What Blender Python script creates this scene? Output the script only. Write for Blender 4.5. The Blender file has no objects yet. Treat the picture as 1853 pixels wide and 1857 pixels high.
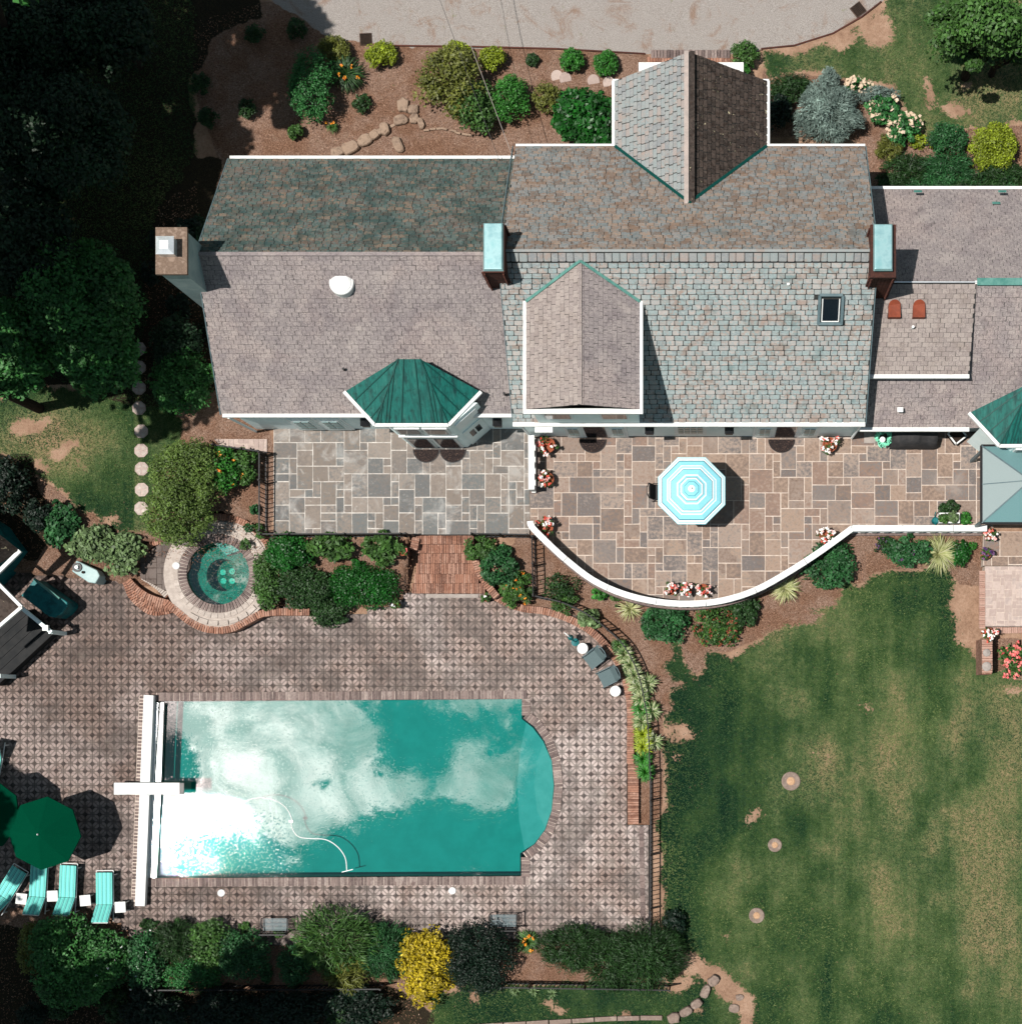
import bpy, math, random
import numpy as np
from mathutils import Vector, Matrix, Euler
R = math.radians
random.seed(7)
rng = np.random.default_rng(7)
sc = bpy.context.scene
COL = sc.collection
# ---------------------------------------------------------------- camera: a drone 53 m up, looking straight down
H, F, NX, NY = 53.0, 2650.0, 1280.0, 1290.0
cam = bpy.data.cameras.new('camera'); co = bpy.data.objects.new('camera', cam); COL.objects.link(co)
co.location = (0, 0, H); cam.sensor_fit = 'HORIZONTAL'; cam.sensor_width = 36.0
cam.lens = 36.0 * F / 1853.0; cam.shift_x = (926.5 - NX) / 1853.0; cam.shift_y = (NY - 928.5) / 1853.0
cam.clip_start = 1.0; cam.clip_end = 2000.0
sc.camera = co
# ---------------------------------------------------------------- sun
SUN = Vector((-0.344, -0.073, 0.936)).normalized()
sl = bpy.data.lights.new('sun', 'SUN'); so = bpy.data.objects.new('sun', sl); COL.objects.link(so)
sl.energy = 4.3; sl.angle = R(0.5); sl.color = (1.0, 0.955, 0.90)
so.rotation_euler = SUN.to_track_quat('Z', 'Y').to_euler(); so.location = (-20, -5, 40)
sc.view_settings.view_transform = 'Standard'; sc.view_settings.look = 'None'
sc.view_settings.exposure = 0.58; sc.view_settings.gamma = 1.0; sc.view_settings.use_curve_mapping = False
sc.cycles.max_bounces = 8; sc.cycles.transparent_max_bounces = 16
sc.cycles.diffuse_bounces = 3; sc.cycles.glossy_bounces = 3
sc.cycles.sample_clamp_indirect = 6.0

# ---------------------------------------------------------------- node helper
class NG:
    def __init__(s, nt): s.nt = nt; nt.nodes.clear()
    def n(s, t, ins=None, **kw):
        nd = s.nt.nodes.new(t)
        for k, v in kw.items(): setattr(nd, k, v)
        for k, v in (ins or {}).items():
            if isinstance(v, bpy.types.NodeSocket): s.nt.links.new(v, nd.inputs[k])
            else: nd.inputs[k].default_value = v
        return nd
    def m(s, op, a, b=None, c=None, clamp=False):
        ins = {0: a}
        if b is not None: ins[1] = b
        if c is not None: ins[2] = c
        return s.n('ShaderNodeMath', ins, operation=op, use_clamp=clamp).outputs[0]
    def mapr(s, v, a, b, c=0.0, d=1.0):
        return s.n('ShaderNodeMapRange', {0: v, 1: a, 2: b, 3: c, 4: d}, interpolation_type='SMOOTHSTEP').outputs[0]
    def noise(s, vec, scale, detail=5, rough=.6, dist=0.0):
        return s.n('ShaderNodeTexNoise', {'Vector': vec, 'Scale': scale, 'Detail': detail, 'Roughness': rough, 'Distortion': dist}).outputs['Fac']
    def ramp(s, fac, stops, interp='LINEAR'):
        nd = s.n('ShaderNodeValToRGB', {0: fac}); cr = nd.color_ramp; cr.interpolation = interp
        while len(cr.elements) > 1: cr.elements.remove(cr.elements[-1])
        cr.elements[0].position = stops[0][0]; cr.elements[0].color = (*stops[0][1][:3], 1)
        for p, c in stops[1:]:
            e = cr.elements.new(p); e.color = (*c[:3], 1)
        return nd.outputs[0]
    def mix(s, f, a, b, mode='MIX'):
        nd = s.n('ShaderNodeMix', data_type='RGBA', blend_type=mode)
        for k, v in ((0, f), (6, a), (7, b)):
            if isinstance(v, bpy.types.NodeSocket): s.nt.links.new(v, nd.inputs[k])
            else: nd.inputs[k].default_value = v if k == 0 else (*v[:3], 1)
        return nd.outputs[2]

def lin(v):
    v /= 255.0
    return v / 12.92 if v <= .04045 else ((v + .055) / 1.055) ** 2.4
def C(r, g, b, k=.65): return (lin(r) * k, lin(g) * k, lin(b) * k)

# ---------------------------------------------------------------- world: Nishita sky with broken cloud
wd = bpy.data.worlds.new('World'); sc.world = wd; wd.use_nodes = True
g = NG(wd.node_tree)
sky = g.n('ShaderNodeTexSky', sky_type='NISHITA', sun_disc=False, sun_elevation=math.asin(SUN.z),
          sun_rotation=math.atan2(SUN.x, SUN.y), altitude=50.0, air_density=1.0, dust_density=.2, ozone_density=1.0)
tc = g.n('ShaderNodeTexCoord').outputs['Generated']
sep = g.n('ShaderNodeSeparateXYZ', {0: tc})
zz = g.m('MAXIMUM', sep.outputs[2], .06)
u = g.m('DIVIDE', sep.outputs[0], zz); v = g.m('DIVIDE', sep.outputs[1], zz)
uv = g.n('ShaderNodeCombineXYZ', {0: u, 1: v, 2: 0.0}).outputs[0]
nz = g.noise(uv, 15.0, 12, .66, .5)
tot = g.m('ADD', g.m('MULTIPLY', g.m('SUBTRACT', nz, .5), 1.9), .46)
for bx, by, rx, ry, w in [(455, 1370, 150, 95, .42), (400, 1300, 110, 60, .3), (520, 1490, 110, 70, .34), (500, 1575, 55, 40, .3), (330, 1490, 55, 60, .5), (620, 1320, 150, 60, .26),
                          (740, 1440, 130, 30, .34), (875, 1440, 60, 40, .3), (930, 1380, 40, 60, .2), (400, 1560, 125, 46, -.7), (318, 1385, 32, 34, -.6),
                          (770, 1330, 70, 50, -.2), (790, 1520, 190, 60, -.34), (600, 1560, 50, 40, -.3), (585, 1425, 35, 14, -.2)]:
    cx, cy = (bx - NX) / F, (NY - by) / F
    a = g.m('POWER', g.m('ABSOLUTE', g.m('DIVIDE', g.m('SUBTRACT', u, cx), rx / F)), 2.0)
    b = g.m('POWER', g.m('ABSOLUTE', g.m('DIVIDE', g.m('SUBTRACT', v, cy), ry / F)), 2.0)
    tot = g.m('ADD', tot, g.m('MULTIPLY', g.m('POWER', 2.718, g.m('MULTIPLY', g.m('ADD', a, b), -1.0)), w))
dens = g.mapr(tot, .49, .66)
dot = g.n('ShaderNodeVectorMath', {0: tc, 1: tuple(SUN)}, operation='DOT_PRODUCT').outputs['Value']
ang = g.m('ARCCOSINE', g.m('MINIMUM', dot, .99999))
glow = g.m('POWER', 2.718, g.m('MULTIPLY', ang, -10.0))
sil = g.m('ADD', g.m('MULTIPLY', glow, 190.0), 14.0)
sil = g.m('MULTIPLY', sil, g.mapr(g.noise(uv, 22.0, 10, .65, .8), .38, .66, .45, 1.35))
ccol = g.n('ShaderNodeVectorMath', {0: (1.0, .88, .84), 3: sil}, operation='SCALE').outputs[0]
skyc = g.mix(1.0, sky.outputs[0], (.70, 1.06, .90), 'MULTIPLY')
colr = g.mix(g.m('MULTIPLY', dens, .9), skyc, ccol)
bg = g.n('ShaderNodeBackground', {0: colr, 1: .046})
g.nt.links.new(bg.outputs[0], g.n('ShaderNodeOutputWorld').inputs[0])
wd.cycles.sampling_method = 'MANUAL'; wd.cycles.sample_map_resolution = 1024

# ---------------------------------------------------------------- geometry helpers
def W(px, py, z=0.0):
    s = (H - z) / F
    return Vector(((px - NX) * s, (NY - py) * s, z))
def PM(z=0.0): return (H - z) / F          # metres per photo pixel at height z
def sm(a, b, x):
    t = np.clip((x - a) / (b - a), 0, 1); return t * t * (3 - 2 * t)
DZ = -0.9                                   # pool deck level
def gz(px, py): return float(-0.06 - 0.92 * sm(945, 1110, py))

ORG = {}
def put(o, label=None, cat=None, group=None, kind=None):
    if label: o['label'] = label
    if cat: o['category'] = cat
    if group: o['group'] = group
    if kind: o['kind'] = kind
    return o
def thing(name, label, cat, loc, group=None):
    o = bpy.data.objects.new(name, None); COL.objects.link(o); o.location = loc
    o.empty_display_size = .2
    ORG[o.name] = Vector(loc); return put(o, label, cat, group)

class MB:
    def __init__(s): s.v = []; s.f = []; s.mi = []
    def add(s, vs, fs, mi=0):
        k = len(s.v); s.v += [tuple(p) for p in vs]; s.f += [tuple(i + k for i in f) for f in fs]; s.mi += [mi] * len(fs); return s
    def box(s, c, size, rz=0.0, mi=0, rot=None):
        hx, hy, hz = size[0] / 2, size[1] / 2, size[2] / 2
        m = rot if rot else Matrix.Rotation(rz, 3, 'Z')
        c = Vector(c)
        vs = [c + m @ Vector((sx * hx, sy * hy, sz * hz)) for sz in (-1, 1) for sx, sy in ((-1, -1), (1, -1), (1, 1), (-1, 1))]
        return s.add(vs, [(3, 2, 1, 0), (4, 5, 6, 7), (0, 1, 5, 4), (1, 2, 6, 5), (2, 3, 7, 6), (3, 0, 4, 7)], mi)
    def bar(s, a, b, w, h, mi=0):
        a, b = Vector(a), Vector(b); d = b - a; L = d.length
        if L < 1e-6: return s
        x = d / L; up = Vector((0, 0, 1)) if abs(x.z) < .95 else Vector((1, 0, 0))
        y = up.cross(x).normalized(); z = x.cross(y)
        return s.box((a + b) / 2, (L, w, h), 0, mi, Matrix((x, y, z)).transposed())
    def prism(s, poly, z0, z1, mi=0, bottom=False):
        n = len(poly)
        ar = sum(poly[i][0] * poly[(i + 1) % n][1] - poly[(i + 1) % n][0] * poly[i][1] for i in range(n))
        if ar < 0: poly = poly[::-1]
        vs = [(p[0], p[1], z0) for p in poly] + [(p[0], p[1], z1) for p in poly]
        fs = [tuple(range(n, 2 * n))] + [(i, (i + 1) % n, n + (i + 1) % n, n + i) for i in range(n)]
        if bottom: fs.append(tuple(range(n - 1, -1, -1)))
        return s.add(vs, fs, mi)
    def cyl(s, a, b, r0, r1=None, n=12, mi=0, cap=True):
        r1 = r0 if r1 is None else r1
        a, b = Vector(a), Vector(b); x = (b - a).normalized(); up = Vector((0, 0, 1)) if abs(x.z) < .9 else Vector((1, 0, 0))
        y = up.cross(x).normalized(); z = x.cross(y)
        vs = []
        for c, r in ((a, r0), (b, r1)):
            vs += [c + (y * math.cos(t) + z * math.sin(t)) * r for t in [2 * math.pi * i / n for i in range(n)]]
        fs = [(i, (i + 1) % n, n + (i + 1) % n, n + i) for i in range(n)]
        if cap: fs += [tuple(range(n - 1, -1, -1)), tuple(range(n, 2 * n))]
        return s.add(vs, fs, mi)
    def tube(s, pts, r, n=8, mi=0):
        pts = [Vector(p) for p in pts]; vs = []; fs = []
        for i, p in enumerate(pts):
            d = (pts[min(i + 1, len(pts) - 1)] - pts[max(i - 1, 0)]).normalized()
            up = Vector((0, 0, 1)) if abs(d.z) < .95 else Vector((1, 0, 0))
            y = up.cross(d).normalized(); z = d.cross(y)
            vs += [p + (y * math.cos(2 * math.pi * k / n) + z * math.sin(2 * math.pi * k / n)) * r for k in range(n)]
        for i in range(len(pts) - 1):
            fs += [(i * n + k, i * n + (k + 1) % n, (i + 1) * n + (k + 1) % n, (i + 1) * n + k) for k in range(n)]
        fs += [tuple(range(n - 1, -1, -1)), tuple(range((len(pts) - 1) * n, len(pts) * n))]
        return s.add(vs, fs, mi)
    def strip(s, pts, w, z0, z1, mi=0):
        pts = [Vector((p[0], p[1])) for p in pts]; n = len(pts); L_, R_ = [], []
        for i, p in enumerate(pts):
            d0 = (p - pts[i - 1]).normalized() if i else (pts[1] - p).normalized(); d1 = (pts[i + 1] - p).normalized() if i < n - 1 else d0
            t = (d0 + d1).normalized(); nn = Vector((-t.y, t.x)); k = w / 2 / max(.4, nn.dot(Vector((-d0.y, d0.x)))); L_.append(p + nn * k); R_.append(p - nn * k)
        vs = [(p.x, p.y, z) for z in (z0, z1) for q in (L_, R_) for p in q]; fs = []
        for i in range(n - 1):
            a, b, c, d = i, n + i, 2 * n + i, 3 * n + i
            fs += [(c, d, d + 1, c + 1), (a, c, c + 1, a + 1), (b, b + 1, d + 1, d), (a, a + 1, b + 1, b)]
        fs += [(0, n, 3 * n, 2 * n), (n - 1, 3 * n - 1, 4 * n - 1, 2 * n - 1)]
        return s.add(vs, fs, mi)
    def ring(s, c, r0, r1, z0, z1, n=48, mi=0, a0=0.0, a1=2 * math.pi):
        full = abs(a1 - a0 - 2 * math.pi) < 1e-6; m = n if full else n + 1; vs = []
        for r, z in ((r0, z0), (r1, z0), (r1, z1), (r0, z1)):
            vs += [(c[0] + r * math.cos(a0 + (a1 - a0) * i / n), c[1] + r * math.sin(a0 + (a1 - a0) * i / n), z) for i in range(m)]
        fs = []
        for i in range(n):
            j = (i + 1) % m
            for q in range(4):
                p = (q + 1) % 4; fs.append((q * m + i, q * m + j, p * m + j, p * m + i))
        if not full: fs += [(0, 3 * m, 2 * m, m), (n, m + n, 2 * m + n, 3 * m + n)]
        return s.add(vs, fs, mi)
    def lathe(s, c, prof, n=20, mi=0):
        c = Vector(c); vs = []; fs = []
        for r, z in prof: vs += [c + Vector((r * math.cos(2 * math.pi * k / n), r * math.sin(2 * math.pi * k / n), z)) for k in range(n)]
        for i in range(len(prof) - 1): fs += [(i * n + k, i * n + (k + 1) % n, (i + 1) * n + (k + 1) % n, (i + 1) * n + k) for k in range(n)]
        fs.append(tuple(range((len(prof) - 1) * n, len(prof) * n)))
        return s.add(vs, fs, mi)
    def mesh(s, name, mats, org=(0, 0, 0), smooth=False):
        me = bpy.data.meshes.new(name); o = Vector(org)
        me.from_pydata([(p[0] - o[0], p[1] - o[1], p[2] - o[2]) for p in s.v], [], s.f)
        for m in (mats if isinstance(mats, (list, tuple)) else [mats]): me.materials.append(m)
        if any(s.mi): me.polygons.foreach_set('material_index', s.mi)
        if smooth: me.polygons.foreach_set('use_smooth', [True] * len(s.f))
        me.update(); return me
    def build(s, name, mats, parent=None, loc=None, smooth=False, bevel=0):
        org = ORG[parent.name] if parent else Vector(loc if loc is not None else (0, 0, 0))
        return link(name, s.mesh(name, mats, org, smooth), parent, org, bevel)
def link(name, me, parent=None, org=Vector((0, 0, 0)), bevel=0):
    o = bpy.data.objects.new(name, me); COL.objects.link(o)
    if parent: o.parent = parent
    else: o.location = org
    ORG[o.name] = Vector(org)
    if bevel:
        b = o.modifiers.new('bevel', 'BEVEL'); b.width = bevel; b.segments = 2; b.limit_method = 'ANGLE'
    return o
def npmesh(name, V, Fc, mats, attrs=None, mi=None):
    """V (n,3), Fc (m,k) equal-sided faces"""
    me = bpy.data.meshes.new(name); V = np.asarray(V, dtype=np.float32); Fc = np.asarray(Fc, dtype=np.int32)
    k = Fc.shape[1]
    me.vertices.add(len(V)); me.vertices.foreach_set('co', V.ravel())
    me.loops.add(Fc.size); me.loops.foreach_set('vertex_index', Fc.ravel())
    me.polygons.add(len(Fc)); me.polygons.foreach_set('loop_start', np.arange(0, Fc.size, k, dtype=np.int32))
    me.polygons.foreach_set('loop_total', np.full(len(Fc), k, dtype=np.int32))
    for m in (mats if isinstance(mats, (list, tuple)) else [mats]): me.materials.append(m)
    if mi is not None: me.polygons.foreach_set('material_index', np.asarray(mi, dtype=np.int32))
    for nm, a in (attrs or {}).items():
        at = me.attributes.new(nm, 'FLOAT', 'POINT'); at.data.foreach_set('value', np.asarray(a, dtype=np.float32))
    me.update(calc_edges=True); return me
def field(name, mb, Ms, mats, parent, loc=None):
    """many copies of a template joined in one mesh (kind stuff)"""
    org = ORG[parent.name] if parent else Vector(loc or (0, 0, 0))
    big = MB(); tv = [Vector(p) for p in mb.v]
    for M_ in Ms: big.add([M_ @ p for p in tv], mb.f); big.mi[-len(mb.f):] = mb.mi
    o = link(name, big.mesh(name, mats, org), parent, org)
    o['kind'] = 'stuff'; return o
def pieces(name, tmpl, Ms, mats, parent, limit=300, rest=None):
    """tmpl: list of MB templates; the first `limit` placements are objects sharing mesh data, the rest one stuff part"""
    if not isinstance(tmpl, list): tmpl = [tmpl]
    mes = [t.mesh(name, mats) for t in tmpl]; org = ORG[parent.name]; T = Matrix.Translation(-org)
    for i, M_ in enumerate(Ms[:limit]):
        o = bpy.data.objects.new(name, mes[i % len(mes)]); COL.objects.link(o); o.parent = parent; o.matrix_local = T @ M_
    if len(Ms) > limit: field(rest or name + '_field', tmpl[0], Ms[limit:], mats, parent)

# ---------------------------------------------------------------- materials
def mat(name, cols, scale=6.0, rough=.8, bump=0.0, bscale=40.0, isl=0.0, stain=None, metal=0.0, spec=.2, stretch=(1, 1, 1), det=6, lo=.3, hi=.7, attr=None, trans=0.0, obj=False, rz=0.0, grad=None, veil=None):
    m = bpy.data.materials.new(name); m.use_nodes = True; g = NG(m.node_tree)
    geo = g.n('ShaderNodeNewGeometry'); pos = geo.outputs['Position']
    if obj: pos = g.n('ShaderNodeTexCoord').outputs['Object']
    vec = g.n('ShaderNodeMapping', {0: pos, 3: stretch, 2: (0, 0, rz)}).outputs[0]
    if attr:
        f = g.n('ShaderNodeAttribute', attribute_name=attr).outputs['Fac']
        f = g.m('ADD', g.m('MULTIPLY', f, .8), g.m('MULTIPLY', g.noise(pos, 2.2, 2), .25))
    else:
        f = g.mapr(g.noise(vec, scale, det, .65), lo, hi)
    if isl:
        oi = g.n('ShaderNodeObjectInfo').outputs['Random']
        r_ = g.m('FRACT', g.m('ADD', geo.outputs['Random Per Island'], oi))
        r_ = g.m('FRACT', g.m('ADD', r_, g.m('MULTIPLY', g.noise(pos, .55, 3), .35)))
        f = g.m('ADD', g.m('MULTIPLY', f, 1 - isl), g.m('MULTIPLY', r_, isl))
    n = len(cols)
    c = g.ramp(f, [(i / max(n - 1, 1), cols[i]) for i in range(n)]) if n > 1 else None
    if c is None:
        c = g.mix(f, tuple(x * .88 for x in cols[0]), tuple(min(1, x * 1.08) for x in cols[0]))
    for st in (stain or []):
        s_, a_, b_, colr_ = st
        c = g.mix(g.mapr(g.noise(pos, s_, 6, .6, .4), a_, b_), c, colr_, 'MULTIPLY')
    for (s_, a_, b_, col_, amt_, st_) in (veil or []):
        vv = g.n('ShaderNodeMapping', {0: pos, 3: st_}).outputs[0]
        c = g.mix(g.m('MULTIPLY', g.mapr(g.noise(vv, s_, 8, .65, .6), a_, b_), amt_), c, col_)
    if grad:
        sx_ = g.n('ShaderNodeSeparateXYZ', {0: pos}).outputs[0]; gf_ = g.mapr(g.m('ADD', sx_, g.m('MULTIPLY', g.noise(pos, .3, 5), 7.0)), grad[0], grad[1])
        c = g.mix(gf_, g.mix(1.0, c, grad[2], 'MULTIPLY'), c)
    ins = {'Base Color': c, 'Roughness': rough, 'Metallic': metal, 'Specular IOR Level': spec}
    if bump:
        ins['Normal'] = g.n('ShaderNodeBump', {'Height': g.noise(vec, bscale, 5, .7), 'Strength': bump, 'Distance': .02}).outputs[0]
    p = g.n('ShaderNodeBsdfPrincipled', ins); out = p.outputs[0]
    if trans:
        t = g.n('ShaderNodeBsdfTranslucent', {0: c})
        out = g.n('ShaderNodeMixShader', {0: trans, 1: out, 2: t.outputs[0]}).outputs[0]
    g.nt.links.new(out, g.n('ShaderNodeOutputMaterial').inputs[0]); return m
MT = {}
def defm(k, *a, **kw): MT[k] = mat(k, *a, **kw)
WHT = (.80, .80, .78)
defm('white_paint', [(.58, .59, .575), (.66, .665, .65)], 3, .5, .1, 60, stain=[(2.5, .52, .7, (.88, .87, .84)), (14, .55, .7, (.9, .9, .88))])
defm('wall_paint', [(.70, .82, .81), (.78, .88, .87)], 2, .6, .15, 30)
defm('door_paint', [(.66, .76, .75), (.74, .82, .80)], 3, .5)
defm('trim', [(.72, .76, .75), (.80, .83, .82)], 4, .5)
defm('dark_glass', [(.004, .006, .008)], 3, .08, spec=.6)
defm('underlay', [(.018, .02, .02), (.035, .035, .033)], 5, .95)
SL = [C(q[0], q[1], q[2], .92) for q in ((76, 90, 94), (142, 154, 153), (128, 142, 142), (156, 148, 144), (136, 146, 146), (164, 154, 148), (140, 152, 152), (126, 139, 139), (150, 136, 128), (150, 158, 156), (120, 132, 134), (160, 158, 155))]
defm('slate', SL, 9, .75, .5, 60, isl=.8, stain=[(3.5, .5, .75, (.86, .86, .86))], veil=[(1.4, .52, .64, C(150, 122, 106, .70), .6, (1, 2, 2)), (1.1, .56, .68, C(92, 118, 118, .66), .5, (1, 1.5, 1.5)), (.8, .56, .68, C(168, 166, 162, .8), .45, (1, 1, 1)), (6, .62, .70, C(90, 78, 70, .6), .6, (1, 1, 1))])
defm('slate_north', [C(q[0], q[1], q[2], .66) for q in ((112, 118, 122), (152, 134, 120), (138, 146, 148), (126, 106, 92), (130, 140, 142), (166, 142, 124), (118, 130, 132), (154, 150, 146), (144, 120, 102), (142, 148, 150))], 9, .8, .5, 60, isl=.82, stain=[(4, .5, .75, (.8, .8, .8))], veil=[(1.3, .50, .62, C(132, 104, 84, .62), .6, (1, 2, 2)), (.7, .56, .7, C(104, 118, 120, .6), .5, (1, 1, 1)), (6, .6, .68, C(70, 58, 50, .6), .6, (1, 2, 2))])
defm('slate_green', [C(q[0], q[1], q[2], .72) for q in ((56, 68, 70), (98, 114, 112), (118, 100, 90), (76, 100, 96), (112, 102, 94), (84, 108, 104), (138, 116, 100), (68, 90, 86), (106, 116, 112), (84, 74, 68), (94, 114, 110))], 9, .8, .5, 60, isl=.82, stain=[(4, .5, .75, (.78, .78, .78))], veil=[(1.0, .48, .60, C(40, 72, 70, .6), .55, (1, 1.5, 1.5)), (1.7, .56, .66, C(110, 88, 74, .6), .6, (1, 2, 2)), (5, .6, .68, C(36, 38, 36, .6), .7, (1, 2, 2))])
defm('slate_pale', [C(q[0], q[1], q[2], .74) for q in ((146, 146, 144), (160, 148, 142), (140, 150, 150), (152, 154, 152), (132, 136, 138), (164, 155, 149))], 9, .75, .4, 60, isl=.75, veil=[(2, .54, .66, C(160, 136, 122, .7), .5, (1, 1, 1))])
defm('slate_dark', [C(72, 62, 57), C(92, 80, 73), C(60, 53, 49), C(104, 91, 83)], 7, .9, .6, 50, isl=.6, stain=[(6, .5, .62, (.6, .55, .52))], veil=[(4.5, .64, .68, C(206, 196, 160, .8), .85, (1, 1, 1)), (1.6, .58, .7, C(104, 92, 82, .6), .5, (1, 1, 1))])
GS = [C(q[0], q[1], q[2], .84) for q in ((124, 115, 115), (152, 143, 141), (138, 129, 128), (168, 158, 154), (120, 112, 113), (158, 147, 142))]
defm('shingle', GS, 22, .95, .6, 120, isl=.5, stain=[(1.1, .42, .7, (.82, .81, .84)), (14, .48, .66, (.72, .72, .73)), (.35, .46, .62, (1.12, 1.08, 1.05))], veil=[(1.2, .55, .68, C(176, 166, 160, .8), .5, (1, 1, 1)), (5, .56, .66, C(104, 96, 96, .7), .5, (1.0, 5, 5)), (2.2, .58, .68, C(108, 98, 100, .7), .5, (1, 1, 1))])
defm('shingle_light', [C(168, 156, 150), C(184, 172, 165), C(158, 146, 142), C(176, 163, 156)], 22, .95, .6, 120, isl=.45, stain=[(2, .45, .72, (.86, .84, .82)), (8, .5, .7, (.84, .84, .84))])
defm('ridge_stone', [C(196, 180, 171), C(174, 162, 155)], 5, .9, .3, 40)
defm('copper', [C(8, 84, 78, .55), C(18, 116, 106, .55), C(10, 66, 64, .55)], 1.3, .6, .1, 40, spec=.2, stretch=(3, .6, 1), stain=[(5, .5, .7, (.5, .6, .6))], veil=[(2.5, .52, .66, C(60, 140, 128, .5), .5, (3, .5, 1)), (3, .6, .7, C(60, 56, 50, .5), .5, (3, .5, 1))])
defm('copper_seam', [C(6, 74, 68)], 3, .5)
defm('verdigris', [C(70, 130, 120), C(110, 160, 150)], 4, .7)
defm('teal_metal', [C(150, 205, 208), C(178, 220, 222), C(140, 190, 196)], 1.6, .32, .05, 5, metal=.35, spec=.6)
defm('bright_metal', [(.80, .83, .84)], 3, .25, metal=.6, spec=.6)
defm('chimney_cap', [C(150, 128, 112), C(124, 104, 90), C(168, 146, 130)], 6, .95, .6, 40)
defm('stucco', [C(190, 206, 204), C(160, 180, 180)], 2, .9, .3, 40)
defm('brick', [C(156, 110, 92), C(182, 134, 112), C(130, 94, 80), C(196, 154, 134), C(168, 120, 100)], 14, .9, .5, 60, isl=.75, stain=[(1.3, .5, .68, (.72, .64, .60))])
defm('brick_pink', [C(180, 142, 126), C(198, 162, 146), C(166, 124, 108)], 14, .9, .4, 60, isl=.7)
defm('brick_dark', [C(78, 48, 40), C(98, 60, 50), C(60, 40, 36)], 10, .9, .5, 50, isl=.7)
defm('coping', [C(124, 106, 101), C(150, 132, 126), C(106, 92, 89), C(138, 122, 117), C(182, 166, 158)], 14, .85, .4, 60, isl=.8, stain=[(2, .5, .7, (.8, .78, .78))])
defm('mortar', [C(222, 206, 192, .75), C(190, 174, 162, .75)], 8, .95, .3, 60)
defm('mortar_white', [C(226, 220, 212, .7), C(186, 178, 170)], 5, .95, .3, 60)
defm('mortar_dark', [C(84, 68, 60), C(110, 90, 78)], 8, .95)
defm('flag_grey', [C(q[0], q[1], q[2], .70) for q in ((118, 116, 114), (136, 124, 114), (112, 116, 116), (146, 134, 124), (126, 118, 112), (108, 110, 110), (152, 140, 130), (130, 128, 124))], 9, .85, .35, 26, isl=.86, stain=[(5, .5, .75, (.84, .83, .82))], veil=[(.9, .52, .66, C(184, 182, 178, .8), .42, (1, 1, 1)), (4, .58, .7, C(196, 192, 186, .8), .4, (1, 1, 1))])
defm('flag_brown', [C(q[0], q[1], q[2], .76) for q in ((116, 98, 89), (146, 128, 116), (120, 114, 111), (138, 114, 101), (158, 141, 129), (108, 103, 102), (128, 110, 99), (160, 138, 122), (132, 122, 114))], 9, .85, .35, 26, isl=.84, stain=[(6, .5, .75, (.86, .85, .84))], veil=[(.8, .54, .68, C(166, 152, 142, .76), .45, (1, 1, 1)), (2.6, .56, .7, C(108, 94, 86, .7), .4, (1, 1, 1))])
DS = [(.20, .44, .58, (.68, .63, .60)), (1.6, .48, .70, (.78, .74, .72)), (7, .5, .75, (.84, .82, .8))]
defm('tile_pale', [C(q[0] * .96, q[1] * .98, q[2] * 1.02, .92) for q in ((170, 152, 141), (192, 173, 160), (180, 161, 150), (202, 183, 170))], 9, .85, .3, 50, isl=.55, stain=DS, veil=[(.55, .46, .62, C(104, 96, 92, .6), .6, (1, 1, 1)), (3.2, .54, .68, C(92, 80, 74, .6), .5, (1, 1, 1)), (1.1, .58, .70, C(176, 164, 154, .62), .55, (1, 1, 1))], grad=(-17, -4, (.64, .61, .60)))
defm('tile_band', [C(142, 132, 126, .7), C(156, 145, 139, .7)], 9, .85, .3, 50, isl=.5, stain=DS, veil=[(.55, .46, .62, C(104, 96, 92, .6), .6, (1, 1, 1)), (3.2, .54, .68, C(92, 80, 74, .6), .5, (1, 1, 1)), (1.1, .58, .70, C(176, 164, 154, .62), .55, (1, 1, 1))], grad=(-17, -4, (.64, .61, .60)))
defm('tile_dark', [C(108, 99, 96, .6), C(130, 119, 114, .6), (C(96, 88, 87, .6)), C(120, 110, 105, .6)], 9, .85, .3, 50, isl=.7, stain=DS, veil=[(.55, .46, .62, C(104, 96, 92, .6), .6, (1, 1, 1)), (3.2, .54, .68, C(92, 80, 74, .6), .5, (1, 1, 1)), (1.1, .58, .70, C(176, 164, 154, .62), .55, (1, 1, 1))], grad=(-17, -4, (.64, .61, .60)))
defm('tile_joint', [C(80, 68, 62, .5), C(102, 88, 80, .5)], 4, .95, .3, 40, stain=DS[:1])
defm('paver_pink', [C(196, 176, 166), C(184, 164, 156), C(208, 188, 178), C(176, 160, 154)], 6, .85, .3, 50, isl=.7)
defm('concrete', [C(186, 176, 168), C(160, 150, 144)], 5, .9, .4, 40)
defm('pane_pale', [C(96, 140, 142), C(120, 164, 164)], 4, .3, spec=.5)
defm('spa_stone', [C(196, 184, 174, .78), C(172, 160, 151, .78), C(214, 202, 192, .78)], 5, .9, .4, 30, isl=.5)
defm('stone', [C(150, 126, 108), C(172, 148, 128), C(128, 108, 94)], 5, .95, .7, 18, isl=.5)
defm('boulder', [C(166, 146, 132), C(140, 122, 112), C(182, 164, 150)], 5, .95, .7, 14, isl=.4)
defm('sand', [C(214, 176, 140), C(190, 150, 118)], 12, .95, .5, 40)

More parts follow.
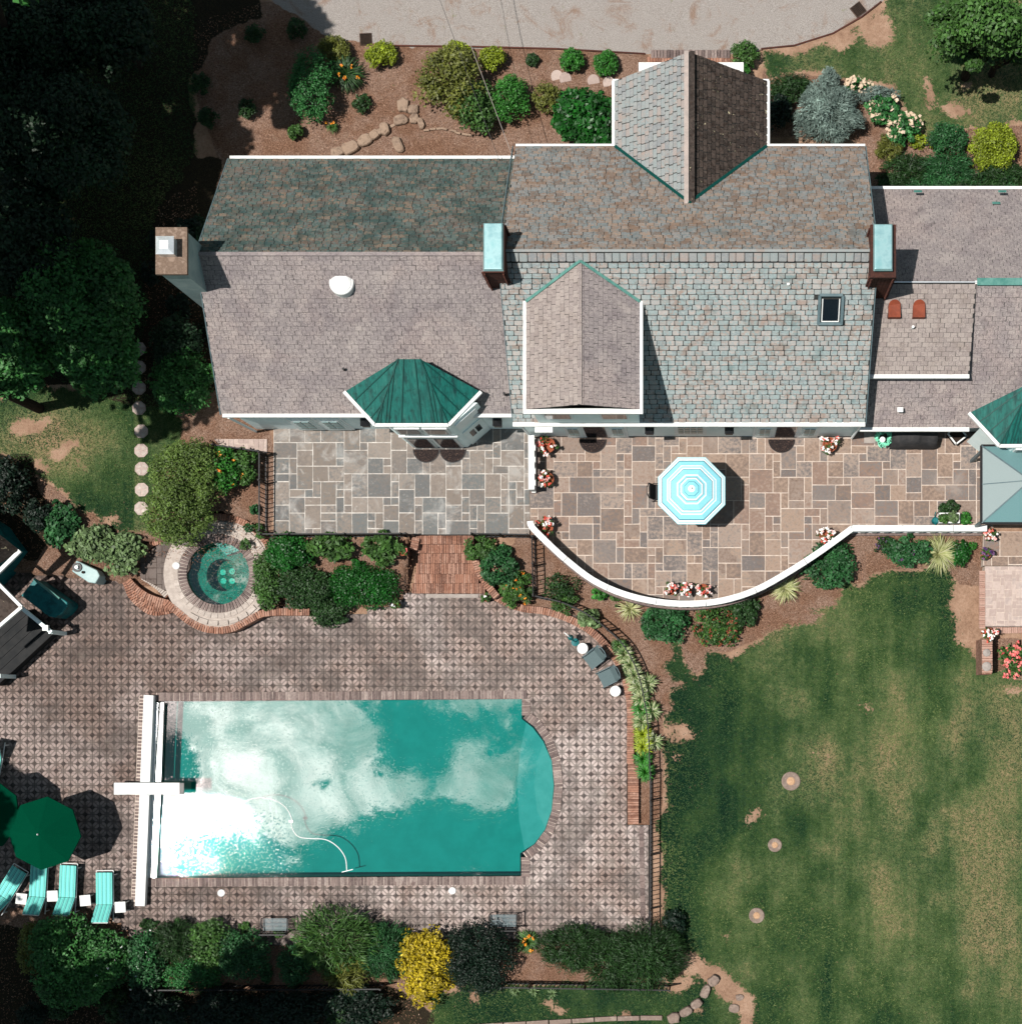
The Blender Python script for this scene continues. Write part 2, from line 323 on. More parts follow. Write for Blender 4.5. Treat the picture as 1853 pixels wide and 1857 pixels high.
defm('iron', [(.006, .006, .007)], 3, .5)
defm('black_fabric', [C(52, 52, 54), C(70, 68, 68)], 5, .8, .6, 8)
defm('black_plastic', [(.012, .012, .013)], 3, .4)
defm('mat_rubber', [(.014, .010, .010), (.03, .02, .018), (.16, .10, .07)], 26, .9, .5, 60, lo=.42, hi=.74)
defm('pool_plaster', [C(40, 158, 148, .62), C(56, 170, 160, .62)], 1.2, .7)
defm('pool_step', [C(96, 170, 164, .6), C(116, 182, 176, .6)], 2, .7)
defm('spa_plaster', [C(60, 130, 118, .6), C(80, 150, 138, .6)], 2, .7)
defm('green_canvas', [C(0, 80, 56, .42), C(2, 92, 64, .42)], 30, 1.0, .3, 200, trans=.05, spec=.02)
defm('aqua', [C(140, 218, 232, .74), C(154, 224, 236, .74)], 20, .8)
defm('aqua_deep', [C(30, 130, 150, .6)], 20, .8)
defm('canvas_white', [(.68, .70, .69)], 20, .8)
defm('hose_green', [C(120, 225, 185, .8), C(150, 235, 200, .8)], 9, .5)
defm('frame_grey', [C(112, 132, 136), C(96, 116, 122)], 5, .45)
defm('sling', [C(92, 110, 112), C(110, 128, 130)], 60, .8, .3, 100, stretch=(1, 8, 1), obj=True)
defm('terracotta', [C(176, 96, 66), C(150, 82, 58)], 6, .85, .3, 30)
defm('bark', [C(60, 48, 40), C(40, 32, 27)], 8, .95, .8, 30)
defm('vent_copper', [C(150, 70, 42), C(128, 60, 38)], 4, .6, .2, 30)
defm('teal_dark', [C(10, 88, 92, .8), C(20, 110, 112, .8), C(4, 66, 72, .8)], 2, .5, .2, 30)
defm('pavilion_teal', [C(112, 152, 154), C(126, 166, 168)], 30, .5, .15, 60, stretch=(1, 7, 1))
defm('pavilion_pale', [C(146, 162, 162), C(160, 174, 174)], 30, .5, .15, 60, stretch=(1, 7, 1))
defm('wood_dark', [(.012, .013, .014), (.022, .022, .022)], 4, .8, .3, 40)
defm('pale_box', [C(170, 200, 200), C(190, 214, 212)], 3, .5, .1, 20)
# foliage palettes, by leaf: dark .. bright
def leafm(k, cols, tr=.25, rough=.55): MT[k] = mat(k, cols, attr='t', trans=tr, rough=rough, spec=.35)
def pal(r, g_, b, k=.80): c = C(r, g_, b, k); return [tuple(x * q for x in c) for q in (.3, .65, 1.15, 1.9)]
leafm('leaf_dark', pal(46, 80, 36)); leafm('leaf_deep', pal(18, 44, 28)); leafm('leaf_mid', pal(72, 112, 48))
leafm('leaf_bright', pal(60, 130, 44)); leafm('leaf_lime', pal(150, 168, 40)); leafm('leaf_gold', pal(206, 182, 36, .75))
leafm('leaf_olive', pal(116, 122, 52)); leafm('leaf_sage', pal(116, 142, 92)); leafm('leaf_blue', pal(138, 160, 150, .75))
leafm('leaf_teal', pal(50, 104, 56)); leafm('leaf_fern', pal(56, 122, 60)); leafm('leaf_glossy', pal(34, 100, 32), rough=.45)
leafm('leaf_pale', [C(90, 120, 60), C(170, 180, 110), C(220, 220, 160), C(236, 232, 200)])
leafm('leaf_varieg', [C(40, 86, 36), C(96, 132, 60), C(196, 206, 150), C(230, 232, 205)])
leafm('leaf_bronze', [C(60, 70, 34), C(110, 84, 48), C(172, 82, 60), C(190, 96, 70)])
leafm('leaf_tree', pal(64, 124, 58)); leafm('leaf_treedark', pal(34, 66, 38)); leafm('leaf_moss', pal(104, 130, 60))
leafm('petal_white', [(.8, .8, .78), (.85, .85, .82), (.7, .7, .66), (.9, .9, .88)], .2)
leafm('petal_mix', [C(190, 50, 44, .9), C(206, 84, 66, .9), C(246, 240, 236, .95), C(250, 248, 246, .95)], .2)
leafm('petal_pink', [C(214, 66, 80, .8), C(240, 110, 110, .8), C(244, 150, 140, .8), C(220, 60, 70, .8)], .2)
leafm('petal_cream', [C(214, 186, 156, .8), C(232, 208, 180, .8), C(224, 196, 168, .8), C(240, 220, 198, .8)], .2)
leafm('petal_orange', [C(240, 140, 20, .8), C(246, 170, 40, .8), C(230, 110, 20, .8), C(250, 190, 70, .8)], .2)
leafm('petal_purple', [C(90, 60, 120, .8), C(120, 70, 110, .8), C(70, 50, 100, .8), C(140, 90, 130, .8)], .2)
# ================================================================ GROUND
def inpoly(P, poly):
    x, y = P[..., 0], P[..., 1]; r = np.zeros(x.shape, bool); n = len(poly)
    for i in range(n):
        x0, y0 = poly[i]; x1, y1 = poly[(i + 1) % n]
        if y0 == y1: continue
        c = ((y0 > y) != (y1 > y)) & (x < (x1 - x0) * (y - y0) / (y1 - y0) + x0); r ^= c
    return r
LAWN = [[(1205, 1310), (1225, 1255), (1262, 1225), (1290, 1192), (1340, 1185), (1372, 1158), (1405, 1148), (1445, 1140), (1470, 1112), (1512, 1098), (1545, 1062), (1590, 1036), (1650, 1030), (1722, 1034), (1738, 1060), (1748, 1100),
         (1745, 1140), (1765, 1180), (1782, 1220), (1860, 1228), (2400, 1230), (2400, 2400), (1352, 2400), (1372, 1857), (1352, 1800), (1322, 1760), (1275, 1740), (1232, 1712), (1208, 1680), (1200, 1560), (1205, 1440), (1200, 1370)],
        [(1230, 1148), (1250, 1240), (1215, 1246), (1195, 1215)],
        [(1385, 92), (1440, 84), (1520, 70), (1600, 22), (1700, -400), (2400, -400), (2400, 232), (1853, 226), (1760, 236), (1680, 242), (1650, 210), (1625, 160), (1560, 140), (1500, 128), (1400, 136)],
        [(-400, 690), (0, 725), (120, 700), (240, 690), (330, 720), (318, 800), (285, 840), (270, 966), (205, 956), (120, 905), (60, 860), (0, 800), (-400, 790)],
        [(770, 1796), (900, 1786), (1060, 1783), (1180, 1792), (1235, 1770), (1300, 1790), (1345, 1857), (1338, 2400), (760, 2400)],
        [(-400, -400), (350, -400), (350, 280), (270, 400), (260, 680), (-400, 690)]]
GRAVEL = [(470, -400), (492, 0), (540, 28), (590, 62), (640, 78), (700, 82), (860, 84), (1010, 88), (1180, 97), (1330, 97), (1380, 88), (1440, 82), (1510, 60), (1562, 30), (1600, 2), (1640, -400)]
MULCH = [[(340, 40), (492, 0), (540, 28), (600, 66), (700, 82), (860, 84), (1180, 97), (1180, 130), (1115, 142), (1115, 300), (400, 300), (380, 250), (345, 150)],
         [(1385, 100), (1440, 136), (1560, 142), (1630, 180), (1655, 236), (1760, 236), (1853, 228), (2400, 228), (2400, 360), (1560, 360), (1560, 250), (1385, 250)],
         [(940, 960), (1250, 1090), (1560, 960), (1795, 962), (1790, 1060), (1740, 1058), (1722, 1034), (1650, 1030), (1590, 1036), (1545, 1062), (1512, 1098), (1440, 1140), (1372, 1158), (1290, 1192), (1262, 1225), (1205, 1310), (1195, 1500), (1150, 1500), (1130, 1200), (1000, 1110), (880, 1080)],
         [(300, 740), (480, 760), (495, 800), (495, 980), (750, 975), (740, 1090), (300, 1140), (260, 960)],
         [(-400, 1625), (230, 1640), (500, 1680), (1000, 1690), (1180, 1680), (1235, 1740), (1180, 1790), (930, 1782), (770, 1796), (500, 1800), (-400, 1830)], [(1500, 1150), (1420, 1160), (1440, 1100), (1560, 1060)],
         [(1775, 1160), (1900, 1160), (1900, 1235), (1790, 1222)], [(-400, 1625), (760, 1780), (765, 2400), (-400, 2400)], [(-400, 780), (60, 860), (120, 905), (205, 952), (262, 960), (300, 1060), (200, 1070), (-400, 1060)], [(260, 380), (420, 300), (420, 760), (262, 700)]]
BARE = [(1225, 1330, 34, 13), (1230, 1372, 13, 9), (1560, 1291, 13, 9), (1480, 1122, 26, 11), (1745, 1090, 26, 44), (1760, 1150, 22, 30), (1370, 1480, 9, 16), (1488, 1376, 7, 26), 
        (1318, 1712, 6, 8), (1360, 1830, 9, 30), (1338, 1790, 12, 14), (1850, 1245, 26, 8), (60, 770, 40, 16), (120, 815, 40, 14), (150, 850, 20, 8), (70, 840, 22, 10), (210, 940, 14, 10), (1720, 190, 40, 10), (1690, 160, 12, 18), (1590, 60, 30, 30), (1530, 75, 30, 12), (1420, 90, 16, 6), (1750, 150, 20, 8),
        (1000, 1830, 18, 8), (860, 1810, 14, 8), (1240, 1790, 30, 12), (1280, 1760, 26, 12), (1130, 1845, 20, 8), (1265, 1835, 10, 10)]
st = 5
gx = np.arange(-220, 2070 + 1, st, dtype=float); gy = np.arange(-220, 2070 + 1, st, dtype=float)
GX, GY = np.meshgrid(gx, gy)
def vnoise(X, Y, s, seed):
    r = np.random.default_rng(seed); n = 64; G_ = r.random((n, n)); x, y = X / s, Y / s
    xi, yi = np.floor(x).astype(int), np.floor(y).astype(int); fx, fy = x - xi, y - yi; fx = fx * fx * (3 - 2 * fx); fy = fy * fy * (3 - 2 * fy)
    a = G_[yi % n, xi % n]; b = G_[yi % n, (xi + 1) % n]; c = G_[(yi + 1) % n, xi % n]; d = G_[(yi + 1) % n, (xi + 1) % n]
    return (a * (1 - fx) + b * fx) * (1 - fy) + (c * (1 - fx) + d * fx) * fy
def fbm(X, Y, s, seed): return sum(vnoise(X, Y, s / 2 ** k, seed + k) / 2 ** k for k in range(4)) / 1.875
def classify(X, Y):
    wx = X + (fbm(X, Y, 34, 3) - .5) * 50; wy = Y + (fbm(X, Y, 34, 13) - .5) * 50
    Pn = np.stack([wx, wy], -1); P2 = np.stack([X + (wx - X) * .25, Y + (wy - Y) * .25], -1)
    gr = np.zeros(X.shape); mu = np.zeros(X.shape)
    for p in MULCH: mu = np.maximum(mu, inpoly(P2, p))
    for p in LAWN: gr = np.maximum(gr, inpoly(Pn, p))
    for bx, by, rx, ry in BARE:
        gr = gr * sm(.35, 1.5, ((wx - bx) / rx) ** 2 + ((wy - by) / ry) ** 2)
    gv = inpoly(P2, GRAVEL).astype(float)
    return gr * (1 - gv), mu * (1 - gr) * (1 - gv), gv
gr, mu, gv = classify(GX, GY)
def blur(a):
    b = a.copy(); b[1:-1, 1:-1] = (a[1:-1, 1:-1] * 2 + a[:-2, 1:-1] + a[2:, 1:-1] + a[1:-1, :-2] + a[1:-1, 2:]) / 6; return b
gr, mu, gv = blur(blur(blur(blur(gr)))), blur(blur(mu)), blur(gv)
# dryness of the turf: patches plus mowing stripes running north-south
dry = np.clip(fbm(GX * 1.6, GY * .55, 150, 31) * 1.0 + (fbm(GX * 3.2, GY * .3, 60, 41) - .5) * .26 + (fbm(GX, GY, 44, 55) - .5) * .62 + .46 * sm(1400, 1850, GX) * sm(1150, 1300, GY) * (1 - .5 * sm(1650, 1850, GY)) - .10 * sm(1460, 1240, GX) * sm(1100, 1200, GY) + .30 * (GY < 300) - .08 * sm(1110, 1040, GY) * (GY > 900), 0, 1)
dry = np.clip(dry - .16, 0, 1)
dry = np.where((GX < 245) & (GY > 700) & (GY < 980), np.clip(1.02 - np.hypot((GX - 95) / 150, (GY - 800) / 80) * .55 + (fbm(GX, GY, 50, 5) - .5) * .4, .25, 1), dry)
ZG = -0.06 - 0.92 * sm(945, 1110, GY) + (fbm(GX, GY, 60, 77) - .5) * .05
DECKP = [(-220, 1040), (60, 1040), (130, 1046), (190, 1052), (232, 1058), (262, 1098), (310, 1114), (345, 1132), (392, 1142), (432, 1130), (470, 1116), (560, 1114), (620, 1130), (690, 1108), (730, 1092), (742, 1078), (880, 1078), (905, 1096), (945, 1112), (1000, 1118), (1040, 1130), (1075, 1152), (1105, 1185), (1128, 1230), (1138, 1280), (1140, 1490), (1165, 1494), (1174, 1680), (1010, 1696), (760, 1694), (540, 1702), (250, 1700), (205, 1660), (150, 1640), (-220, 1640)]
for p_, z_ in (([(744, 966), (900, 966), (905, 1100), (735, 1100)], -1.1), ([(255, 985), (330, 978), (395, 925), (470, 950), (505, 1000), (512, 1060), (480, 1120), (395, 1150), (225, 1110), (225, 1050)], -.75)): ZG = np.where(inpoly(np.stack([GX, GY], -1), p_), np.minimum(ZG, z_), ZG)
ZG = np.where(inpoly(np.stack([GX, GY], -1), DECKP), np.minimum(ZG, DZ - .1), ZG)
S_ = (H - ZG) / F; VX = (GX - NX) * S_; VY = (NY - GY) * S_
Vg = np.stack([VX, VY, ZG], -1).reshape(-1, 3); nxg = len(gx); nyg = len(gy)
ii, jj = np.meshgrid(np.arange(nyg - 1), np.arange(nxg - 1), indexing='ij')
Fg = np.stack([ii * nxg + jj, (ii + 1) * nxg + jj, (ii + 1) * nxg + jj + 1, ii * nxg + jj + 1], -1).reshape(-1, 4)
fc = lambda A: ((A[:-1, :-1] + A[1:, 1:] + A[1:, :-1] + A[:-1, 1:]) / 4).ravel()
fx_, fy_ = fc(GX), fc(GY); fgr, fmu, fgv = fc(gr), fc(mu), fc(gv)
POOL = [(266, 1592), (943, 1588), (943, 1548), (968, 1532), (988, 1505), (1000, 1470), (1004, 1425), (1000, 1380), (985, 1345), (966, 1320), (946, 1304), (946, 1268), (282, 1273)]
SPA = (395, 1040)
holes = inpoly(np.stack([fx_, fy_], -1), POOL) | (np.hypot(fx_ - SPA[0], fy_ - SPA[1]) < 66) | (inpoly(np.stack([fx_, fy_], -1), [(940, 1290), (1018, 1340), (1018, 1520), (940, 1560)])) | ((fx_ > 272) & (fx_ < 962) & (fy_ > 1264) & (fy_ < 1600))
m = bpy.data.materials.new('ground'); m.use_nodes = True; g = NG(m.node_tree)
pos = g.n('ShaderNodeNewGeometry').outputs['Position']
A = lambda n_: g.n('ShaderNodeAttribute', attribute_name=n_).outputs['Fac']
nf = g.noise(pos, 9, 8, .75); nf2 = g.noise(pos, 30, 6, .7); nl = g.noise(pos, 1.3, 5, .6)
grass = g.ramp(g.m('ADD', g.m('ADD', g.m('MULTIPLY', A('dry'), .62), g.m('MULTIPLY', g.m('SUBTRACT', g.noise(g.n('ShaderNodeMapping', {0: pos, 3: (5.2, .3, 1)}).outputs[0], 1.0, 5, .7), .5), .22)), g.m('MULTIPLY', g.noise(pos, 5, 9, .8), .50)), [(.24, C(16, 50, 34)), (.38, C(38, 70, 42)), (.50, C(68, 94, 52)), (.62, C(106, 122, 78)), (.76, C(152, 144, 102)), (.9, C(190, 156, 124))])
grass = g.mix(g.mapr(nf2, .38, .62), grass, (.5, .56, .52), 'MULTIPLY')
grass = g.mix(g.mapr(g.noise(pos, 2.4, 6, .7, .8), .5, .68), grass, (.74, .86, .86), 'MULTIPLY')
soil = g.ramp(g.m('ADD', g.m('MULTIPLY', nl, .5), g.m('MULTIPLY', nf, .5)), [(.34, C(140, 108, 88)), (.5, C(178, 144, 120)), (.62, C(200, 166, 142))])
mulch = g.ramp(g.noise(pos, 24, 7, .8, .6), [(.34, C(66, 50, 42)), (.45, C(130, 102, 86)), (.55, C(164, 134, 117)), (.68, C(216, 188, 168))])
mulch = g.mix(g.mapr(g.noise(pos, .8, 4), .4, .62), mulch, (.80, .70, .62), 'MULTIPLY')
grav = g.ramp(g.noise(pos, 34, 7, .8), [(.34, C(134, 122, 114)), (.5, C(176, 168, 162)), (.66, C(208, 202, 196))])
grav = g.mix(g.mapr(g.noise(pos, .9, 7, .7, 1.0), .52, .70), grav, (.80, .62, .52), 'MULTIPLY')
grav = g.mix(g.mapr(g.noise(pos, 2.1, 5, .7, .5), .64, .74), grav, (.62, .70, .42), 'MULTIPLY')
gf = g.mapr(g.m('ADD', A('grass'), g.m('MULTIPLY', g.m('SUBTRACT', nf, .5), 3.2)), .36, .64)
mf = g.mapr(g.m('ADD', A('mulch'), g.m('MULTIPLY', g.m('SUBTRACT', nf, .5), .9)), .38, .62)
vf = g.mapr(g.m('ADD', A('gravel'), g.m('MULTIPLY', g.m('SUBTRACT', nf, .5), .5)), .45, .55)
c = g.mix(mf, soil, mulch); c = g.mix(gf, c, grass); c = g.mix(vf, c, grav); lf = g.mapr(g.m('ADD', A('shade_litter'), g.m('MULTIPLY', g.m('SUBTRACT', nf, .5), .8)), .4, .6); c = g.mix(lf, c, g.ramp(nf2, [(.35, C(30, 26, 22)), (.5, C(54, 46, 36)), (.65, C(70, 66, 44))]))  # last mix: near-black litter tone that deepens the tree shade by colour
bmp = g.n('ShaderNodeBump', {'Height': g.m('ADD', nf, nf2), 'Strength': .9, 'Distance': .05}).outputs[0]
p = g.n('ShaderNodeBsdfPrincipled', {'Base Color': c, 'Roughness': .95, 'Specular IOR Level': .1, 'Normal': bmp})
g.nt.links.new(p.outputs[0], g.n('ShaderNodeOutputMaterial').inputs[0]); MT['ground'] = m
SHADE_P = [[(-220, -220), (470, -220), (480, 30), (400, 60), (345, 130), (350, 270), (400, 300), (400, 700), (262, 740), (200, 740), (150, 700), (-220, 700)], [(-220, 1665), (60, 1680), (140, 1760), (330, 1795), (700, 1792), (790, 1830), (800, 2060), (-220, 2060)], [(-220, 820), (40, 830), (70, 900), (110, 960), (60, 1010), (-220, 1000)]]  # litter zones under the trees, with tree shade painted into the ground colour
shade_mask = np.zeros(GX.shape)
for p_ in SHADE_P: shade_mask = np.maximum(shade_mask, inpoly(np.stack([GX + (fbm(GX, GY, 60, 3) - .5) * 60, GY + (fbm(GX, GY, 60, 13) - .5) * 60], -1), p_))
shade_mask = blur(blur(shade_mask))
def ground_part(name, mask):
    f = Fg[mask & ~holes]; used, inv = np.unique(f.ravel(), return_inverse=True)
    me = npmesh(name, Vg[used], inv.reshape(-1, 4), MT['ground'], {'grass': gr.ravel()[used], 'mulch': mu.ravel()[used], 'gravel': gv.ravel()[used], 'dry': dry.ravel()[used], 'shade_litter': shade_mask.ravel()[used]})
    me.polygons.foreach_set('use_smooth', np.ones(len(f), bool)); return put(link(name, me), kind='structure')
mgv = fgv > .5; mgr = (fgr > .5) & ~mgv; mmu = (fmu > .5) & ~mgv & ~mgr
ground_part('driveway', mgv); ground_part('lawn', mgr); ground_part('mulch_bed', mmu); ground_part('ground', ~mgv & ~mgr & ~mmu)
# the terrain beyond, out to the horizon
mb = MB(); x0, x1, y0, y1 = W(-218, 0).x, W(2068, 0).x, W(0, 2068, -1).y, W(0, -218).y; B_ = 900
defm('far_ground', [C(40, 60, 34), C(60, 76, 40), C(90, 92, 56)], .3, .95)
for a in ((-B_, x0, -B_, B_), (x1, B_, -B_, B_), (x0, x1, y1, B_), (x0, x1, -B_, y0)):
    mb.add([(a[0], a[2], -1.05), (a[1], a[2], -1.05), (a[1], a[3], -1.05), (a[0], a[3], -1.05)], [(0, 1, 2, 3)])
put(mb.build('terrain', MT['far_ground']), kind='structure')

# ================================================================ POOL DECK
ts = 13.1; tm = ts * PM(DZ)
tile = MB(); h = tm / 2 - .004; t_ = tm * .36; q = tm * .05
def flat(poly, z, mi): tile.add([(x, y, z) for x, y in poly], [tuple(range(len(poly)))], mi)
tile.add([(-h, -h, 0), (h, -h, 0), (h, h, 0), (-h, h, 0), (-h, -h, -.05), (h, -h, -.05), (h, h, -.05), (-h, h, -.05)], [(0, 1, 2, 3), (0, 4, 5, 1), (1, 5, 6, 2), (2, 6, 7, 3), (3, 7, 4, 0)], 0)
r2_ = math.sqrt(.5)
def pq(p, q_): return ((p - q_) * r2_ * h, (p + q_) * r2_ * h)
for s in (1, -1):
    k = lambda pts: [(s * x, s * y) for x, y in pts]
    flat(k([(-h, -h), (-h + t_, -h), (-h, -h + t_)]), .006, 1)
    flat(k([pq(-.82, -.30), pq(-.82, .30), pq(-.46, .84), pq(-.12, .60), pq(-.12, -.60), pq(-.46, -.84)][::-1]), .008, 2)
COPO = [(262, 1602), (954, 1598), (954, 1552), (978, 1536), (998, 1508), (1010, 1472), (1014, 1425), (1009, 1378), (996, 1341), (976, 1314), (954, 1297), (954, 1261), (262, 1264)]
Ms = []
X0 = 1137 - ts / 2
for i in range(-4, 100):
    for j in range(-60, 60):
        cx = X0 - i * ts; cy = 1358 + j * ts + cx * .006 - 6
        if cy < 1000 or cy > 1712 or cx < -60: continue
        P_ = np.array([cx, cy])
        if not any(inpoly(P_ + np.array(o_), DECKP) for o_ in ((0, 0), (7, 0), (-7, 0), (0, 9), (0, -7))) or inpoly(P_, COPO): continue
        if cx > 1140 and cy < 1495: continue
        fl = (i + j) % 2
        z = DZ + rng.normal(0, .0012)
        Ms.append((cx, cy, Matrix.Translation(W(cx, cy, z)) @ Matrix.Rotation(R(90) * (0 if fl else 1) + rng.normal(0, .004), 4, 'Z')))
Ms.sort(key=lambda a: (a[0] - 1060) ** 2 + (a[1] - 1400) ** 2)
# one sheet: weld by snapping the grid so neighbouring squares share edges
dk = MB()
for cx, cy, M_ in Ms:
    q4 = [W(cx + a * ts / 2, cy + b * ts / 2, DZ - .03) for a, b in ((-1, 1), (1, 1), (1, -1), (-1, -1))]; dk.add(q4, [(0, 1, 2, 3)])
deck = put(dk.build('pool_deck', MT['tile_joint']), kind='structure')
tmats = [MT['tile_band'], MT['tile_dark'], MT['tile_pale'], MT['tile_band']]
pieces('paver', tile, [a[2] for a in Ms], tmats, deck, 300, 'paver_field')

def along(pts, step):
    """evenly spaced stations on a polyline: (point, angle)"""
    out = []; acc = step / 2
    for a, b in zip(pts, pts[1:]):
        a, b = Vector(a), Vector(b); d = b - a; L = d.length
        while acc <= L: out.append((a + d * acc / L, math.atan2(d.y, d.x))); acc += step
        acc -= L
    return out
def arc(cx, cy, r, a0, a1, n=24, ry=None):
    return [(cx + r * math.cos(R(a0 + (a1 - a0) * i / n)), cy + (ry or r) * math.sin(R(a0 + (a1 - a0) * i / n))) for i in range(n + 1)]
def Wp(pts, z): return [W(x, y, z) for x, y in pts]
def brick_t(l, w, h_=.06):
    b = MB(); e = .008; hl, hw = l / 2, w / 2
    b.add([(-hl, -hw, -h_), (hl, -hw, -h_), (hl, hw, -h_), (-hl, hw, -h_), (-hl, -hw, -e), (hl, -hw, -e), (hl, hw, -e), (-hl, hw, -e), (-hl + e, -hw + e, 0), (hl - e, -hw + e, 0), (hl - e, hw - e, 0), (-hl + e, hw - e, 0)],
          [(8, 9, 10, 11)] + [(a, (a + 1) % 4, 4 + (a + 1) % 4, 4 + a) for a in range(4)] + [(4 + a, 4 + (a + 1) % 4, 8 + (a + 1) % 4, 8 + a) for a in range(4)]); return b
def row_M(pts, z, step, jit=.003):
    return [Matrix.Translation(p + Vector((rng.normal(0, jit), rng.normal(0, jit), rng.normal(0, .002)))) @ Matrix.Rotation(a + R(90) + rng.normal(0, .012), 4, 'Z') for p, a in along(Wp(pts, z), step)]

# ================================================================ SWIMMING POOL
pool = thing('swimming_pool', 'large turquoise swimming pool with rounded end steps and brick coping', 'swimming pool', W(620, 1430, DZ))
zw, zc = DZ - .09, DZ + .03
def poly_in(pts, z): return [tuple(W(x, y, z)[:2]) for x, y in pts]
Pm = [W(x, y, DZ) for x, y in POOL]
mb = MB(); n = len(Pm)
vs = [(p.x, p.y, DZ) for p in Pm] + [(p.x, p.y, -1.75) for p in Pm]
mb.add(vs, [((i + 1) % n, i, n + i, n + (i + 1) % n) for i in range(n)])
fl = W(262, 1592, DZ); fr = W(1004, 1268, DZ)
mb.add([(fl.x - .1, fl.y - .1, -1.80), (fr.x, fl.y - .1, -1.72), (fr.x, fr.y + .1, -1.72), (fl.x - .1, fr.y + .1, -1.80)], [(0, 1, 2, 3)])
mb.build('basin', MT['pool_plaster'], pool)
bulge = [(946, 1304), (966, 1320), (985, 1345), (1000, 1380), (1004, 1425), (1000, 1470), (988, 1505), (968, 1532), (943, 1548)]
for pts, ztop in (([(951, 1309)] + bulge[1:-1] + [(948, 1544), (938, 1490), (934, 1425), (940, 1362)], -1.42), (bulge[2:7] + [(972, 1472), (967, 1425), (972, 1382)], -1.2)):
    MB().prism([tuple(W(x, y, DZ)[:2]) for x, y in pts], -2.3, ztop).build('underwater_step', MT['pool_step'], pool)
cop = []
L1 = [(284, 1264), (954, 1260)]; L2 = [(954, 1268), (954, 1296)]; L3 = arc(0, 0, 1, 0, 1, 1)
bul = [(954, 1297), (975, 1313), (994, 1340), (1008, 1377), (1013, 1425), (1008, 1472), (996, 1508), (976, 1536), (953, 1553)]
L4 = [(953, 1555), (953, 1592)]; L5 = [(270, 1601), (961, 1597)]; L6 = [(268, 1268), (252, 1640)]
bl = 15.5 * PM(DZ); bw = 5.6 * PM(DZ)
for L in (L2, bul, L4): cop += row_M(L, zc, bw + .008)
cop_long = row_M(L1, zc, bw + .008) + row_M(L5, zc, bw + .008)
random.shuffle(cop_long)
pieces('coping_brick', brick_t(bl, bw, .09), cop + cop_long, MT['coping'], pool, 300)
mo = MB()
for L in (L1, L2, bul, L4, L5):
    for a, b in zip(L, L[1:]): mo.bar(W(*a, zc - .055), W(*b, zc - .055), bl - .01, .09)
mo.build('mortar_bed', MT['mortar'], pool)
side = row_M([(261, 1262), (246, 1636)], DZ + .02, bw + .012)
pieces('border_brick', brick_t(16 * PM(DZ), 4.6 * PM(DZ), .06), side, MT['coping'], pool, 80)
MB().bar(W(261, 1262, DZ - .015), W(246, 1636, DZ - .015), 16 * PM(DZ), .05).build('mortar_bed', MT['mortar'], pool)
# water: a body with real depth; absorption gives the turquoise
def water_mat(name, absc, dens, bump, tint):
    m = bpy.data.materials.new(name); m.use_nodes = True; g = NG(m.node_tree); pos = g.n('ShaderNodeNewGeometry').outputs['Position']
    hgt = g.m('ADD', g.m('MULTIPLY', g.m('MAXIMUM', g.m('SUBTRACT', g.noise(pos, 11, 2, .5), .56), 0.0), 9.0), g.m('MULTIPLY', g.noise(pos, 2.2, 2), .5))
    wind = g.mapr(g.noise(pos, .28, 2, .5), .42, .60)
    cz = W(400, 1560, 0); dd_ = g.n('ShaderNodeVectorMath', {0: pos, 1: (cz.x, cz.y, -1)}, operation='DISTANCE').outputs['Value']
    nrm = g.n('ShaderNodeBump', {'Height': hgt, 'Strength': g.m('ADD', bump, g.mapr(g.m('ADD', dd_, g.m('MULTIPLY', g.noise(pos, .8, 3), 2.0)), 3.6, 2.0, 0.0, .26)), 'Distance': .006}).outputs[0]
    gl = g.n('ShaderNodeBsdfGlossy', {'Color': (1, 1, 1, 1), 'Roughness': .005, 'Normal': nrm})
    fr_ = g.n('ShaderNodeFresnel', {'IOR': 2.05, 'Normal': nrm}).outputs[0]
    tr = g.n('ShaderNodeBsdfTransparent', {0: (*tint, 1)})
    mx = g.n('ShaderNodeMixShader', {0: fr_, 1: tr.outputs[0], 2: gl.outputs[0]})
    vo = g.n('ShaderNodeVolumeAbsorption', {'Color': (*absc, 1), 'Density': dens})
    out = g.n('ShaderNodeOutputMaterial'); g.nt.links.new(mx.outputs[0], out.inputs[0]); g.nt.links.new(vo.outputs[0], out.inputs['Volume']); return m
MT['water'] = water_mat('water', (.0, .81, .80), 1.25, .015, (.8, 1, 1))
wp = [(260, 1595), (946, 1591), (946, 1551), (970, 1534), (991, 1507), (1003, 1471), (1007, 1425), (1003, 1379), (988, 1343), (968, 1317), (949, 1302), (949, 1265), (276, 1270)]
mb = MB(); mb.prism(poly_in(wp, DZ), -3.2, zw, bottom=True); w_ = mb.build('water', MT['water']); put(w_, kind='structure')
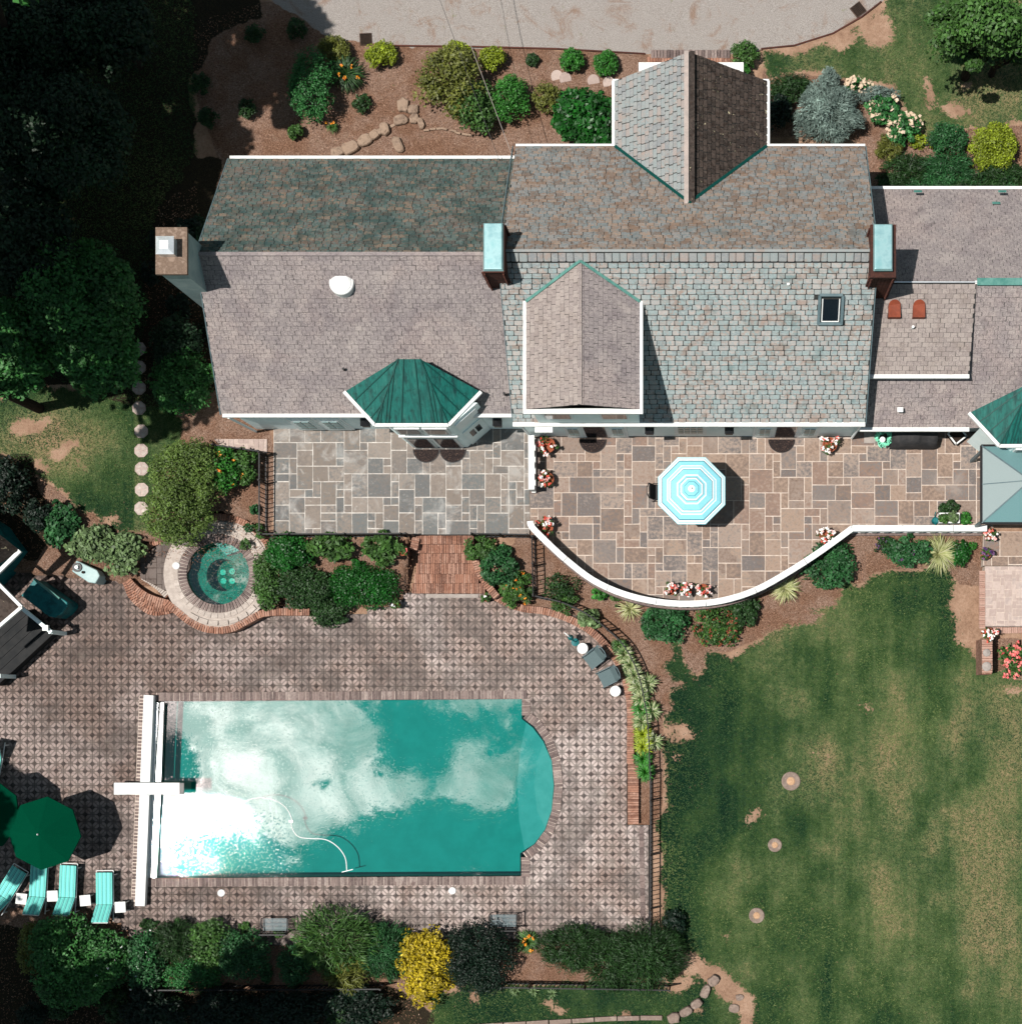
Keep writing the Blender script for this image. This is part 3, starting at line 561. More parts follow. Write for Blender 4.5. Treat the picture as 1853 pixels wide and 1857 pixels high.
# white cover housing along the west end, with its metal track
ch = thing('pool_cover_housing', 'long white cover housing lying along the west end of the pool', 'cover housing', W(264, 1450, DZ))
a, b = W(271.5, 1261, DZ + .2), W(255.5, 1643, DZ + .2)
MB().bar(a, b, 18 * PM(DZ), .22).build('lid', MT['white_paint'], ch, bevel=.015)
for k_, (o_, w__, mt_) in enumerate(((13.5, 4, 'bright_metal'), (19.5, 3, 'dark_glass'), (23, 3.4, 'bright_metal'), (26.5, 1.6, 'dark_glass'))):
    MB().bar(W(271.5 + o_, 1275, DZ + .05), W(256.5 + o_, 1592, DZ + .05), w__ * PM(DZ), .06).build('track', MT[mt_], ch)
db = thing('diving_board', 'short white diving board crossing the pool cover housing', 'diving board', W(240, 1430, DZ))
MB().bar(W(207, 1430.5, DZ + .52), W(326, 1430.5, DZ + .52), 21.5 * PM(-.4), .06).build('board', MT['white_paint'], db, bevel=.01)
MB().bar(W(326, 1430.5, DZ + .52), W(334, 1430.5, DZ + .52), 20.5 * PM(-.4), .055).build('tip_grip', MT['black_plastic'], db)
MB().box(W(225, 1433, DZ + .27), (.35, .34, .44)).build('stand', MT['frame_grey'], db); MB().box(W(272, 1433, DZ + .36), (.12, .38, .26)).build('fulcrum', MT['frame_grey'], db)
bo = MB(); [bo.cyl(W(x, y, DZ + .55), W(x, y, DZ + .565), .02, n=8) for x, y in ((213, 1424), (213, 1437))]; o = bo.build('bolts', MT['bright_metal'], db); o['kind'] = 'stuff'
# floating vacuum hose
hp = [(435, 1458), (462, 1448), (490, 1449), (515, 1462), (528, 1482), (529, 1500), (540, 1517), (560, 1521), (590, 1523), (612, 1536), (626, 1556), (629, 1580)]
def smooth_pts(pts, k=5):
    P_ = [Vector(p) for p in pts]; out = []
    for i in range(len(P_) - 1):
        p0, p1, p2, p3 = P_[max(i - 1, 0)], P_[i], P_[i + 1], P_[min(i + 2, len(P_) - 1)]
        for t in [j / k for j in range(k)]:
            out.append(.5 * ((2 * p1) + (p2 - p0) * t + (2 * p0 - 5 * p1 + 4 * p2 - p3) * t * t + (3 * p1 - p0 - 3 * p2 + p3) * t ** 3))
    return out + [P_[-1]]
vh = thing('cleaner_hose', 'thin white pool cleaner hose floating in a curve on the water', 'hose', W(560, 1520, zw))
MB().tube([W(p.x, p.y, zw + .015) for p in smooth_pts(hp)], .018, 7).build('tube', MT['canvas_white'], vh, smooth=True)
mb = MB(); mb.bar(W(620, 1582, zw + .02), W(640, 1577, zw + .02), .03, .03); mb.box(W(528, 1490, zw + .03), (.16, .1, .05)); mb.build('fitting', MT['canvas_white'], vh)
for x, y, lb in ((401, 1620, 'left'), (820, 1616, 'right')):
    o = MB().cyl(W(x, y, DZ), W(x, y, DZ + .05), .13, n=24).build('skimmer_lid', MT['white_paint'], loc=W(x, y, DZ)); put(o, f'round white skimmer lid on the pavers below the pool, the {lb} one of two', 'skimmer lid', 'skimmer lids in the deck')

# ================================================================ FLAGSTONE PATIOS
def clip(poly, a, b):
    out = []; n = len(poly); s_ = lambda p: (b[0] - a[0]) * (p[1] - a[1]) - (b[1] - a[1]) * (p[0] - a[0])
    for i in range(n):
        p, q_ = poly[i], poly[(i + 1) % n]; sp, sq = s_(p), s_(q_)
        if sp >= 0: out.append(p)
        if sp * sq < 0: t = sp / (sp - sq); out.append((p[0] + (q_[0] - p[0]) * t, p[1] + (q_[1] - p[1]) * t))
    return out
def ccw(poly): return poly if sum(poly[i][0] * poly[(i + 1) % len(poly)][1] - poly[(i + 1) % len(poly)][0] * poly[i][1] for i in range(len(poly))) > 0 else poly[::-1]
def flagging(name, regions, cell, gap, mstone, mmort, z, seed, sizes=None, kind='structure', pc='flagstone', thick=.05, biggest=300):
    r = random.Random(seed)
    base = MB()
    for rg in (regions if name != 'terrace' else [[(961, 780), (1545, 780)] + curve[::-1], [(1545, 780), (1800, 780), (1800, 962), (1545, 962)]]): base.prism(poly_in(rg, z), z - (1.15 if name in ('walkway', 'path', 'terrace', 'patio') else .16), z - .014)
    root = base.build(name, mmort, loc=W(*regions[0][0], z)); put(root, kind=kind)
    xs = [p[0] for rg in regions for p in rg]; ys = [p[1] for rg in regions for p in rg]
    nx_, ny_ = int((max(xs) - min(xs)) / cell) + 2, int((max(ys) - min(ys)) / cell) + 2; ox, oy = min(xs), min(ys)
    used = set(); SZ = sizes or [(3, 2), (2, 3), (2, 2), (2, 2), (1, 2), (2, 1), (1, 1), (3, 2), (2, 3), (3, 3)]; stones = []
    for j in range(ny_):
        for i in range(nx_):
            if (i, j) in used: continue
            opts = SZ[:]; r.shuffle(opts); opts.append((1, 1))
            for a, b in opts:
                cs = [(i + p, j + q_) for p in range(a) for q_ in range(b)]
                if all(c_ not in used for c_ in cs) and i + a <= nx_ + 1: used.update(cs); break
            e = gap / 2; rc = [(ox + i * cell + e, oy + j * cell + e), (ox + (i + a) * cell - e, oy + j * cell + e), (ox + (i + a) * cell - e, oy + (j + b) * cell - e), (ox + i * cell + e, oy + (j + b) * cell - e)]
            jt = lambda: r.uniform(-.35, .35)
            rc = [(x + jt(), y + jt()) for x, y in rc]; cx_, cy_ = ox + (i + a / 2) * cell, oy + (j + b / 2) * cell
            for k_, rg in enumerate(regions):
                if name == 'terrace' and (cx_ < 1545) != (k_ == 0): continue
                w_ = rc; rg = ccw(rg)
                for p, q_ in zip(rg, rg[1:] + rg[:1]):
                    w_ = clip(w_, p, q_)
                    if len(w_) < 3: break
                if len(w_) >= 3:
                    ar = abs(sum(w_[t][0] * w_[(t + 1) % len(w_)][1] - w_[(t + 1) % len(w_)][0] * w_[t][1] for t in range(len(w_)))) / 2
                    if ar > 14: stones.append((ar, w_))
    stones.sort(key=lambda s: -s[0]); rest = MB()
    for k_, (ar, w_) in enumerate(stones):
        zt = z + r.uniform(-.003, .004); pl = poly_in(w_, z); cx_ = sum(p[0] for p in pl) / len(pl); cy_ = sum(p[1] for p in pl) / len(pl)
        if k_ < biggest:
            b_ = MB(); b_.prism(pl, zt - thick, zt); b_.build(pc, mstone, root)
        else: rest.prism(pl, zt - thick, zt)
    if rest.v: o = rest.build(pc + '_fill', mstone, root); o['kind'] = 'stuff'
    return root
flagging('patio', [[(496, 774), (960, 774), (960, 969), (496, 969)]], 14.2, 1.7, MT['flag_grey'], MT['mortar_white'], 0.0, 5)
curve = [(961, 950), (985, 975), (1025, 1012), (1075, 1050), (1130, 1075), (1190, 1089), (1250, 1093), (1310, 1087), (1370, 1068), (1430, 1035), (1490, 996), (1545, 962)]
flagging('terrace', [[(961, 780), (1590, 780), (1590, 934)] + curve[:-1][::-1], [(1500, 780), (1800, 780), (1800, 962), (1500, 962)]], 14.2, 1.5, MT['flag_brown'], MT['mortar'], 0.0, 11)
flagging('path', [[(1783, 964), (1980, 964), (1980, 1026), (1783, 1026)]], 15, 1.5, MT['flag_brown'], MT['mortar'], -.02, 4)
flagging('walkway', [[(1786, 1027), (1980, 1027), (1980, 1136), (1786, 1136)]], 7.0, .8, MT['paver_pink'], MT['mortar'], -.02, 9, [(2, 1), (1, 2), (2, 1), (1, 2), (2, 2)], pc='paver', biggest=300)
flagging('side_path', [[(388, 796), (484, 796), (484, 822), (450, 818), (400, 808)]], 9, .9, MT['paver_pink'], MT['mortar'], -.02, 9, [(2, 1), (1, 2), (1, 1)], pc='paver')
# brick borders of the right-hand walkway
edging = thing('brick_border', 'low red brick border edging the pink paver walkway on the right', 'brick border', W(1782, 1080, 0))
bt = brick_t(11 * PM(), 3.6 * PM(), .08)
Mb = row_M([(1781, 1035), (1781, 1140)], .0, 3.9 * PM()) + row_M([(1795, 1143), (1960, 1143)], .0, 3.9 * PM())
pieces('brick', bt, Mb, MT['brick_pink'], edging, 300)

# ================================================================ SPA, BRICK STEPS AND EDGING
spa = thing('hot_tub', 'round sunken spa ringed with pale stone and brick beside the terrace', 'spa', W(*SPA, -.4))
zs = -.38; cs = W(*SPA, zs); ps = PM(zs)
MB().ring(cs, 57 * ps, 99 * ps, DZ - .1, zs - .03, 64).build('stone_rim', MT['spa_stone'], spa)
def ring_M(r_, z, step, a0=0, a1=360, c=cs):
    n_ = int(abs(R(a1 - a0)) * r_ / step); return [Matrix.Translation((c.x + r_ * math.cos(t), c.y + r_ * math.sin(t), z + rng.normal(0, .002))) @ Matrix.Rotation(t + rng.normal(0, .01), 4, 'Z') for t in [R(a0) + R(a1 - a0) * (i + .5) / n_ for i in range(n_)]]
pieces('coping_brick', brick_t(15 * ps, 4.6 * ps, .08), ring_M(64 * ps, zs + .01, 5.9 * ps), MT['coping'], spa)
pieces('paving_block', brick_t(9 * ps, 11 * ps, .06), ring_M(77 * ps, zs - .005, 12 * ps, 0, 360), MT['spa_stone'], spa)
pieces('rim_stone', brick_t(9 * ps, 17 * ps, .1), ring_M(90 * ps, zs + .03, 18 * ps, -125, 150), MT['spa_stone'], spa)
sb = MB(); sb.lathe((cs.x, cs.y, 0), [(57 * ps, zs - .03), (57 * ps, -.95), (42 * ps, -.95)], 48); sb.f.pop(); sb.build('seat_ledge', MT['spa_plaster'], spa)
sb = MB(); sb.lathe((cs.x, cs.y, 0), [(30 * ps, -.95), (28 * ps, -1.5)], 48); sb.build('footwell', MT['spa_plaster'], spa)
MB().ring(cs, 30 * ps, 44 * ps, -1.0, -.94, 48).build('bench', MT['spa_plaster'], spa)
MB().prism([(cs.x + 56 * ps * math.cos(R(a)), cs.y + 56 * ps * math.sin(R(a))) for a in range(50, 100, 6)] + [(cs.x + 10 * ps, cs.y + 34 * ps)], -.95, -.62).build('step', MT['pool_step'], spa)
for dx, dy in ((-10, 7), (7, 9), (-9, -9), (7, -9)): MB().cyl((cs.x + (dx + 2) * ps, cs.y + dy * ps, -1.47), (cs.x + (dx + 2) * ps, cs.y + dy * ps, -1.44), 5.6 * ps, n=16).build('drain_cover', MT['white_paint'], spa)
MT['spa_water'] = water_mat('spa_water', (.12, .82, .74), 1.5, .03, (.85, 1, .97))
o = MB().cyl((cs.x, cs.y, -1.62), (cs.x, cs.y, zs - .10), 57.6 * ps, n=64).build('spa_water', MT['spa_water']); o.name = 'water'; put(o, kind='structure')
o = MB().cyl(W(319, 1026, -.36), W(319, 1026, -.33), .13, n=18).build('skimmer_lid', MT['white_paint'], loc=W(319, 1026, -.36)); put(o, 'small round white lid on the stone rim left of the spa', 'skimmer lid')
# stone landing west of the spa
flagging('landing', [[(254, 1010), (300, 980), (350, 982), (345, 1030), (316, 1080), (254, 1048)]], 10, .9, MT['tile_band'], MT['tile_joint'], -.42, 3, [(2, 1), (1, 1), (1, 2), (2, 2)], pc='paver')
ew = thing('brick_edging', 'curving red brick wall cap around the spa and planting bed', 'brick edging', W(395, 1130, -.4))
def capwall(parent, pts, wid, z, zb, kind='brick', m_='brick', lim=0, tw=3.6, wallmat='brick'):
    P_ = Wp([tuple(p) for p in pts], z); mb_ = MB()
    for a_, b_ in zip(P_, P_[1:]):
        d_ = (b_ - a_).normalized(); mb_.bar(Vector((a_.x, a_.y, (z + zb) / 2 - .03)) - d_ * .02, Vector((b_.x, b_.y, (z + zb) / 2 - .03)) + d_ * .02, wid * PM(z) - .03, z - zb - .06)
    mb_.build('wall_core', MT[wallmat], parent)
    Ms_ = row_M(pts, z, (tw + .7) * PM(z))
    t_ = brick_t(wid * PM(z), tw * PM(z), .07)
    if lim: pieces(kind, t_, Ms_, MT[m_], parent, lim)
    else: field(kind + '_course', t_, Ms_, MT[m_], parent)
spl = lambda p, k=4: [(q_.x, q_.y) for q_ in smooth_pts([(a, b, 0) for a, b in p], k)]
capwall(ew, spl([(300, 1092), (320, 1108), (342, 1126), (368, 1139), (395, 1143), (422, 1139), (448, 1126), (474, 1113), (505, 1110), (560, 1110)]), 13, -.40, -1.0, lim=120)
ew2 = thing('brick_edging', 'brick arc behind the spa on its north east side', 'brick edging', W(440, 980, -.3))
capwall(ew2, arc(395, 1042, 105, -105, 4, 18), 12, -.30, -.9, lim=80)
ew3 = thing('brick_edging', 'short brick arc on the west landing of the spa', 'brick edging', W(275, 1000, -.4))
capwall(ew3, spl([(258, 1010), (264, 996), (276, 986), (290, 983)]), 9, -.38, -.7, lim=40)
pbk = thing('stone_step', 'short pale ribbed step between the spa landing and the brick fan', 'step', W(278, 1062, -.5)); capwall(pbk, [(258, 1046), (272, 1054), (288, 1066), (302, 1080)], 11, -.44, -1.0, m_='spa_stone', lim=30)
fs = thing('brick_steps', 'fan shaped red brick steps below the spa landing', 'brick steps', W(270, 1085, -.8))
for k_, (r_, z_) in enumerate(((12, -.5), (24, -.58), (36, -.70), (48, -.82))):
    pts = spl([(232 + k_ * -1.5, 1052 + k_ * 1), (246 - k_ * 2, 1062 + r_ * .45), (268 + k_, 1074 + r_ * .72), (296, 1086 + r_ * .48), (312 + k_, 1092 + r_ * .25)], 4)
    capwall(fs, pts, 12, z_, -1.0, lim=60)
# entrance brick stairs from terrace to deck
stp = thing('brick_steps', 'wide red brick steps leading down from the flagstone patio to the pool deck', 'brick steps', W(810, 1030, -.5))
ST = [(754, 858, 979, 16, -.12), (754, 852, 995, 17, -.26), (758, 858, 1012, 19, -.38), (754, 862, 1031, 20, -.50), (751, 868, 1049, 18, -.62), (747, 880, 1067, 19, -.74)]
for xa, xb, y_, w_, z_ in ST:
    MB().box((W((xa + xb) / 2, y_, z_).x, W(0, y_, z_).y, (z_ - 1.05) / 2 - .03), ((xb - xa) * PM(z_), (w_ - .6) * PM(z_), z_ + 1.05 - .06)).build('step', MT['mortar_dark'], stp)
    rows = 1
    for q_ in range(rows):
        yy = y_ + (0 if rows == 1 else (q_ - .5) * w_ / 2)
        Ms_ = row_M([(xa, yy), (xb, yy)], z_, 3.9 * PM(z_)); 
        pieces('brick', brick_t((w_ / rows - .5) * PM(z_), 3.3 * PM(z_), .07), Ms_[::1], MT['brick'], stp, 32, 'brick_course')
MB().box(W(820, 1081, DZ + .02), (95 * PM(DZ), 6.5 * PM(DZ), .05)).build('sill', MT['concrete'], stp)
for lb, pts, w_, z_ in (('west cheek', [(754, 976), (750, 995)], 14, .02), ('east cheek', [(858, 1004), (864, 1024), (872, 1044), (884, 1062), (900, 1082)], 13, -.35)):
    e_ = thing('brick_cheek', f'brick cheek wall on the {lb.split()[0]} side of the wide brick steps', 'brick wall', W(*pts[0], z_)); capwall(e_, spl([(a, b) for a, b in pts], 3), w_, z_, -1.0, lim=60)
e_ = thing('brick_edging', 'long curved red brick bed edging between the pool deck and planting', 'brick edging', W(1080, 1160, -.7))
capwall(e_, spl([(892, 1078), (915, 1092), (945, 1103), (985, 1108), (1020, 1118), (1050, 1132), (1080, 1152), (1106, 1180), (1126, 1212), (1138, 1250), (1143, 1290), (1143, 1340), (1143, 1385)]), 13, -.72, -1.05, lim=160)
e_ = thing('brick_border', 'straight wide brick border at the east edge of the pool deck', 'brick border', W(1148, 1430, -.8))
capwall(e_, [(1148, 1388), (1148, 1494)], 20, -.75, -1.05, lim=60, tw=3.4)
# lower right deck kerb
kb = thing('stone_kerb', 'plain stone kerb strip along the deck edge beside the iron fence', 'kerb', W(1166, 1590, DZ))
pieces('kerb_stone', brick_t(9 * PM(DZ), 12 * PM(DZ), .08), row_M([(1163, 1500), (1166, 1680)], DZ + .02, 12.4 * PM(DZ)), MT['coping'], kb)
# ================================================================ HOUSE
house = thing('house', 'long white house with slate and grey shingle roofs, chimneys and dormers, above the terraces', 'house', W(1000, 760, 0))
def roofplane(name, O, U, V_, uvpoly, mat_under, thick=.12):
    """sloping deck slab; O origin at the eave, U along, V up the slope; poly in (u,v)"""
    N = U.cross(V_).normalized()
    if N.z < 0: N = -N
    P = [O + U * a + V_ * b for a, b in uvpoly]; n = len(P); mb = MB()
    area = sum(uvpoly[i][0] * uvpoly[(i + 1) % n][1] - uvpoly[(i + 1) % n][0] * uvpoly[i][1] for i in range(n))
    up = [tuple(p) for p in P]; dn = [tuple(p - N * thick) for p in P]
    top = tuple(range(n)); fl_ = (U.cross(V_).z > 0) == (area > 0)
    mb.add(up + dn, [top if fl_ else top[::-1]] + [((i + 1) % n, i, n + i, n + (i + 1) % n) if fl_ else (i, (i + 1) % n, n + (i + 1) % n, n + i) for i in range(n)] + [tuple(range(n, 2 * n))[::-1] if fl_ else tuple(range(n, 2 * n))])
    o = mb.build(name, mat_under, house); o['_uv'] = 1; return o, O, U, V_, N
def tiles(rp, uvpoly, w, ex, mats, kind, limit, skip=None, sort=None, cham=.10, th=.028, over=.86, gap=.024):
    o, O, U, V_, N = rp; L = ex * over; t = MB(); hw = w / 2 - gap / 2; c_ = w * cham
    a = th; b = .008
    top = [(-hw + c_, 0, a), (hw - c_, 0, a), (hw, c_ * .8, a - (a - b) * c_ * .8 / L), (hw, L, b), (-hw, L, b), (-hw, c_ * .8, a - (a - b) * c_ * .8 / L)] if cham else [(-hw, 0, a), (hw, 0, a), (hw, L, b), (-hw, L, b)]
    k = len(top); t.add(top + [(x, y, 0.0) for x, y, z in top], [tuple(range(k))] + [(i, k + i, k + (i + 1) % k, (i + 1) % k) for i in range(k)])
    us = [p[0] for p in uvpoly]; vs_ = [p[1] for p in uvpoly]; Ms_ = []
    Rm = Matrix((U, V_, N)).transposed().to_4x4(); flip = Rm.determinant() < 0
    r = random.Random(len(uvpoly) * 31 + int(w * 1000) + int(O.x * 10))
    row = 0; v = min(vs_)
    while v < max(vs_) - ex * .3:
        vm = min(max(v + ex * .5, min(vs_) + 1e-4), max(vs_) - 1e-4); cr_ = []
        for (ua, va), (ub, vb) in zip(uvpoly, uvpoly[1:] + uvpoly[:1]):
            if (va > vm) != (vb > vm): cr_.append(ua + (ub - ua) * (vm - va) / (vb - va))
        if len(cr_) < 2: v += ex; row += 1; continue
        lo_, hi_ = min(cr_), max(cr_)
        u = min(us) + (w / 2 if row % 2 else 0) + r.uniform(-.02, .02) - w * .5
        while u < max(us) + w * .5:
            w_n = w * (r.uniform(.78, 1.22) if cham else 1); a_, b_ = max(u - w / 2, lo_), min(u - w / 2 + w_n, hi_); um = (a_ + b_) / 2
            if b_ - a_ > .05 and not (skip and any(inpoly(np.array([um, v + ex * .5]), s) for s in skip)):
                M_ = Matrix.Translation(O + U * (um + r.uniform(-.005, .005)) + V_ * (v + r.uniform(-.005, .005)) + N * r.uniform(0, .006)) @ Rm @ Matrix.Rotation(r.uniform(-.012, .012), 4, 'Z') @ Matrix.Diagonal(((b_ - a_) / w, 1, 1, 1))
                Ms_.append((um, v, M_))
            u += w_n
        v += ex; row += 1
    if sort: Ms_.sort(key=sort)
    if flip: t.f = [f[::-1] for f in t.f]
    pieces(kind, t, [m_[2] for m_ in Ms_], mats, o, limit, kind + '_field'); return len(Ms_)
X = Vector((1, 0, 0))
def slope(O, x0, x1, yr, zr):   # plane rising from eave line to ridge
    V_ = Vector((0, yr - O.y, zr - O.z)); L = V_.length; return V_ / L, L
# --- left wing
ye, yn, ze, yr, zr = 10.20, 18.94, 2.9, 14.62, 6.3; xw, xe = -16.62, -6.45
O = Vector((xw, ye, ze)); V1, L1_ = slope(O, 0, 0, yr, zr); wl = xe - xw
rpS = roofplane('roof_slope', O, X, V1, [(0, 0), (wl, 0), (wl, L1_), (.30, L1_)], MT['underlay'])
tiles(rpS, [(0, 0), (wl, 0), (wl, L1_), (.30, L1_)], .235, .158, MT['shingle'], 'shingle', 150, cham=0, th=.014, over=.95, gap=.012, sort=lambda a: (a[0] - 3) ** 2 + (a[1] - 1.5) ** 2)
O = Vector((xw + .25, yn, ze)); V2, L2_ = slope(O, 0, 0, yr, zr)
rpN = roofplane('roof_slope', O, X, V2, [(0, 0), (wl - .25, 0), (wl - .25, L2_), (.05, L2_)], MT['underlay'])
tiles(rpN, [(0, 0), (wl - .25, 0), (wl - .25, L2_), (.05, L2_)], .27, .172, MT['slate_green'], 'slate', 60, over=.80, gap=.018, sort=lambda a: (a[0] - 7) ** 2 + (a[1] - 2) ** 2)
# --- main block
mye, myn, mze, myr, mzr = 9.85, 19.26, 3.2, 14.56, 6.8; mxw, mxe = -6.58, 5.42
O = Vector((mxw, mye, mze)); V3, L3_ = slope(O, 0, 0, myr, mzr); ml = mxe - mxw
rpMS = roofplane('roof_slope', O, X, V3, [(0, 0), (ml, 0), (ml, L3_), (0, L3_)], MT['underlay'])
def uvm(px, py, O_, V_, ymap):   # pixel on slope plane -> (u, v)
    d = Vector(((px - NX) / F, (NY - py) / F, -1.0)); C0 = Vector((0, 0, H)); N = X.cross(V_); t = (O_ - C0).dot(N) / d.dot(N); P = C0 + d * t - O_; return (P.x, P.dot(V_))
dorm = [uvm(x, y, O, V3, 0) for x, y in ((960, 552), (1053, 478), (1156, 556), (1152, 740), (958, 740))]
lt = [uvm(x, y, O, V3, 0) for x, y in ((1486, 534), (1527, 534), (1527, 586), (1486, 586))]
tiles(rpMS, [(0, 0), (ml, 0), (ml, L3_ - .32), (0, L3_ - .32)], .295, .174, MT['slate'], 'slate', 240, skip=[dorm, lt], sort=lambda a: (a[0] - 8.7) ** 2 + (a[1] - 2.5) ** 2)
tiles(rpMS, [(0, L3_ - .32), (ml, L3_ - .32), (ml, L3_ + .05), (0, L3_ + .05)], .25, .30, MT['slate_pale'], 'ridge_slate', 60, cham=.1, th=.05)
O = Vector((mxw + .1, myn, mze)); V4, L4_ = slope(O, 0, 0, myr, mzr)
rpMN = roofplane('roof_slope', O, X, V4, [(0, 0), (ml - .1, 0), (ml - .1, L4_), (0, L4_)], MT['underlay'])
cg = [uvm(x, y, O, V4, 0) for x, y in ((1122, 262), (1250, 360), (1384, 262))]
tiles(rpMN, [(0, 0), (ml - .1, 0), (ml - .1, L4_ - .02), (0, L4_ - .02)], .30, .165, MT['slate_north'], 'slate', 0, skip=[cg], over=.80, gap=.016)
MB().bar((mxw, myr, mzr + .03), (mxe, myr, mzr + .03), .08, .04).build('ridge_cap', MT['slate_pale'], house)
MB().bar((xw + .3, yr, zr + .015), (xe, yr, zr + .015), .12, .05).build('ridge_cap', MT['shingle'], house)
# --- cross gable to the north
gxw, gxe, gxr, gyN, gze, gzr = W(1115, 0, 3.2).x, W(1390, 0, 3.2).x, W(1250, 0, 5.2).x, 21.5, 3.2, 5.2
yi = lambda z: myn + (myr - myn) * (z - mze) / (mzr - mze)      # where height z meets the main north slope
Yv = Vector((0, 1, 0))
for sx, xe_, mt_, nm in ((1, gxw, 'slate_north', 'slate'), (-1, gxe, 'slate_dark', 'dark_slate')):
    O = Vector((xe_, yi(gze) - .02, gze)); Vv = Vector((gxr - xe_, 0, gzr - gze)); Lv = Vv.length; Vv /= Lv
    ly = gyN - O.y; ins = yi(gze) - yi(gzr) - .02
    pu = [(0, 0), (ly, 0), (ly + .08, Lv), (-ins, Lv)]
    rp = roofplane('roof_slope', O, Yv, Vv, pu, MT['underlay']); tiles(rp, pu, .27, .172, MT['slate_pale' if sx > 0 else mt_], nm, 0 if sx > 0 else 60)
o = MB(); o.bar((gxr - .1, yi(gzr) - .05, gzr + .05), (gxr - .1, gyN + .1, gzr + .05), .15, .04); o.build('ridge_cap', MT['ridge_stone'], house)
o = MB(); o.bar((gxr + .09, yi(gzr) - .05, gzr + .03), (gxr + .09, gyN + .1, gzr + .03), .16, .04); o.build('ridge_cap', MT['slate_dark'], house)
for xe_ in (gxw, gxe):
    MB().bar((xe_, yi(gze), gze + .06), (gxr, yi(gzr) - .02, gzr + .07), .1, .03).build('valley_flashing', MT['copper_seam'], house)
MB().prism([(gxw + .1, 18.9), (gxe - .1, 18.9), (gxe - .1, gyN - .12), (gxw + .1, gyN - .12)], -.1, gze - .05).build('wall', MT['wall_paint'], house)
MB().add([(gxw + .15, gyN - .13, gze - .06), (gxe - .15, gyN - .13, gze - .06), (gxr, gyN - .13, gzr - .1)], [(0, 1, 2), (2, 1, 0)]).build('gable_wall', MT['wall_paint'], house)
def gutter(a, b, w=.11, h_=.1, m_='white_paint', nm='gutter'):
    g_ = MB(); g_.bar(a, b, w, h_); g_.build(nm, MT[m_], house)
gutter((gxw - .05, 19.3, 3.17), (gxw - .05, gyN, 3.17)); gutter((gxe + .05, 19.3, 3.17), (gxe + .05, gyN, 3.17))
gutter((gxw - .08, gyN + .02, 3.12), (gxw + .5, gyN + .02, 3.12)); gutter((gxe + .08, gyN + .02, 3.12), (gxe - .5, gyN + .02, 3.12))
px0, px1 = W(1158, 0, 3.0).x, W(1348, 0, 3.0).x; pyn = W(0, 121, 3.0).y
por = MB(); por.box(((px0 + px1) / 2, (gyN + pyn) / 2, 2.95), (px1 - px0, pyn - gyN + .3, .16)); por.build('porch_roof', MT['white_paint'], house)
for x_ in (px0 + .15, px1 - .15): MB().cyl((x_, pyn - .15, -.1), (x_, pyn - .15, 2.87), .1, n=12).build('porch_column', MT['white_paint'], house)
# --- right wing
rye, ryn, rze, ryr, rzr = 9.86, 18.15, 2.2, 14.08, 5.0; rxw, rxe = 5.30, 15.5
O = Vector((rxw, rye, rze)); V5, L5_ = slope(O, 0, 0, ryr, rzr); rl = rxe - rxw
rpRS = roofplane('roof_slope', O, X, V5, [(0, 0), (rl, 0), (rl, L5_), (0, L5_)], MT['underlay'])
tiles(rpRS, [(0, 0), (rl, 0), (rl, L5_), (0, L5_)], .235, .158, MT['shingle'], 'shingle', 0, cham=0, th=.014, over=.95, gap=.012)
O = Vector((rxw, ryn, rze)); V6, L6_ = slope(O, 0, 0, ryr, rzr)
rpRN = roofplane('roof_slope', O, X, V6, [(0, 0), (rl, 0), (rl, L6_), (0, L6_)], MT['underlay'])
tiles(rpRN, [(0, 0), (rl, 0), (rl, L6_), (0, L6_)], .235, .158, MT['shingle'], 'shingle', 0, cham=0, th=.014, over=.95, gap=.012)
# raised shed dormer on it
sx0, sx1 = rxw + .02, W(1770, 0, 5.0).x; szS = 3.7; syS = W(0, 680, szS).y
O = Vector((sx0, syS, szS)); V7 = Vector((0, ryr - syS, rzr + .05 - szS)); L7_ = V7.length; V7 /= L7_; sw = sx1 - sx0
rpSh = roofplane('dormer_roof', O, X, V7, [(0, 0), (sw, 0), (sw, L7_), (0, L7_)], MT['underlay'], .1)
tiles(rpSh, [(0, 0), (sw, 0), (sw, L7_), (0, L7_)], .235, .158, MT['shingle_light'], 'shingle', 0, cham=0, th=.014, over=.95, gap=.012)
MB().prism([(sx0 + .05, syS + .12), (sx1 - .06, syS + .12), (sx1 - .06, ryr - .3), (sx0 + .05, ryr - .3)], 2.4, szS - .03).build('wall', MT['wall_paint'], house)
mb = MB(); mb.add([(sx1 - .05, syS + .1, szS - .12), (sx1 - .05, ryr, rzr - .08), (sx1 - .05, ryr, rzr - .6), (sx1 - .05, syS + .1, szS - 1.2)], [(0, 1, 2, 3), (3, 2, 1, 0)]); mb.build('dormer_side', MT['wall_paint'], house)
gutter((sx0, syS - .05, szS - .02), (sx1, syS - .05, szS - .02), .13, .12)
gutter((sx1, ryr, rzr + .06), (sx1, ryr, rzr + .061 + .001))
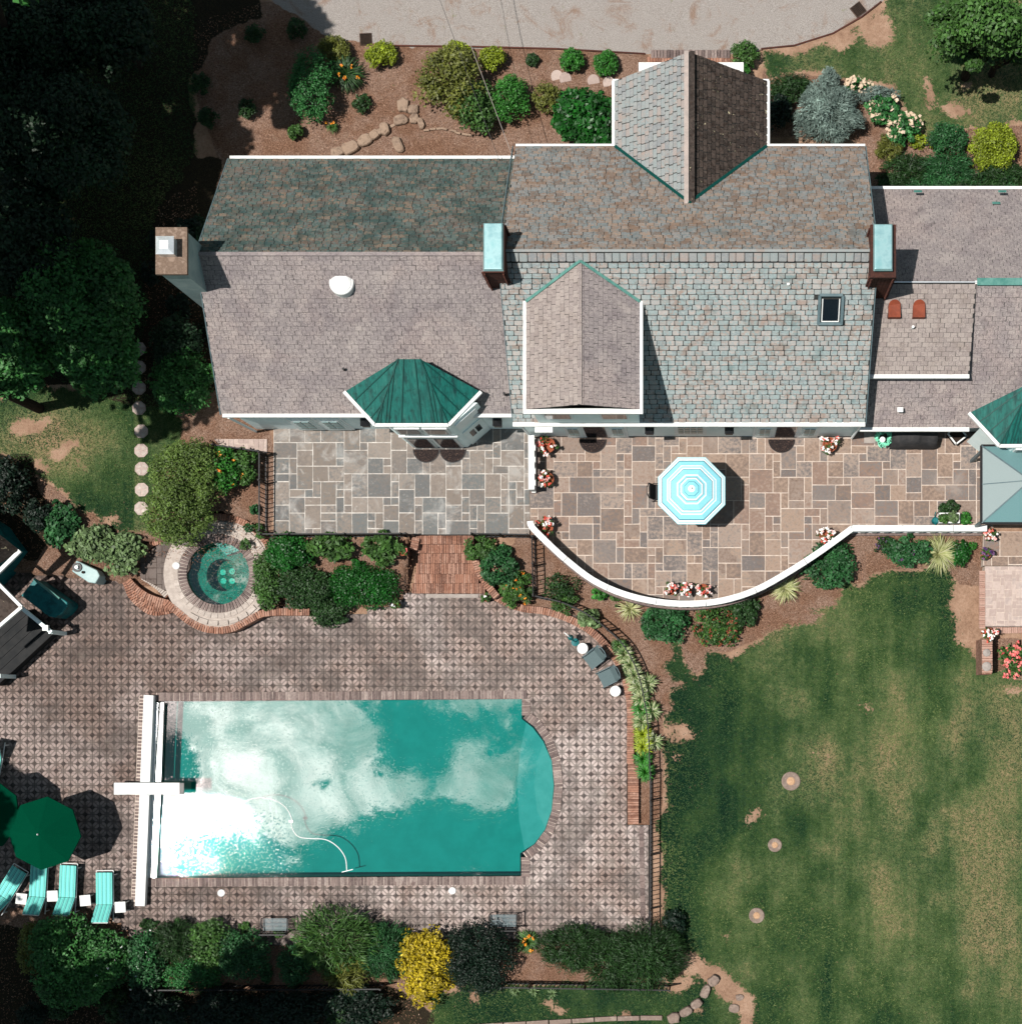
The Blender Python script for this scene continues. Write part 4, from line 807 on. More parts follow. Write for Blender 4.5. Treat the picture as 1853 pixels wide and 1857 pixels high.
# copper vents and pipes on the shed dormer
for vx in (1621, 1665.5):
    vt = MB(); u_, v_ = uvm(vx, 562, rpSh[1], V7, 0); c0 = rpSh[1] + X * u_ + V7 * v_ + Vector((0, 0, .04))
    nn = 10; prof = [(-.2, -.30), (.2, -.30)] + [(.2 * math.cos(R(a)), .12 + .2 * math.sin(R(a))) for a in range(0, 181, 20)]
    lean = lambda x, y, z: Vector((c0.x, c0.y, c0.z)) + Vector((x, y * V7.y, y * V7.z + z))
    k = len(prof); vt.add([lean(x, y, .22 if y < 0 else .06) for x, y in prof] + [lean(x, y, -.05) for x, y in prof], [tuple(range(k))] + [(i, k + i, k + (i + 1) % k, (i + 1) % k) for i in range(k)])
    vt.build('roof_vent', MT['vent_copper'], house)
def pipe(px, py, z, r_=.045, h_=.25, nm='vent_pipe', m_='white_paint'): MB().cyl(W(px, py, z - .1), W(px, py, z - .1) + Vector((0, 0, h_ + .1)), r_, n=10).build(nm, MT[m_], house)
pipe(1653, 597, 4.35); pipe(1781, 586, 3.9); pipe(626, 672, 3.9, .04, .2, m_='black_plastic'); pipe(916, 716, 3.5, .04, .2, m_='black_plastic'); pipe(1428, 521, 5.9, .05, .3)
MB().bar(W(1426, 531, 5.72), W(1430, 531, 5.72), .3, .02).build('flashing', MT['white_paint'], house)
MB().box(W(1632, 743, 2.85), (.2, .16, .06)).build('roof_vent', MT['white_paint'], house)
# round sky tube on the left wing, roof window on the main block
sx_, sy_ = uvm(620, 513, rpS[1], V1, 0); pc = rpS[1] + X * sx_ + V1 * sy_
st_ = MB(); st_.lathe((pc.x, pc.y, pc.z), [(.40, -.3), (.40, .06), (.38, .09), (.34, .09), (.33, .11), (.25, .15), (.1, .17)], 32); st_.build('sky_tube', MT['white_paint'], house, smooth=False)
def onslope(rp, u, v, n): return rp[1] + rp[2] * u + rp[3] * v + rp[4] * n
uvc = [uvm(x, y, rpMS[1], V3, 0) for x, y in ((1486, 534), (1528, 534), (1528, 586), (1486, 586))]
u0, u1, v0, v1 = uvc[0][0], uvc[1][0], uvc[2][1], uvc[0][1]
sk = MB()
for a, b in (((u0, v0), (u1, v0)), ((u1, v0), (u1, v1)), ((u1, v1), (u0, v1)), ((u0, v1), (u0, v0))): sk.bar(onslope(rpMS, *a, .07), onslope(rpMS, *b, .07), .09, .12)
rw = sk.build('roof_window', MT['frame_grey'], house)
sk = MB(); e = .12; q4 = [onslope(rpMS, *p, .09) for p in ((u0 + e, v0 + e), (u1 - e, v0 + e), (u1 - e, v1 - e), (u0 + e, v1 - e))]
sk.add(q4, [(0, 1, 2, 3)]); sk.build('pane', MT['dark_glass'], rw)
sk = MB(); [sk.bar(onslope(rpMS, *a, .10), onslope(rpMS, *b, .10), .03, .03) for a, b in (((u0 + .1, v0 + .1), (u1 - .1, v0 + .1)), ((u1 - .1, v0 + .1), (u1 - .1, v1 - .1)), ((u0 + .1, v0 + .1), (u0 + .1, v1 - .1)))]; sk.build('sash', MT['white_paint'], rw)
# --- south dormer of the main block
dze, dzr = 5.8, 6.6; dxw, dxe, dxr = W(954, 0, dze).x, W(1160, 0, dze).x, W(1052, 0, dzr).x; dyS = W(0, 742, dze).y
ym = lambda z: mye + (myr - mye) * (z - mze) / (mzr - mze)
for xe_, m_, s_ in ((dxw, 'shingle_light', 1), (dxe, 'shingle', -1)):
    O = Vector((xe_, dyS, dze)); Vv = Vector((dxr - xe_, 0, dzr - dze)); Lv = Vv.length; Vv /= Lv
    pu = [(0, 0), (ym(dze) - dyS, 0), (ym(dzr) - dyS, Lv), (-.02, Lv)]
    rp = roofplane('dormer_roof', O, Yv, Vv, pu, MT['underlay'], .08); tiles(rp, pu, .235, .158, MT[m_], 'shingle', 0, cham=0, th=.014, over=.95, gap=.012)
    MB().bar((xe_, ym(dze) - .02, dze + .05), (dxr, ym(dzr), dzr + .06), .09, .04).build('valley_flashing', MT['verdigris'], house)
    sxx = xe_ - .05 * s_; gutter((sxx, dyS - .05, dze - .03), (sxx, ym(dze), dze - .03), .1, .1)
gutter((dxw - .1, dyS - .06, dze - .06), (dxe + .1, dyS - .06, dze - .06), .17, .12, nm='cornice')
mb = MB(); wy = dyS + .06; mb.prism([(dxw + .12, wy), (dxe - .12, wy), (dxe - .12, 12.9), (dxw + .12, 12.9)], 3.3, dze - .05); mb.build('wall', MT['wall_paint'], house)
MB().add([(dxw, wy - .01, dze - .05), (dxe, wy - .01, dze - .05), (dxr, wy - .01, dzr - .06)], [(0, 1, 2), (2, 1, 0)]).build('gable_wall', MT['wall_paint'], house)
for x_ in (dxw + .9, dxe - .9):
    wn = MB().box((x_, wy - .02, 4.75), (.95, .05, 1.2)).build('window', MT['trim'], house); MB().box((x_, wy - .05, 4.75), (.8, .03, 1.05)).build('pane', MT['dark_glass'], wn)
gutter((dxw, dyS - .2, 3.36), (dxw + .6, dyS - .2, 3.36), .18, .08)
# --- gutters and barge boards
gutter((xw + .05, ye - .06, ze - .02), (xe + .1, ye - .06, ze - .02), .12); gutter((xw + .3, yn + .06, ze - .02), (xe + .1, yn + .06, ze - .02), .1)
gutter((mxw, mye - .07, mze - .02), (mxe, mye - .07, mze - .02), .15); gutter((mxw + .1, myn + .04, mze - .02), (gxw, myn + .04, mze - .02), .08); gutter((gxe, myn + .04, mze - .02), (mxe, myn + .04, mze - .02), .08)
gutter((rxw + .05, rye - .06, rze - .02), (W(1757, 0, rze).x, rye - .06, rze - .02), .14); gutter((rxw + .05, ryn + .05, rze), (rxe, ryn + .05, rze), .1)
gutter((xw - .03, ye, ze - .07), (xw + .28, yr, zr - .07), .03, .12, 'frame_grey', 'barge_board'); gutter((xw + .22, yn, ze - .07), (xw + .28, yr, zr - .07), .03, .12, 'frame_grey', 'barge_board')
for x_ in (mxw - .01, mxe + .03):
    gutter((x_, mye, mze - .08), (x_, myr, mzr - .08), .03, .12, 'frame_grey', 'barge_board'); gutter((x_, myn, mze - .08), (x_, myr, mzr - .08), .03, .12, 'frame_grey', 'barge_board')
MB().bar((W(1771, 0, rzr).x, ryr + .02, rzr + .07), (rxe, ryr + .02, rzr + .07), .24, .03).build('ridge_flashing', MT['verdigris'], house)
MB().bar((rxw, ryr, rzr + .09), (W(1770, 0, rzr).x, ryr, rzr + .09), .035, .03).build('ridge_flashing', MT['bright_metal'], house)
for px_, py_ in ((1806, 368), (1817, 347), (1664, 347), (1843, 528)): MB().add([Vector(W(px_, py_, 2.7 if py_ < 400 else 4.75)) + Vector((a, b * .8, .03 + (.6 * -b if py_ < 400 else .6 * b))) for a, b in ((-.14, -.07), (.14, -.07), (.14, .07), (-.14, .07))], [(0, 1, 2, 3)]).build('flashing', MT['verdigris'], house)
# --- walls
def wall(poly, z0, z1): MB().prism(poly, z0, z1).build('wall', MT['wall_paint'], house)
wall([(-16.3, 10.25), (-6.5, 10.25), (-6.5, 18.75), (-16.3, 18.75)], -.15, 2.85)
wall([(-6.45, 9.98), (5.32, 9.98), (5.32, 19.1), (-6.45, 19.1)], -.15, 3.12)
wall([(5.34, 10.15), (15.3, 10.15), (15.3, 17.9), (5.34, 17.9)], -.15, 2.15)
for x_, a, b, z0, c_, z1 in ((-16.3, ye + .1, yn - .1, 2.85, yr, zr - .15), (5.3, mye + .15, myn - .1, 3.12, myr, mzr - .15), (-6.44, mye + .15, myn - .1, 3.12, myr, mzr - .15)):
    MB().add([(x_, a, z0), (x_, b, z0), (x_, c_, z1)], [(0, 1, 2), (2, 1, 0)]).build('gable_wall', MT['wall_paint'], house)
# --- chimneys
def chimney(x0, x1, y0, y1, zb, zt, m_, cap, taper=0):
    c_ = MB(); c_.box(((x0 + x1) / 2, (y0 + y1) / 2, (zb + zt) / 2), (x1 - x0, y1 - y0, zt - zb)); o = c_.build('chimney', MT[m_], house); return o
ch1 = chimney(-16.98, -16.2, 13.62, 14.98, -.1, 7.5, 'stucco', None)
MB().box((-16.6, 14.31, 7.56), (.98, 1.46, .12)).build('cap_slab', MT['chimney_cap'], ch1)
hd = MB(); hd.box((-16.67, 14.37, 7.80), (.5, .5, .34)); hd.add([(-16.95, 14.09, 7.98), (-16.39, 14.09, 7.98), (-16.39, 14.65, 7.98), (-16.95, 14.65, 7.98), (-16.8, 14.24, 8.06), (-16.54, 14.24, 8.06), (-16.54, 14.5, 8.06), (-16.8, 14.5, 8.06)], [(4, 5, 6, 7), (0, 1, 5, 4), (1, 2, 6, 5), (2, 3, 7, 6), (3, 0, 4, 7)]); hd.build('flue_hood', MT['bright_metal'], ch1)
def brick_shaft(x0, x1, y0, y1, zb, zt, lim):
    c_ = chimney(x0 + .02, x1 - .02, y0 + .02, y1 - .02, zb, zt, 'mortar_dark', None); Ms_ = []; k = 0; z = zt - .035
    while z > zb + .03:
        for (ax, ay, bx, by, a_) in ((x0, y0, x1, y0, 0), (x1, y0, x1, y1, R(90)), (x0, y0, x0, y1, R(90)), (x0, y1, x1, y1, 0)):
            n_ = max(1, round(math.hypot(bx - ax, by - ay) / .21))
            for i in range(n_ + (k % 2)):
                t = min(.99, max(.01, (i + .5 - (.5 if k % 2 else 0)) / n_)); Ms_.append(Matrix.Translation((ax + (bx - ax) * t, ay + (by - ay) * t, z)) @ Matrix.Rotation(a_, 4, 'Z'))
        z -= .075; k += 1
    t_ = MB().box((0, 0, 0), (.2, .05, .064)); pieces('brick', t_, Ms_, MT['brick_dark'], c_, 0, 'brickwork'); return c_
c2 = brick_shaft(-6.93, -6.34, 13.74, 15.2, 5.0, 7.35, 0)
capm = lambda c_, xa, xb, ya, yb, z: MB().add([(xa, ya, z), (xb, ya, z), (xb, yb, z), (xa, yb, z), (xa + .05, ya + .05, z + .12), (xb - .05, ya + .05, z + .12), (xb - .05, yb - .05, z + .12), (xa + .05, yb - .05, z + .12)], [(4, 5, 6, 7), (0, 1, 5, 4), (1, 2, 6, 5), (2, 3, 7, 6), (3, 0, 4, 7), (3, 2, 1, 0)]).build('metal_cap', MT['teal_metal'], c_, bevel=.02)
capm(c2, -6.95, -6.30, 13.72, 15.24, 7.42); MB().box((-6.62, 14.47, 7.38), (.66, 1.54, .07)).build('corbel', MT['brick_dark'], c2)
c3 = brick_shaft(5.20, 5.88, 13.64, 15.16, -.1, 7.2, 0)
MB().box((5.54, 14.4, 7.25), (.80, 1.66, .12)).build('corbel', MT['brick_dark'], c3); capm(c3, 5.21, 5.83, 13.72, 15.2, 7.44)
MB().box((5.52, 14.45, 7.36), (.5, 1.3, .12)).build('flue', MT['mortar_dark'], c3)
MB().bar(W(357, 468, 6.15), W(410, 468, 6.15), .22, .02).build('flashing', MT['verdigris'], house)
MB().bar(W(402, 476, 6.05), W(420, 476, 6.05), .14, .03).build('flashing', MT['bright_metal'], house)
MB().box(W(912, 509, 5.9), (.16, .12, .12)).build('flashing', MT['verdigris'], house)
# --- bay with copper roof (and its twin at the right edge)
def bay(L):
    """L: dict of pixel/height corners"""
    ap1, ap2 = Vector(W(722, 651, 4.75)), Vector(W(762, 651, 4.75)); ev = [Vector(W(x, y, 3.85)) for x, y in ((627, 709), (681, 767), (812, 767), (869, 709))]
    sh = Vector(L); mb = MB(); P_ = [p + sh for p in [ap1, ap2] + ev]
    mb.add(P_, [(0, 2, 3), (0, 3, 4, 1), (1, 4, 5)]); back = [P_[0] - Vector((0, 0, .5)), P_[1] - Vector((0, 0, .5))]
    rf = mb.build('bay_roof', MT['copper'], house)
    sm_ = MB()
    def sd(a, b): sm_.bar(a + Vector((0, 0, .015)), b + Vector((0, 0, .015)), .035, .03)
    A0, A1, E = P_[0], P_[1], P_[2:]
    sd(A0, E[1]); sd(A1, E[2])
    for t in (.18, .36, .64, .82): sd(A0.lerp(A1, .25 + .5 * (t > .5)) if .2 < t < .8 else (A0 if t < .5 else A1).lerp(E[1] if t < .5 else E[2], .16), E[1].lerp(E[2], t))
    for k, t in ((0, .3), (0, .62), (0, .85)):
        sd(A0.lerp(E[1], .0 if t < .5 else (.35 if t < .8 else .7)), E[0].lerp(E[1], t)); sd(A1.lerp(E[2], .0 if t < .5 else (.35 if t < .8 else .7)), E[3].lerp(E[2], t))
    for k in range(2):
        sd(A0.lerp(E[1], .4 + .3 * k), E[1].lerp(E[2], .07 * (2 - k))); sd(A1.lerp(E[2], .4 + .3 * k), E[1].lerp(E[2], 1 - .07 * (2 - k)))
    sm_.build('seam', MT['copper_seam'], rf)['kind'] = 'stuff'
    g_ = MB(); dn = Vector((0, 0, -.04)); out = [E[0] + Vector((-.06, -.02, 0)), E[1] + Vector((-.03, -.07, 0)), E[2] + Vector((.03, -.07, 0)), E[3] + Vector((.06, -.02, 0))]
    for a, b in zip(out, out[1:]): g_.bar(a + dn, b + dn, .11, .12)
    g_.build('gutter', MT['white_paint'], house)
    base = [Vector(W(x, y, 0)) + Vector((sh.x, sh.y, 0)) for x, y in ((698, 770), (749, 811), (848, 811), (895, 770))]
    wz = 3.78 + sh.z; w_ = MB(); w_.prism([(p.x, p.y) for p in base] , -.1, wz); w_.build('bay_wall', MT['wall_paint'], house)
    a, b = base[1], base[2]; n_ = Vector((0, -1, 0))
    for lvl, (z0, z1) in enumerate(((.2, 1.95), (2.7 + sh.z, 3.6 + sh.z))):
        for k in range(2):
            xa = a.x + .12 + k * (b.x - a.x - .12) / 2; xb = xa + (b.x - a.x) / 2 - .22
            wn = MB().box(((xa + xb) / 2, a.y - .02, (z0 + z1) / 2), (xb - xa + .08, .06, z1 - z0 + .1)).build('window', MT['white_paint'], house)
            MB().box(((xa + xb) / 2, a.y - .055, (z0 + z1) / 2), (xb - xa - .1, .02, z1 - z0 - .14)).build('pane', MT['dark_glass'], wn)
    MB().box(((a.x + b.x) / 2, a.y - .03, 2.3), (b.x - a.x + .06, .10, .10)).build('sill', MT['white_paint'], house)
    a, b = base[2], base[3]; d_ = (b - a).normalized(); ang_ = math.atan2(d_.y, d_.x); c_ = (a + b) / 2; nn = Vector((d_.y, -d_.x, 0))
    dr = MB(); dr.box((c_.x + nn.x * .02, c_.y + nn.y * .02, 1.05), (.85, .06, 2.1), ang_); dd = dr.build('door', MT['door_paint'], house)
    for i in range(2):
        for j in range(4): q_ = c_ + d_ * (i - .5) * .26 + nn * .055; MB().box((q_.x, q_.y, 1.0 + j * .2), (.2, .02, .15), ang_).build('pane', MT['dark_glass'], dd)
    MB().box((c_.x + nn.x * .02, c_.y + nn.y * .02, 3.1 + sh.z), (.9, .06, .9), ang_).build('transom', MT['trim'], house)
bay((0, 0, 0)); bay((W(1865, 0, 3).x - W(747, 0, 3).x, -.62, -.45))
# --- openings in the south walls
def opening(nm, x0, x1, y, z0, z1, panes, leaf='door_paint', frame='trim'):
    o = MB().box(((x0 + x1) / 2, y - .02, (z0 + z1) / 2), (x1 - x0, .06, z1 - z0)).build(nm, MT[frame], house)
    for a, b, c_, d_, m_ in panes:
        MB().box((x0 + (x1 - x0) * (a + b) / 2, y - .06, z0 + (z1 - z0) * (c_ + d_) / 2), ((x1 - x0) * (b - a), .03, (z1 - z0) * (d_ - c_))).build('pane', MT[m_], o)
    return o
grid = lambda x0, x1, z0, z1, nx, nz: [(x0 + (x1 - x0) * (i + .1) / nx, x0 + (x1 - x0) * (i + .9) / nx, z0 + (z1 - z0) * (j + .1) / nz, z0 + (z1 - z0) * (j + .9) / nz, 'pane_pale') for i in range(nx) for j in range(nz)]
opening('french_door', -14.72, -12.72, 10.25, .02, 2.2, [(.04, .47, .04, .95, 'door_paint'), (.53, .96, .04, .95, 'door_paint')] )
for x_ in (-14.2, -13.2): opening('door_panel', x_ - .32, x_ + .32, 10.20, .5, 1.9, grid(.05, .95, .05, .95, 2, 4))
mw = 9.98; mx = lambda p: (p - NX) / 50.0
opening('french_door', mx(1030), mx(1140), mw, .02, 2.35, [(.04, .27, .05, .93, 'door_paint'), (.32, .66, .04, .93, 'dark_glass'), (.72, .96, .05, .93, 'door_paint')])
for q_ in (1046, 1124): opening('door_panel', mx(q_) - .22, mx(q_) + .22, mw - .05, .7, 1.9, grid(.05, .95, .05, .95, 2, 4))
opening('window', mx(1224), mx(1281), mw, .5, 2.3, grid(.1, .9, .2, .85, 4, 3))
opening('french_door', mx(1364), mx(1482), mw, .02, 2.35, [(.04, .27, .05, .93, 'door_paint'), (.34, .64, .04, .93, 'dark_glass'), (.72, .96, .05, .93, 'door_paint')])
for q_ in (1384, 1463): opening('door_panel', mx(q_) - .22, mx(q_) + .22, mw - .05, .7, 1.9, grid(.05, .95, .05, .95, 2, 4))
for px_, y_ in ((1178, mw), (1322, mw), (903, 10.25), (664, 10.25)):
    x_ = W(px_, 0, 1.7).x; l_ = MB(); l_.box((x_, y_ - .14, 1.75), (.26, .24, .34)); l_.add([(x_ - .16, y_ - .28, 1.92), (x_ + .16, y_ - .28, 1.92), (x_ + .16, y_, 1.92), (x_ - .16, y_, 1.92), (x_, y_ - .12, 2.04)], [(0, 1, 4), (1, 2, 4), (2, 3, 4), (3, 0, 4)]); l_.build('wall_lantern', MT['black_plastic'], house)
for (a, b) in (((-16.4, 10.1, 2.8), (-16.32, 10.15, .0)), ((5.3, 9.8, 3.1), (5.28, 9.9, .1)), ((-6.35, 9.8, 3.1), (-6.3, 9.9, .1))):
    MB().tube([Vector(a), Vector(a) + (Vector(b) - Vector(a)) * .1, b], .045, 8).build('downspout', MT['trim'], house)
# ================================================================ BALUSTRADES, FENCES
def balustrade(name, label, pts, z0=0.02, top=.92, wid=.215, step=.42, cat='railing'):
    P_ = [W(x, y, top) for x, y in pts]; P0 = [Vector((p.x, p.y, z0)) for p in P_]
    t = thing(name, label, cat, P0[0]); r = MB()
    dense = []
    for a, b in zip(P_, P_[1:]):
        k_ = max(1, int((b - a).length / .3)); dense += [a.lerp(b, i / k_) for i in range(k_)]
    dense.append(P_[-1])
    for i in range(0, len(dense) - 1, 6):                 # the cap is laid in lengths with open joints
        s_ = dense[i:i + 7]
        if len(s_) < 2: continue
        s_ = [s_[0].lerp(s_[1], .03)] + s_[1:-1] + [s_[-1].lerp(s_[-2], .03)]
        MB().strip(s_, wid, top - .09, top + rng.uniform(-.003, .003)).build('top_rail', MT['white_paint'], t)
    r = MB(); r2 = MB()
    r.strip(P0, .14, .14, .21); r2.strip(P0, .30, -.5, .04)
    r.build('bottom_rail', MT['white_paint'], t); r2.build('stone_base', MT['coping'], t)
    Ms_ = [Matrix.Translation((p.x, p.y, 0)) @ Matrix.Rotation(a, 4, 'Z') for p, a in along(P0, step)]
    pieces('baluster', MB().box((0, 0, .515), (.17, .19, .62)), Ms_, MT['white_paint'], t); return t
balustrade('balustrade', 'straight white balustrade between the two patios beside the flower pots', [(963, 786), (963.5, 888)])
crv = spl([(961, 945), (964, 955), (985, 977), (1025, 1014), (1075, 1052), (1130, 1077), (1190, 1091), (1250, 1095), (1310, 1089), (1370, 1070), (1430, 1037), (1490, 998), (1545, 958)], 4)
balustrade('balustrade', 'long curved white balustrade sweeping around the brown flagstone terrace', crv + [(1790, 958)])
def fence(label, pts, h_=.95, step=.165, zf=None):
    P0 = []
    for x, y in pts: z = zf if zf is not None else gz(x, y); P0.append(W(x, y, z))
    t = thing('iron_fence', label, 'fence', P0[0], 'black iron fences'); r = MB(); 
    for a, b in zip(P0, P0[1:]):
        for hz in (h_ - .03, .12): r.bar(a + Vector((0, 0, hz)), b + Vector((0, 0, hz)), .045, .035)
    r.build('rail', MT['iron'], t)
    Ms_ = [Matrix.Translation(p) @ Matrix.Rotation(a, 4, 'Z') for p, a in along(P0, step)]
    pieces('picket', MB().box((0, 0, h_ / 2), (.026, .026, h_)), Ms_, MT['iron'], t)
    pieces('post', MB().box((0, 0, h_ / 2 + .04), (.06, .06, h_ + .1)), [Matrix.Translation(p) for p, a in along(P0, 2.0)] + [Matrix.Translation(P0[0]), Matrix.Translation(P0[-1])], MT['iron'], t)
fence('black iron fence along the west side of the grey flagstone patio', [(484, 828), (484, 968)])
fence('black iron fence along the south edge of the grey flagstone patio', [(486, 974), (745, 973)], zf=-.06)
fence('black iron fence from the brick steps to the curved balustrade', [(862, 973), (962, 975)], zf=-.06)
fence('short black iron fence running down the mulch bed below the balustrade', [(970, 978), (972, 1082)])
fence('black iron fence curving behind the pale striped border plants', spl([(972, 1084), (1020, 1095), (1065, 1115), (1105, 1145), (1135, 1175), (1158, 1220), (1170, 1270), (1177, 1320), (1180, 1400)], 3), zf=-.97)
fence('long straight black iron fence between the pool deck and the big lawn', [(1181, 1402), (1180, 1690)], zf=-.97)
fence('black iron fence along the garden bed at the bottom, right part', [(915, 1783), (1215, 1788)], zf=-.97)
fence('black iron fence along the garden bed at the bottom, left part', [(300, 1788), (700, 1786)], zf=-.97)
fence('short black iron fence in front of the rose bed left of the grey patio', [(402, 815), (482, 826)])

# ================================================================ FURNITURE
def copy_tree(o, parent=None):
    c = o.copy(); COL.objects.link(c); ORG[c.name] = ORG.get(o.name, Vector()); c.parent = parent
    for ch_ in [x for x in list(o.children)]: copy_tree(ch_, c)
    return c
def umbrella(name, label, loc, Rr, zr_, zt, mats, rings, rot, seg=8, base=True):
    t = thing(name, label, 'umbrella', loc); lx, ly, lz = loc
    pts = lambda r_, z: [(lx + r_ * Rr * math.cos(rot + 2 * math.pi * k / seg), ly + r_ * Rr * math.sin(rot + 2 * math.pi * k / seg), lz + z) for k in range(seg)]
    prof = lambda r_: zt - (zt - zr_) * (r_ ** 1.15)
    for k in range(seg):                              # eight cloth panels, each its own piece
        mb = MB(); k2 = (k + 1) % seg
        for (r0, r1, mi) in rings:
            a, b = pts(r0, prof(r0)), pts(r1, prof(r1)); sag = .02 * r1
            if r0 == 0: mb.add([(lx, ly, lz + zt), b[k], b[k2]], [(0, 1, 2)], mi)
            else: mb.add([a[k], b[k], b[k2], a[k2]], [(0, 1, 2, 3)], mi)
        e = pts(1, prof(1)); e2 = pts(.99, prof(1) - .09); mb.add([e[k], e2[k], e2[k2], e[k2]], [(0, 1, 2, 3)], rings[-1][2])
        mb.build('panel', mats, t)
    MB().cyl((lx, ly, lz), (lx, ly, lz + zt - .02), .025, n=10).build('pole', MT['white_paint'], t)
    MB().lathe((lx, ly, lz + zt - .01), [(.03, 0), (.035, .03), (.02, .07), (.005, .08)], 10).build('finial', MT['white_paint'], t)
    e = pts(.97, prof(.97) - .03)
    for k in range(seg): MB().bar((lx, ly, lz + zt - .06), e[k], .018, .018).build('rib', MT['frame_grey'], t)
    MB().lathe((lx, ly, lz), [(.26, 0), (.26, .05), (.08, .09), (.05, .3)], 16).build('base', MT['black_plastic'], t)
    return t
rg = [(0, .10, 1), (.10, .20, 0), (.20, .215, 2), (.215, .29, 0), (.29, .335, 1), (.335, .35, 2), (.35, .40, 0), (.40, .44, 1), (.44, .60, 0), (.60, .615, 2), (.615, .66, 1), (.66, .70, 0), (.70, .735, 1), (.735, .86, 0), (.86, .885, 2), (.885, .93, 1), (.93, .955, 0), (.955, .985, 1), (.985, 1, 0)]
c_ = W(1254, 888, 2.2); umbrella('patio_umbrella', 'octagonal aqua and white striped umbrella over the flagstone terrace', (c_.x, c_.y, 0), 1.27, 1.95, 2.5, [MT['aqua'], MT['canvas_white'], MT['aqua_deep']], rg, R(22.5))
gr_ = [(0, .17, 0), (.17, .18, 1), (.18, 1, 0)]
c_ = W(72, 1513, DZ + 2.3); umbrella('patio_umbrella', 'dark green umbrella over the sun loungers, the one seen whole', (c_.x, c_.y, DZ), 1.31, 1.95, 2.45, [MT['green_canvas'], MT['green_canvas']], gr_, R(85), 8)
c_ = W(-38, 1478, DZ + 2.3); umbrella('patio_umbrella', 'dark green umbrella cut off by the left edge', (c_.x, c_.y, DZ), 1.31, 1.95, 2.45, [MT['green_canvas'], MT['green_canvas']], gr_, R(75), 8)
# table and chairs under the striped umbrella
tb = thing('patio_table', 'round glass patio table under the striped umbrella', 'table', W(1254, 898, 0)); tcx, tcy = tb.location.x, tb.location.y
MB().cyl((tcx, tcy, .70), (tcx, tcy, .72), .6, n=32).build('tabletop', MT['teal_metal'], tb); MB().ring((tcx, tcy), .58, .62, .69, .725, 40).build('rim', MT['frame_grey'], tb)
for k in range(4): a_ = R(45 + 90 * k); MB().bar((tcx + .1 * math.cos(a_), tcy + .1 * math.sin(a_), .69), (tcx + .45 * math.cos(a_), tcy + .45 * math.sin(a_), 0), .03, .03).build('leg', MT['frame_grey'], tb)
def armchair(label, px, py, z, rz, name='garden_chair', group='grey sling chairs by the curved brick edging', m1='sling', m2='frame_grey'):
    t = thing(name, label, 'chair', (0, 0, 0), group)
    s_ = MB(); s_.bar((-.27, 0, .40), (.25, 0, .37), .52, .03); s_.build('seat', MT[m1], t)
    s_ = MB(); s_.bar((.24, 0, .40), (.42, 0, .92), .50, .03); s_.build('backrest', MT[m1], t)
    f_ = MB()
    for s1 in (-1, 1):
        f_.tube([(-.3, s1 * .29, 0), (-.3, s1 * .29, .55), (-.24, s1 * .29, .61), (.28, s1 * .29, .62), (.3, s1 * .29, .6)], .016, 6); f_.tube([(-.28, s1 * .27, .40), (.24, s1 * .27, .38), (.44, s1 * .26, .94)], .016, 6)
    f_.tube([(.44, -.26, .94), (.5, -.1, .97), (.5, .1, .97), (.44, .26, .94)], .018, 6); f_.build('frame', MT[m2], t)
    for s1 in (-1, 1): MB().bar((.2, s1 * .28, .4), (.34, s1 * .28, 0), .03, .03).build('rear_leg', MT[m2], t)
    t.location = W(px, py, z); t.rotation_euler.z = rz; return t
armchair('grey sling garden chair nearer the garden statue', 1077, 1196, DZ, R(38)); armchair('grey sling garden chair next to the lower round white table', 1102, 1229, DZ, R(26))
armchair('dark patio chair half hidden under the left side of the striped umbrella', 1200, 896, 0, R(180), group=None, m1='black_fabric', m2='black_plastic')
armchair('dark patio chair hidden behind the striped umbrella on its far side', 1262, 868, 0, R(90), group=None, m1='black_fabric', m2='black_plastic')
def rtable(label, px, py, rad=.2, name='side_table'):
    t = thing(name, label, 'side table', W(px, py, DZ), 'round white side tables'); x, y = t.location.x, t.location.y
    MB().lathe((x, y, DZ), [(rad * .8, .40), (rad, .41), (rad, .44), (rad * .96, .45), (0.01, .45)], 28).build('tabletop', MT['white_paint'], t)
    MB().lathe((x, y, DZ), [(rad * .75, 0), (rad * .7, .02), (rad * .35, .12), (rad * .3, .40)], 18).build('pedestal', MT['white_paint'], t)
rtable('round white side table above the grey chairs, next to the statue', 1058, 1177); rtable('round white side table below the two grey chairs', 1117, 1254)
# sun loungers
def stripe_mat():
    m = bpy.data.materials.new('stripes'); m.use_nodes = True; g = NG(m.node_tree); oc = g.n('ShaderNodeTexCoord').outputs['Object']
    x = g.n('ShaderNodeSeparateXYZ', {0: oc}).outputs[0]; f = g.m('FRACT', g.m('MULTIPLY', g.m('ADD', x, 5.0), 6.6))
    c = g.ramp(f, [(0, C(120, 226, 214, .72)), (.30, C(120, 226, 214, .72)), (.33, C(30, 160, 158, .6)), (.40, C(30, 160, 158, .6)), (.43, C(160, 236, 226, .72)), (.52, C(160, 236, 226, .72)), (.56, C(10, 140, 142, .6)), (.68, C(30, 156, 156, .6)), (.72, C(120, 224, 214, .7)), (1, C(120, 226, 214, .72))])
    p = g.n('ShaderNodeBsdfPrincipled', {'Base Color': c, 'Roughness': .8, 'Normal': g.n('ShaderNodeBump', {'Height': g.noise(oc, 9, 4), 'Strength': .35, 'Distance': .05}).outputs[0]}); g.nt.links.new(p.outputs[0], g.n('ShaderNodeOutputMaterial').inputs[0]); return m
MT['stripes'] = stripe_mat()
lg = thing('sun_lounger', 'lounger', 'sun lounger', (0, 0, 0), 'aqua striped sun loungers')
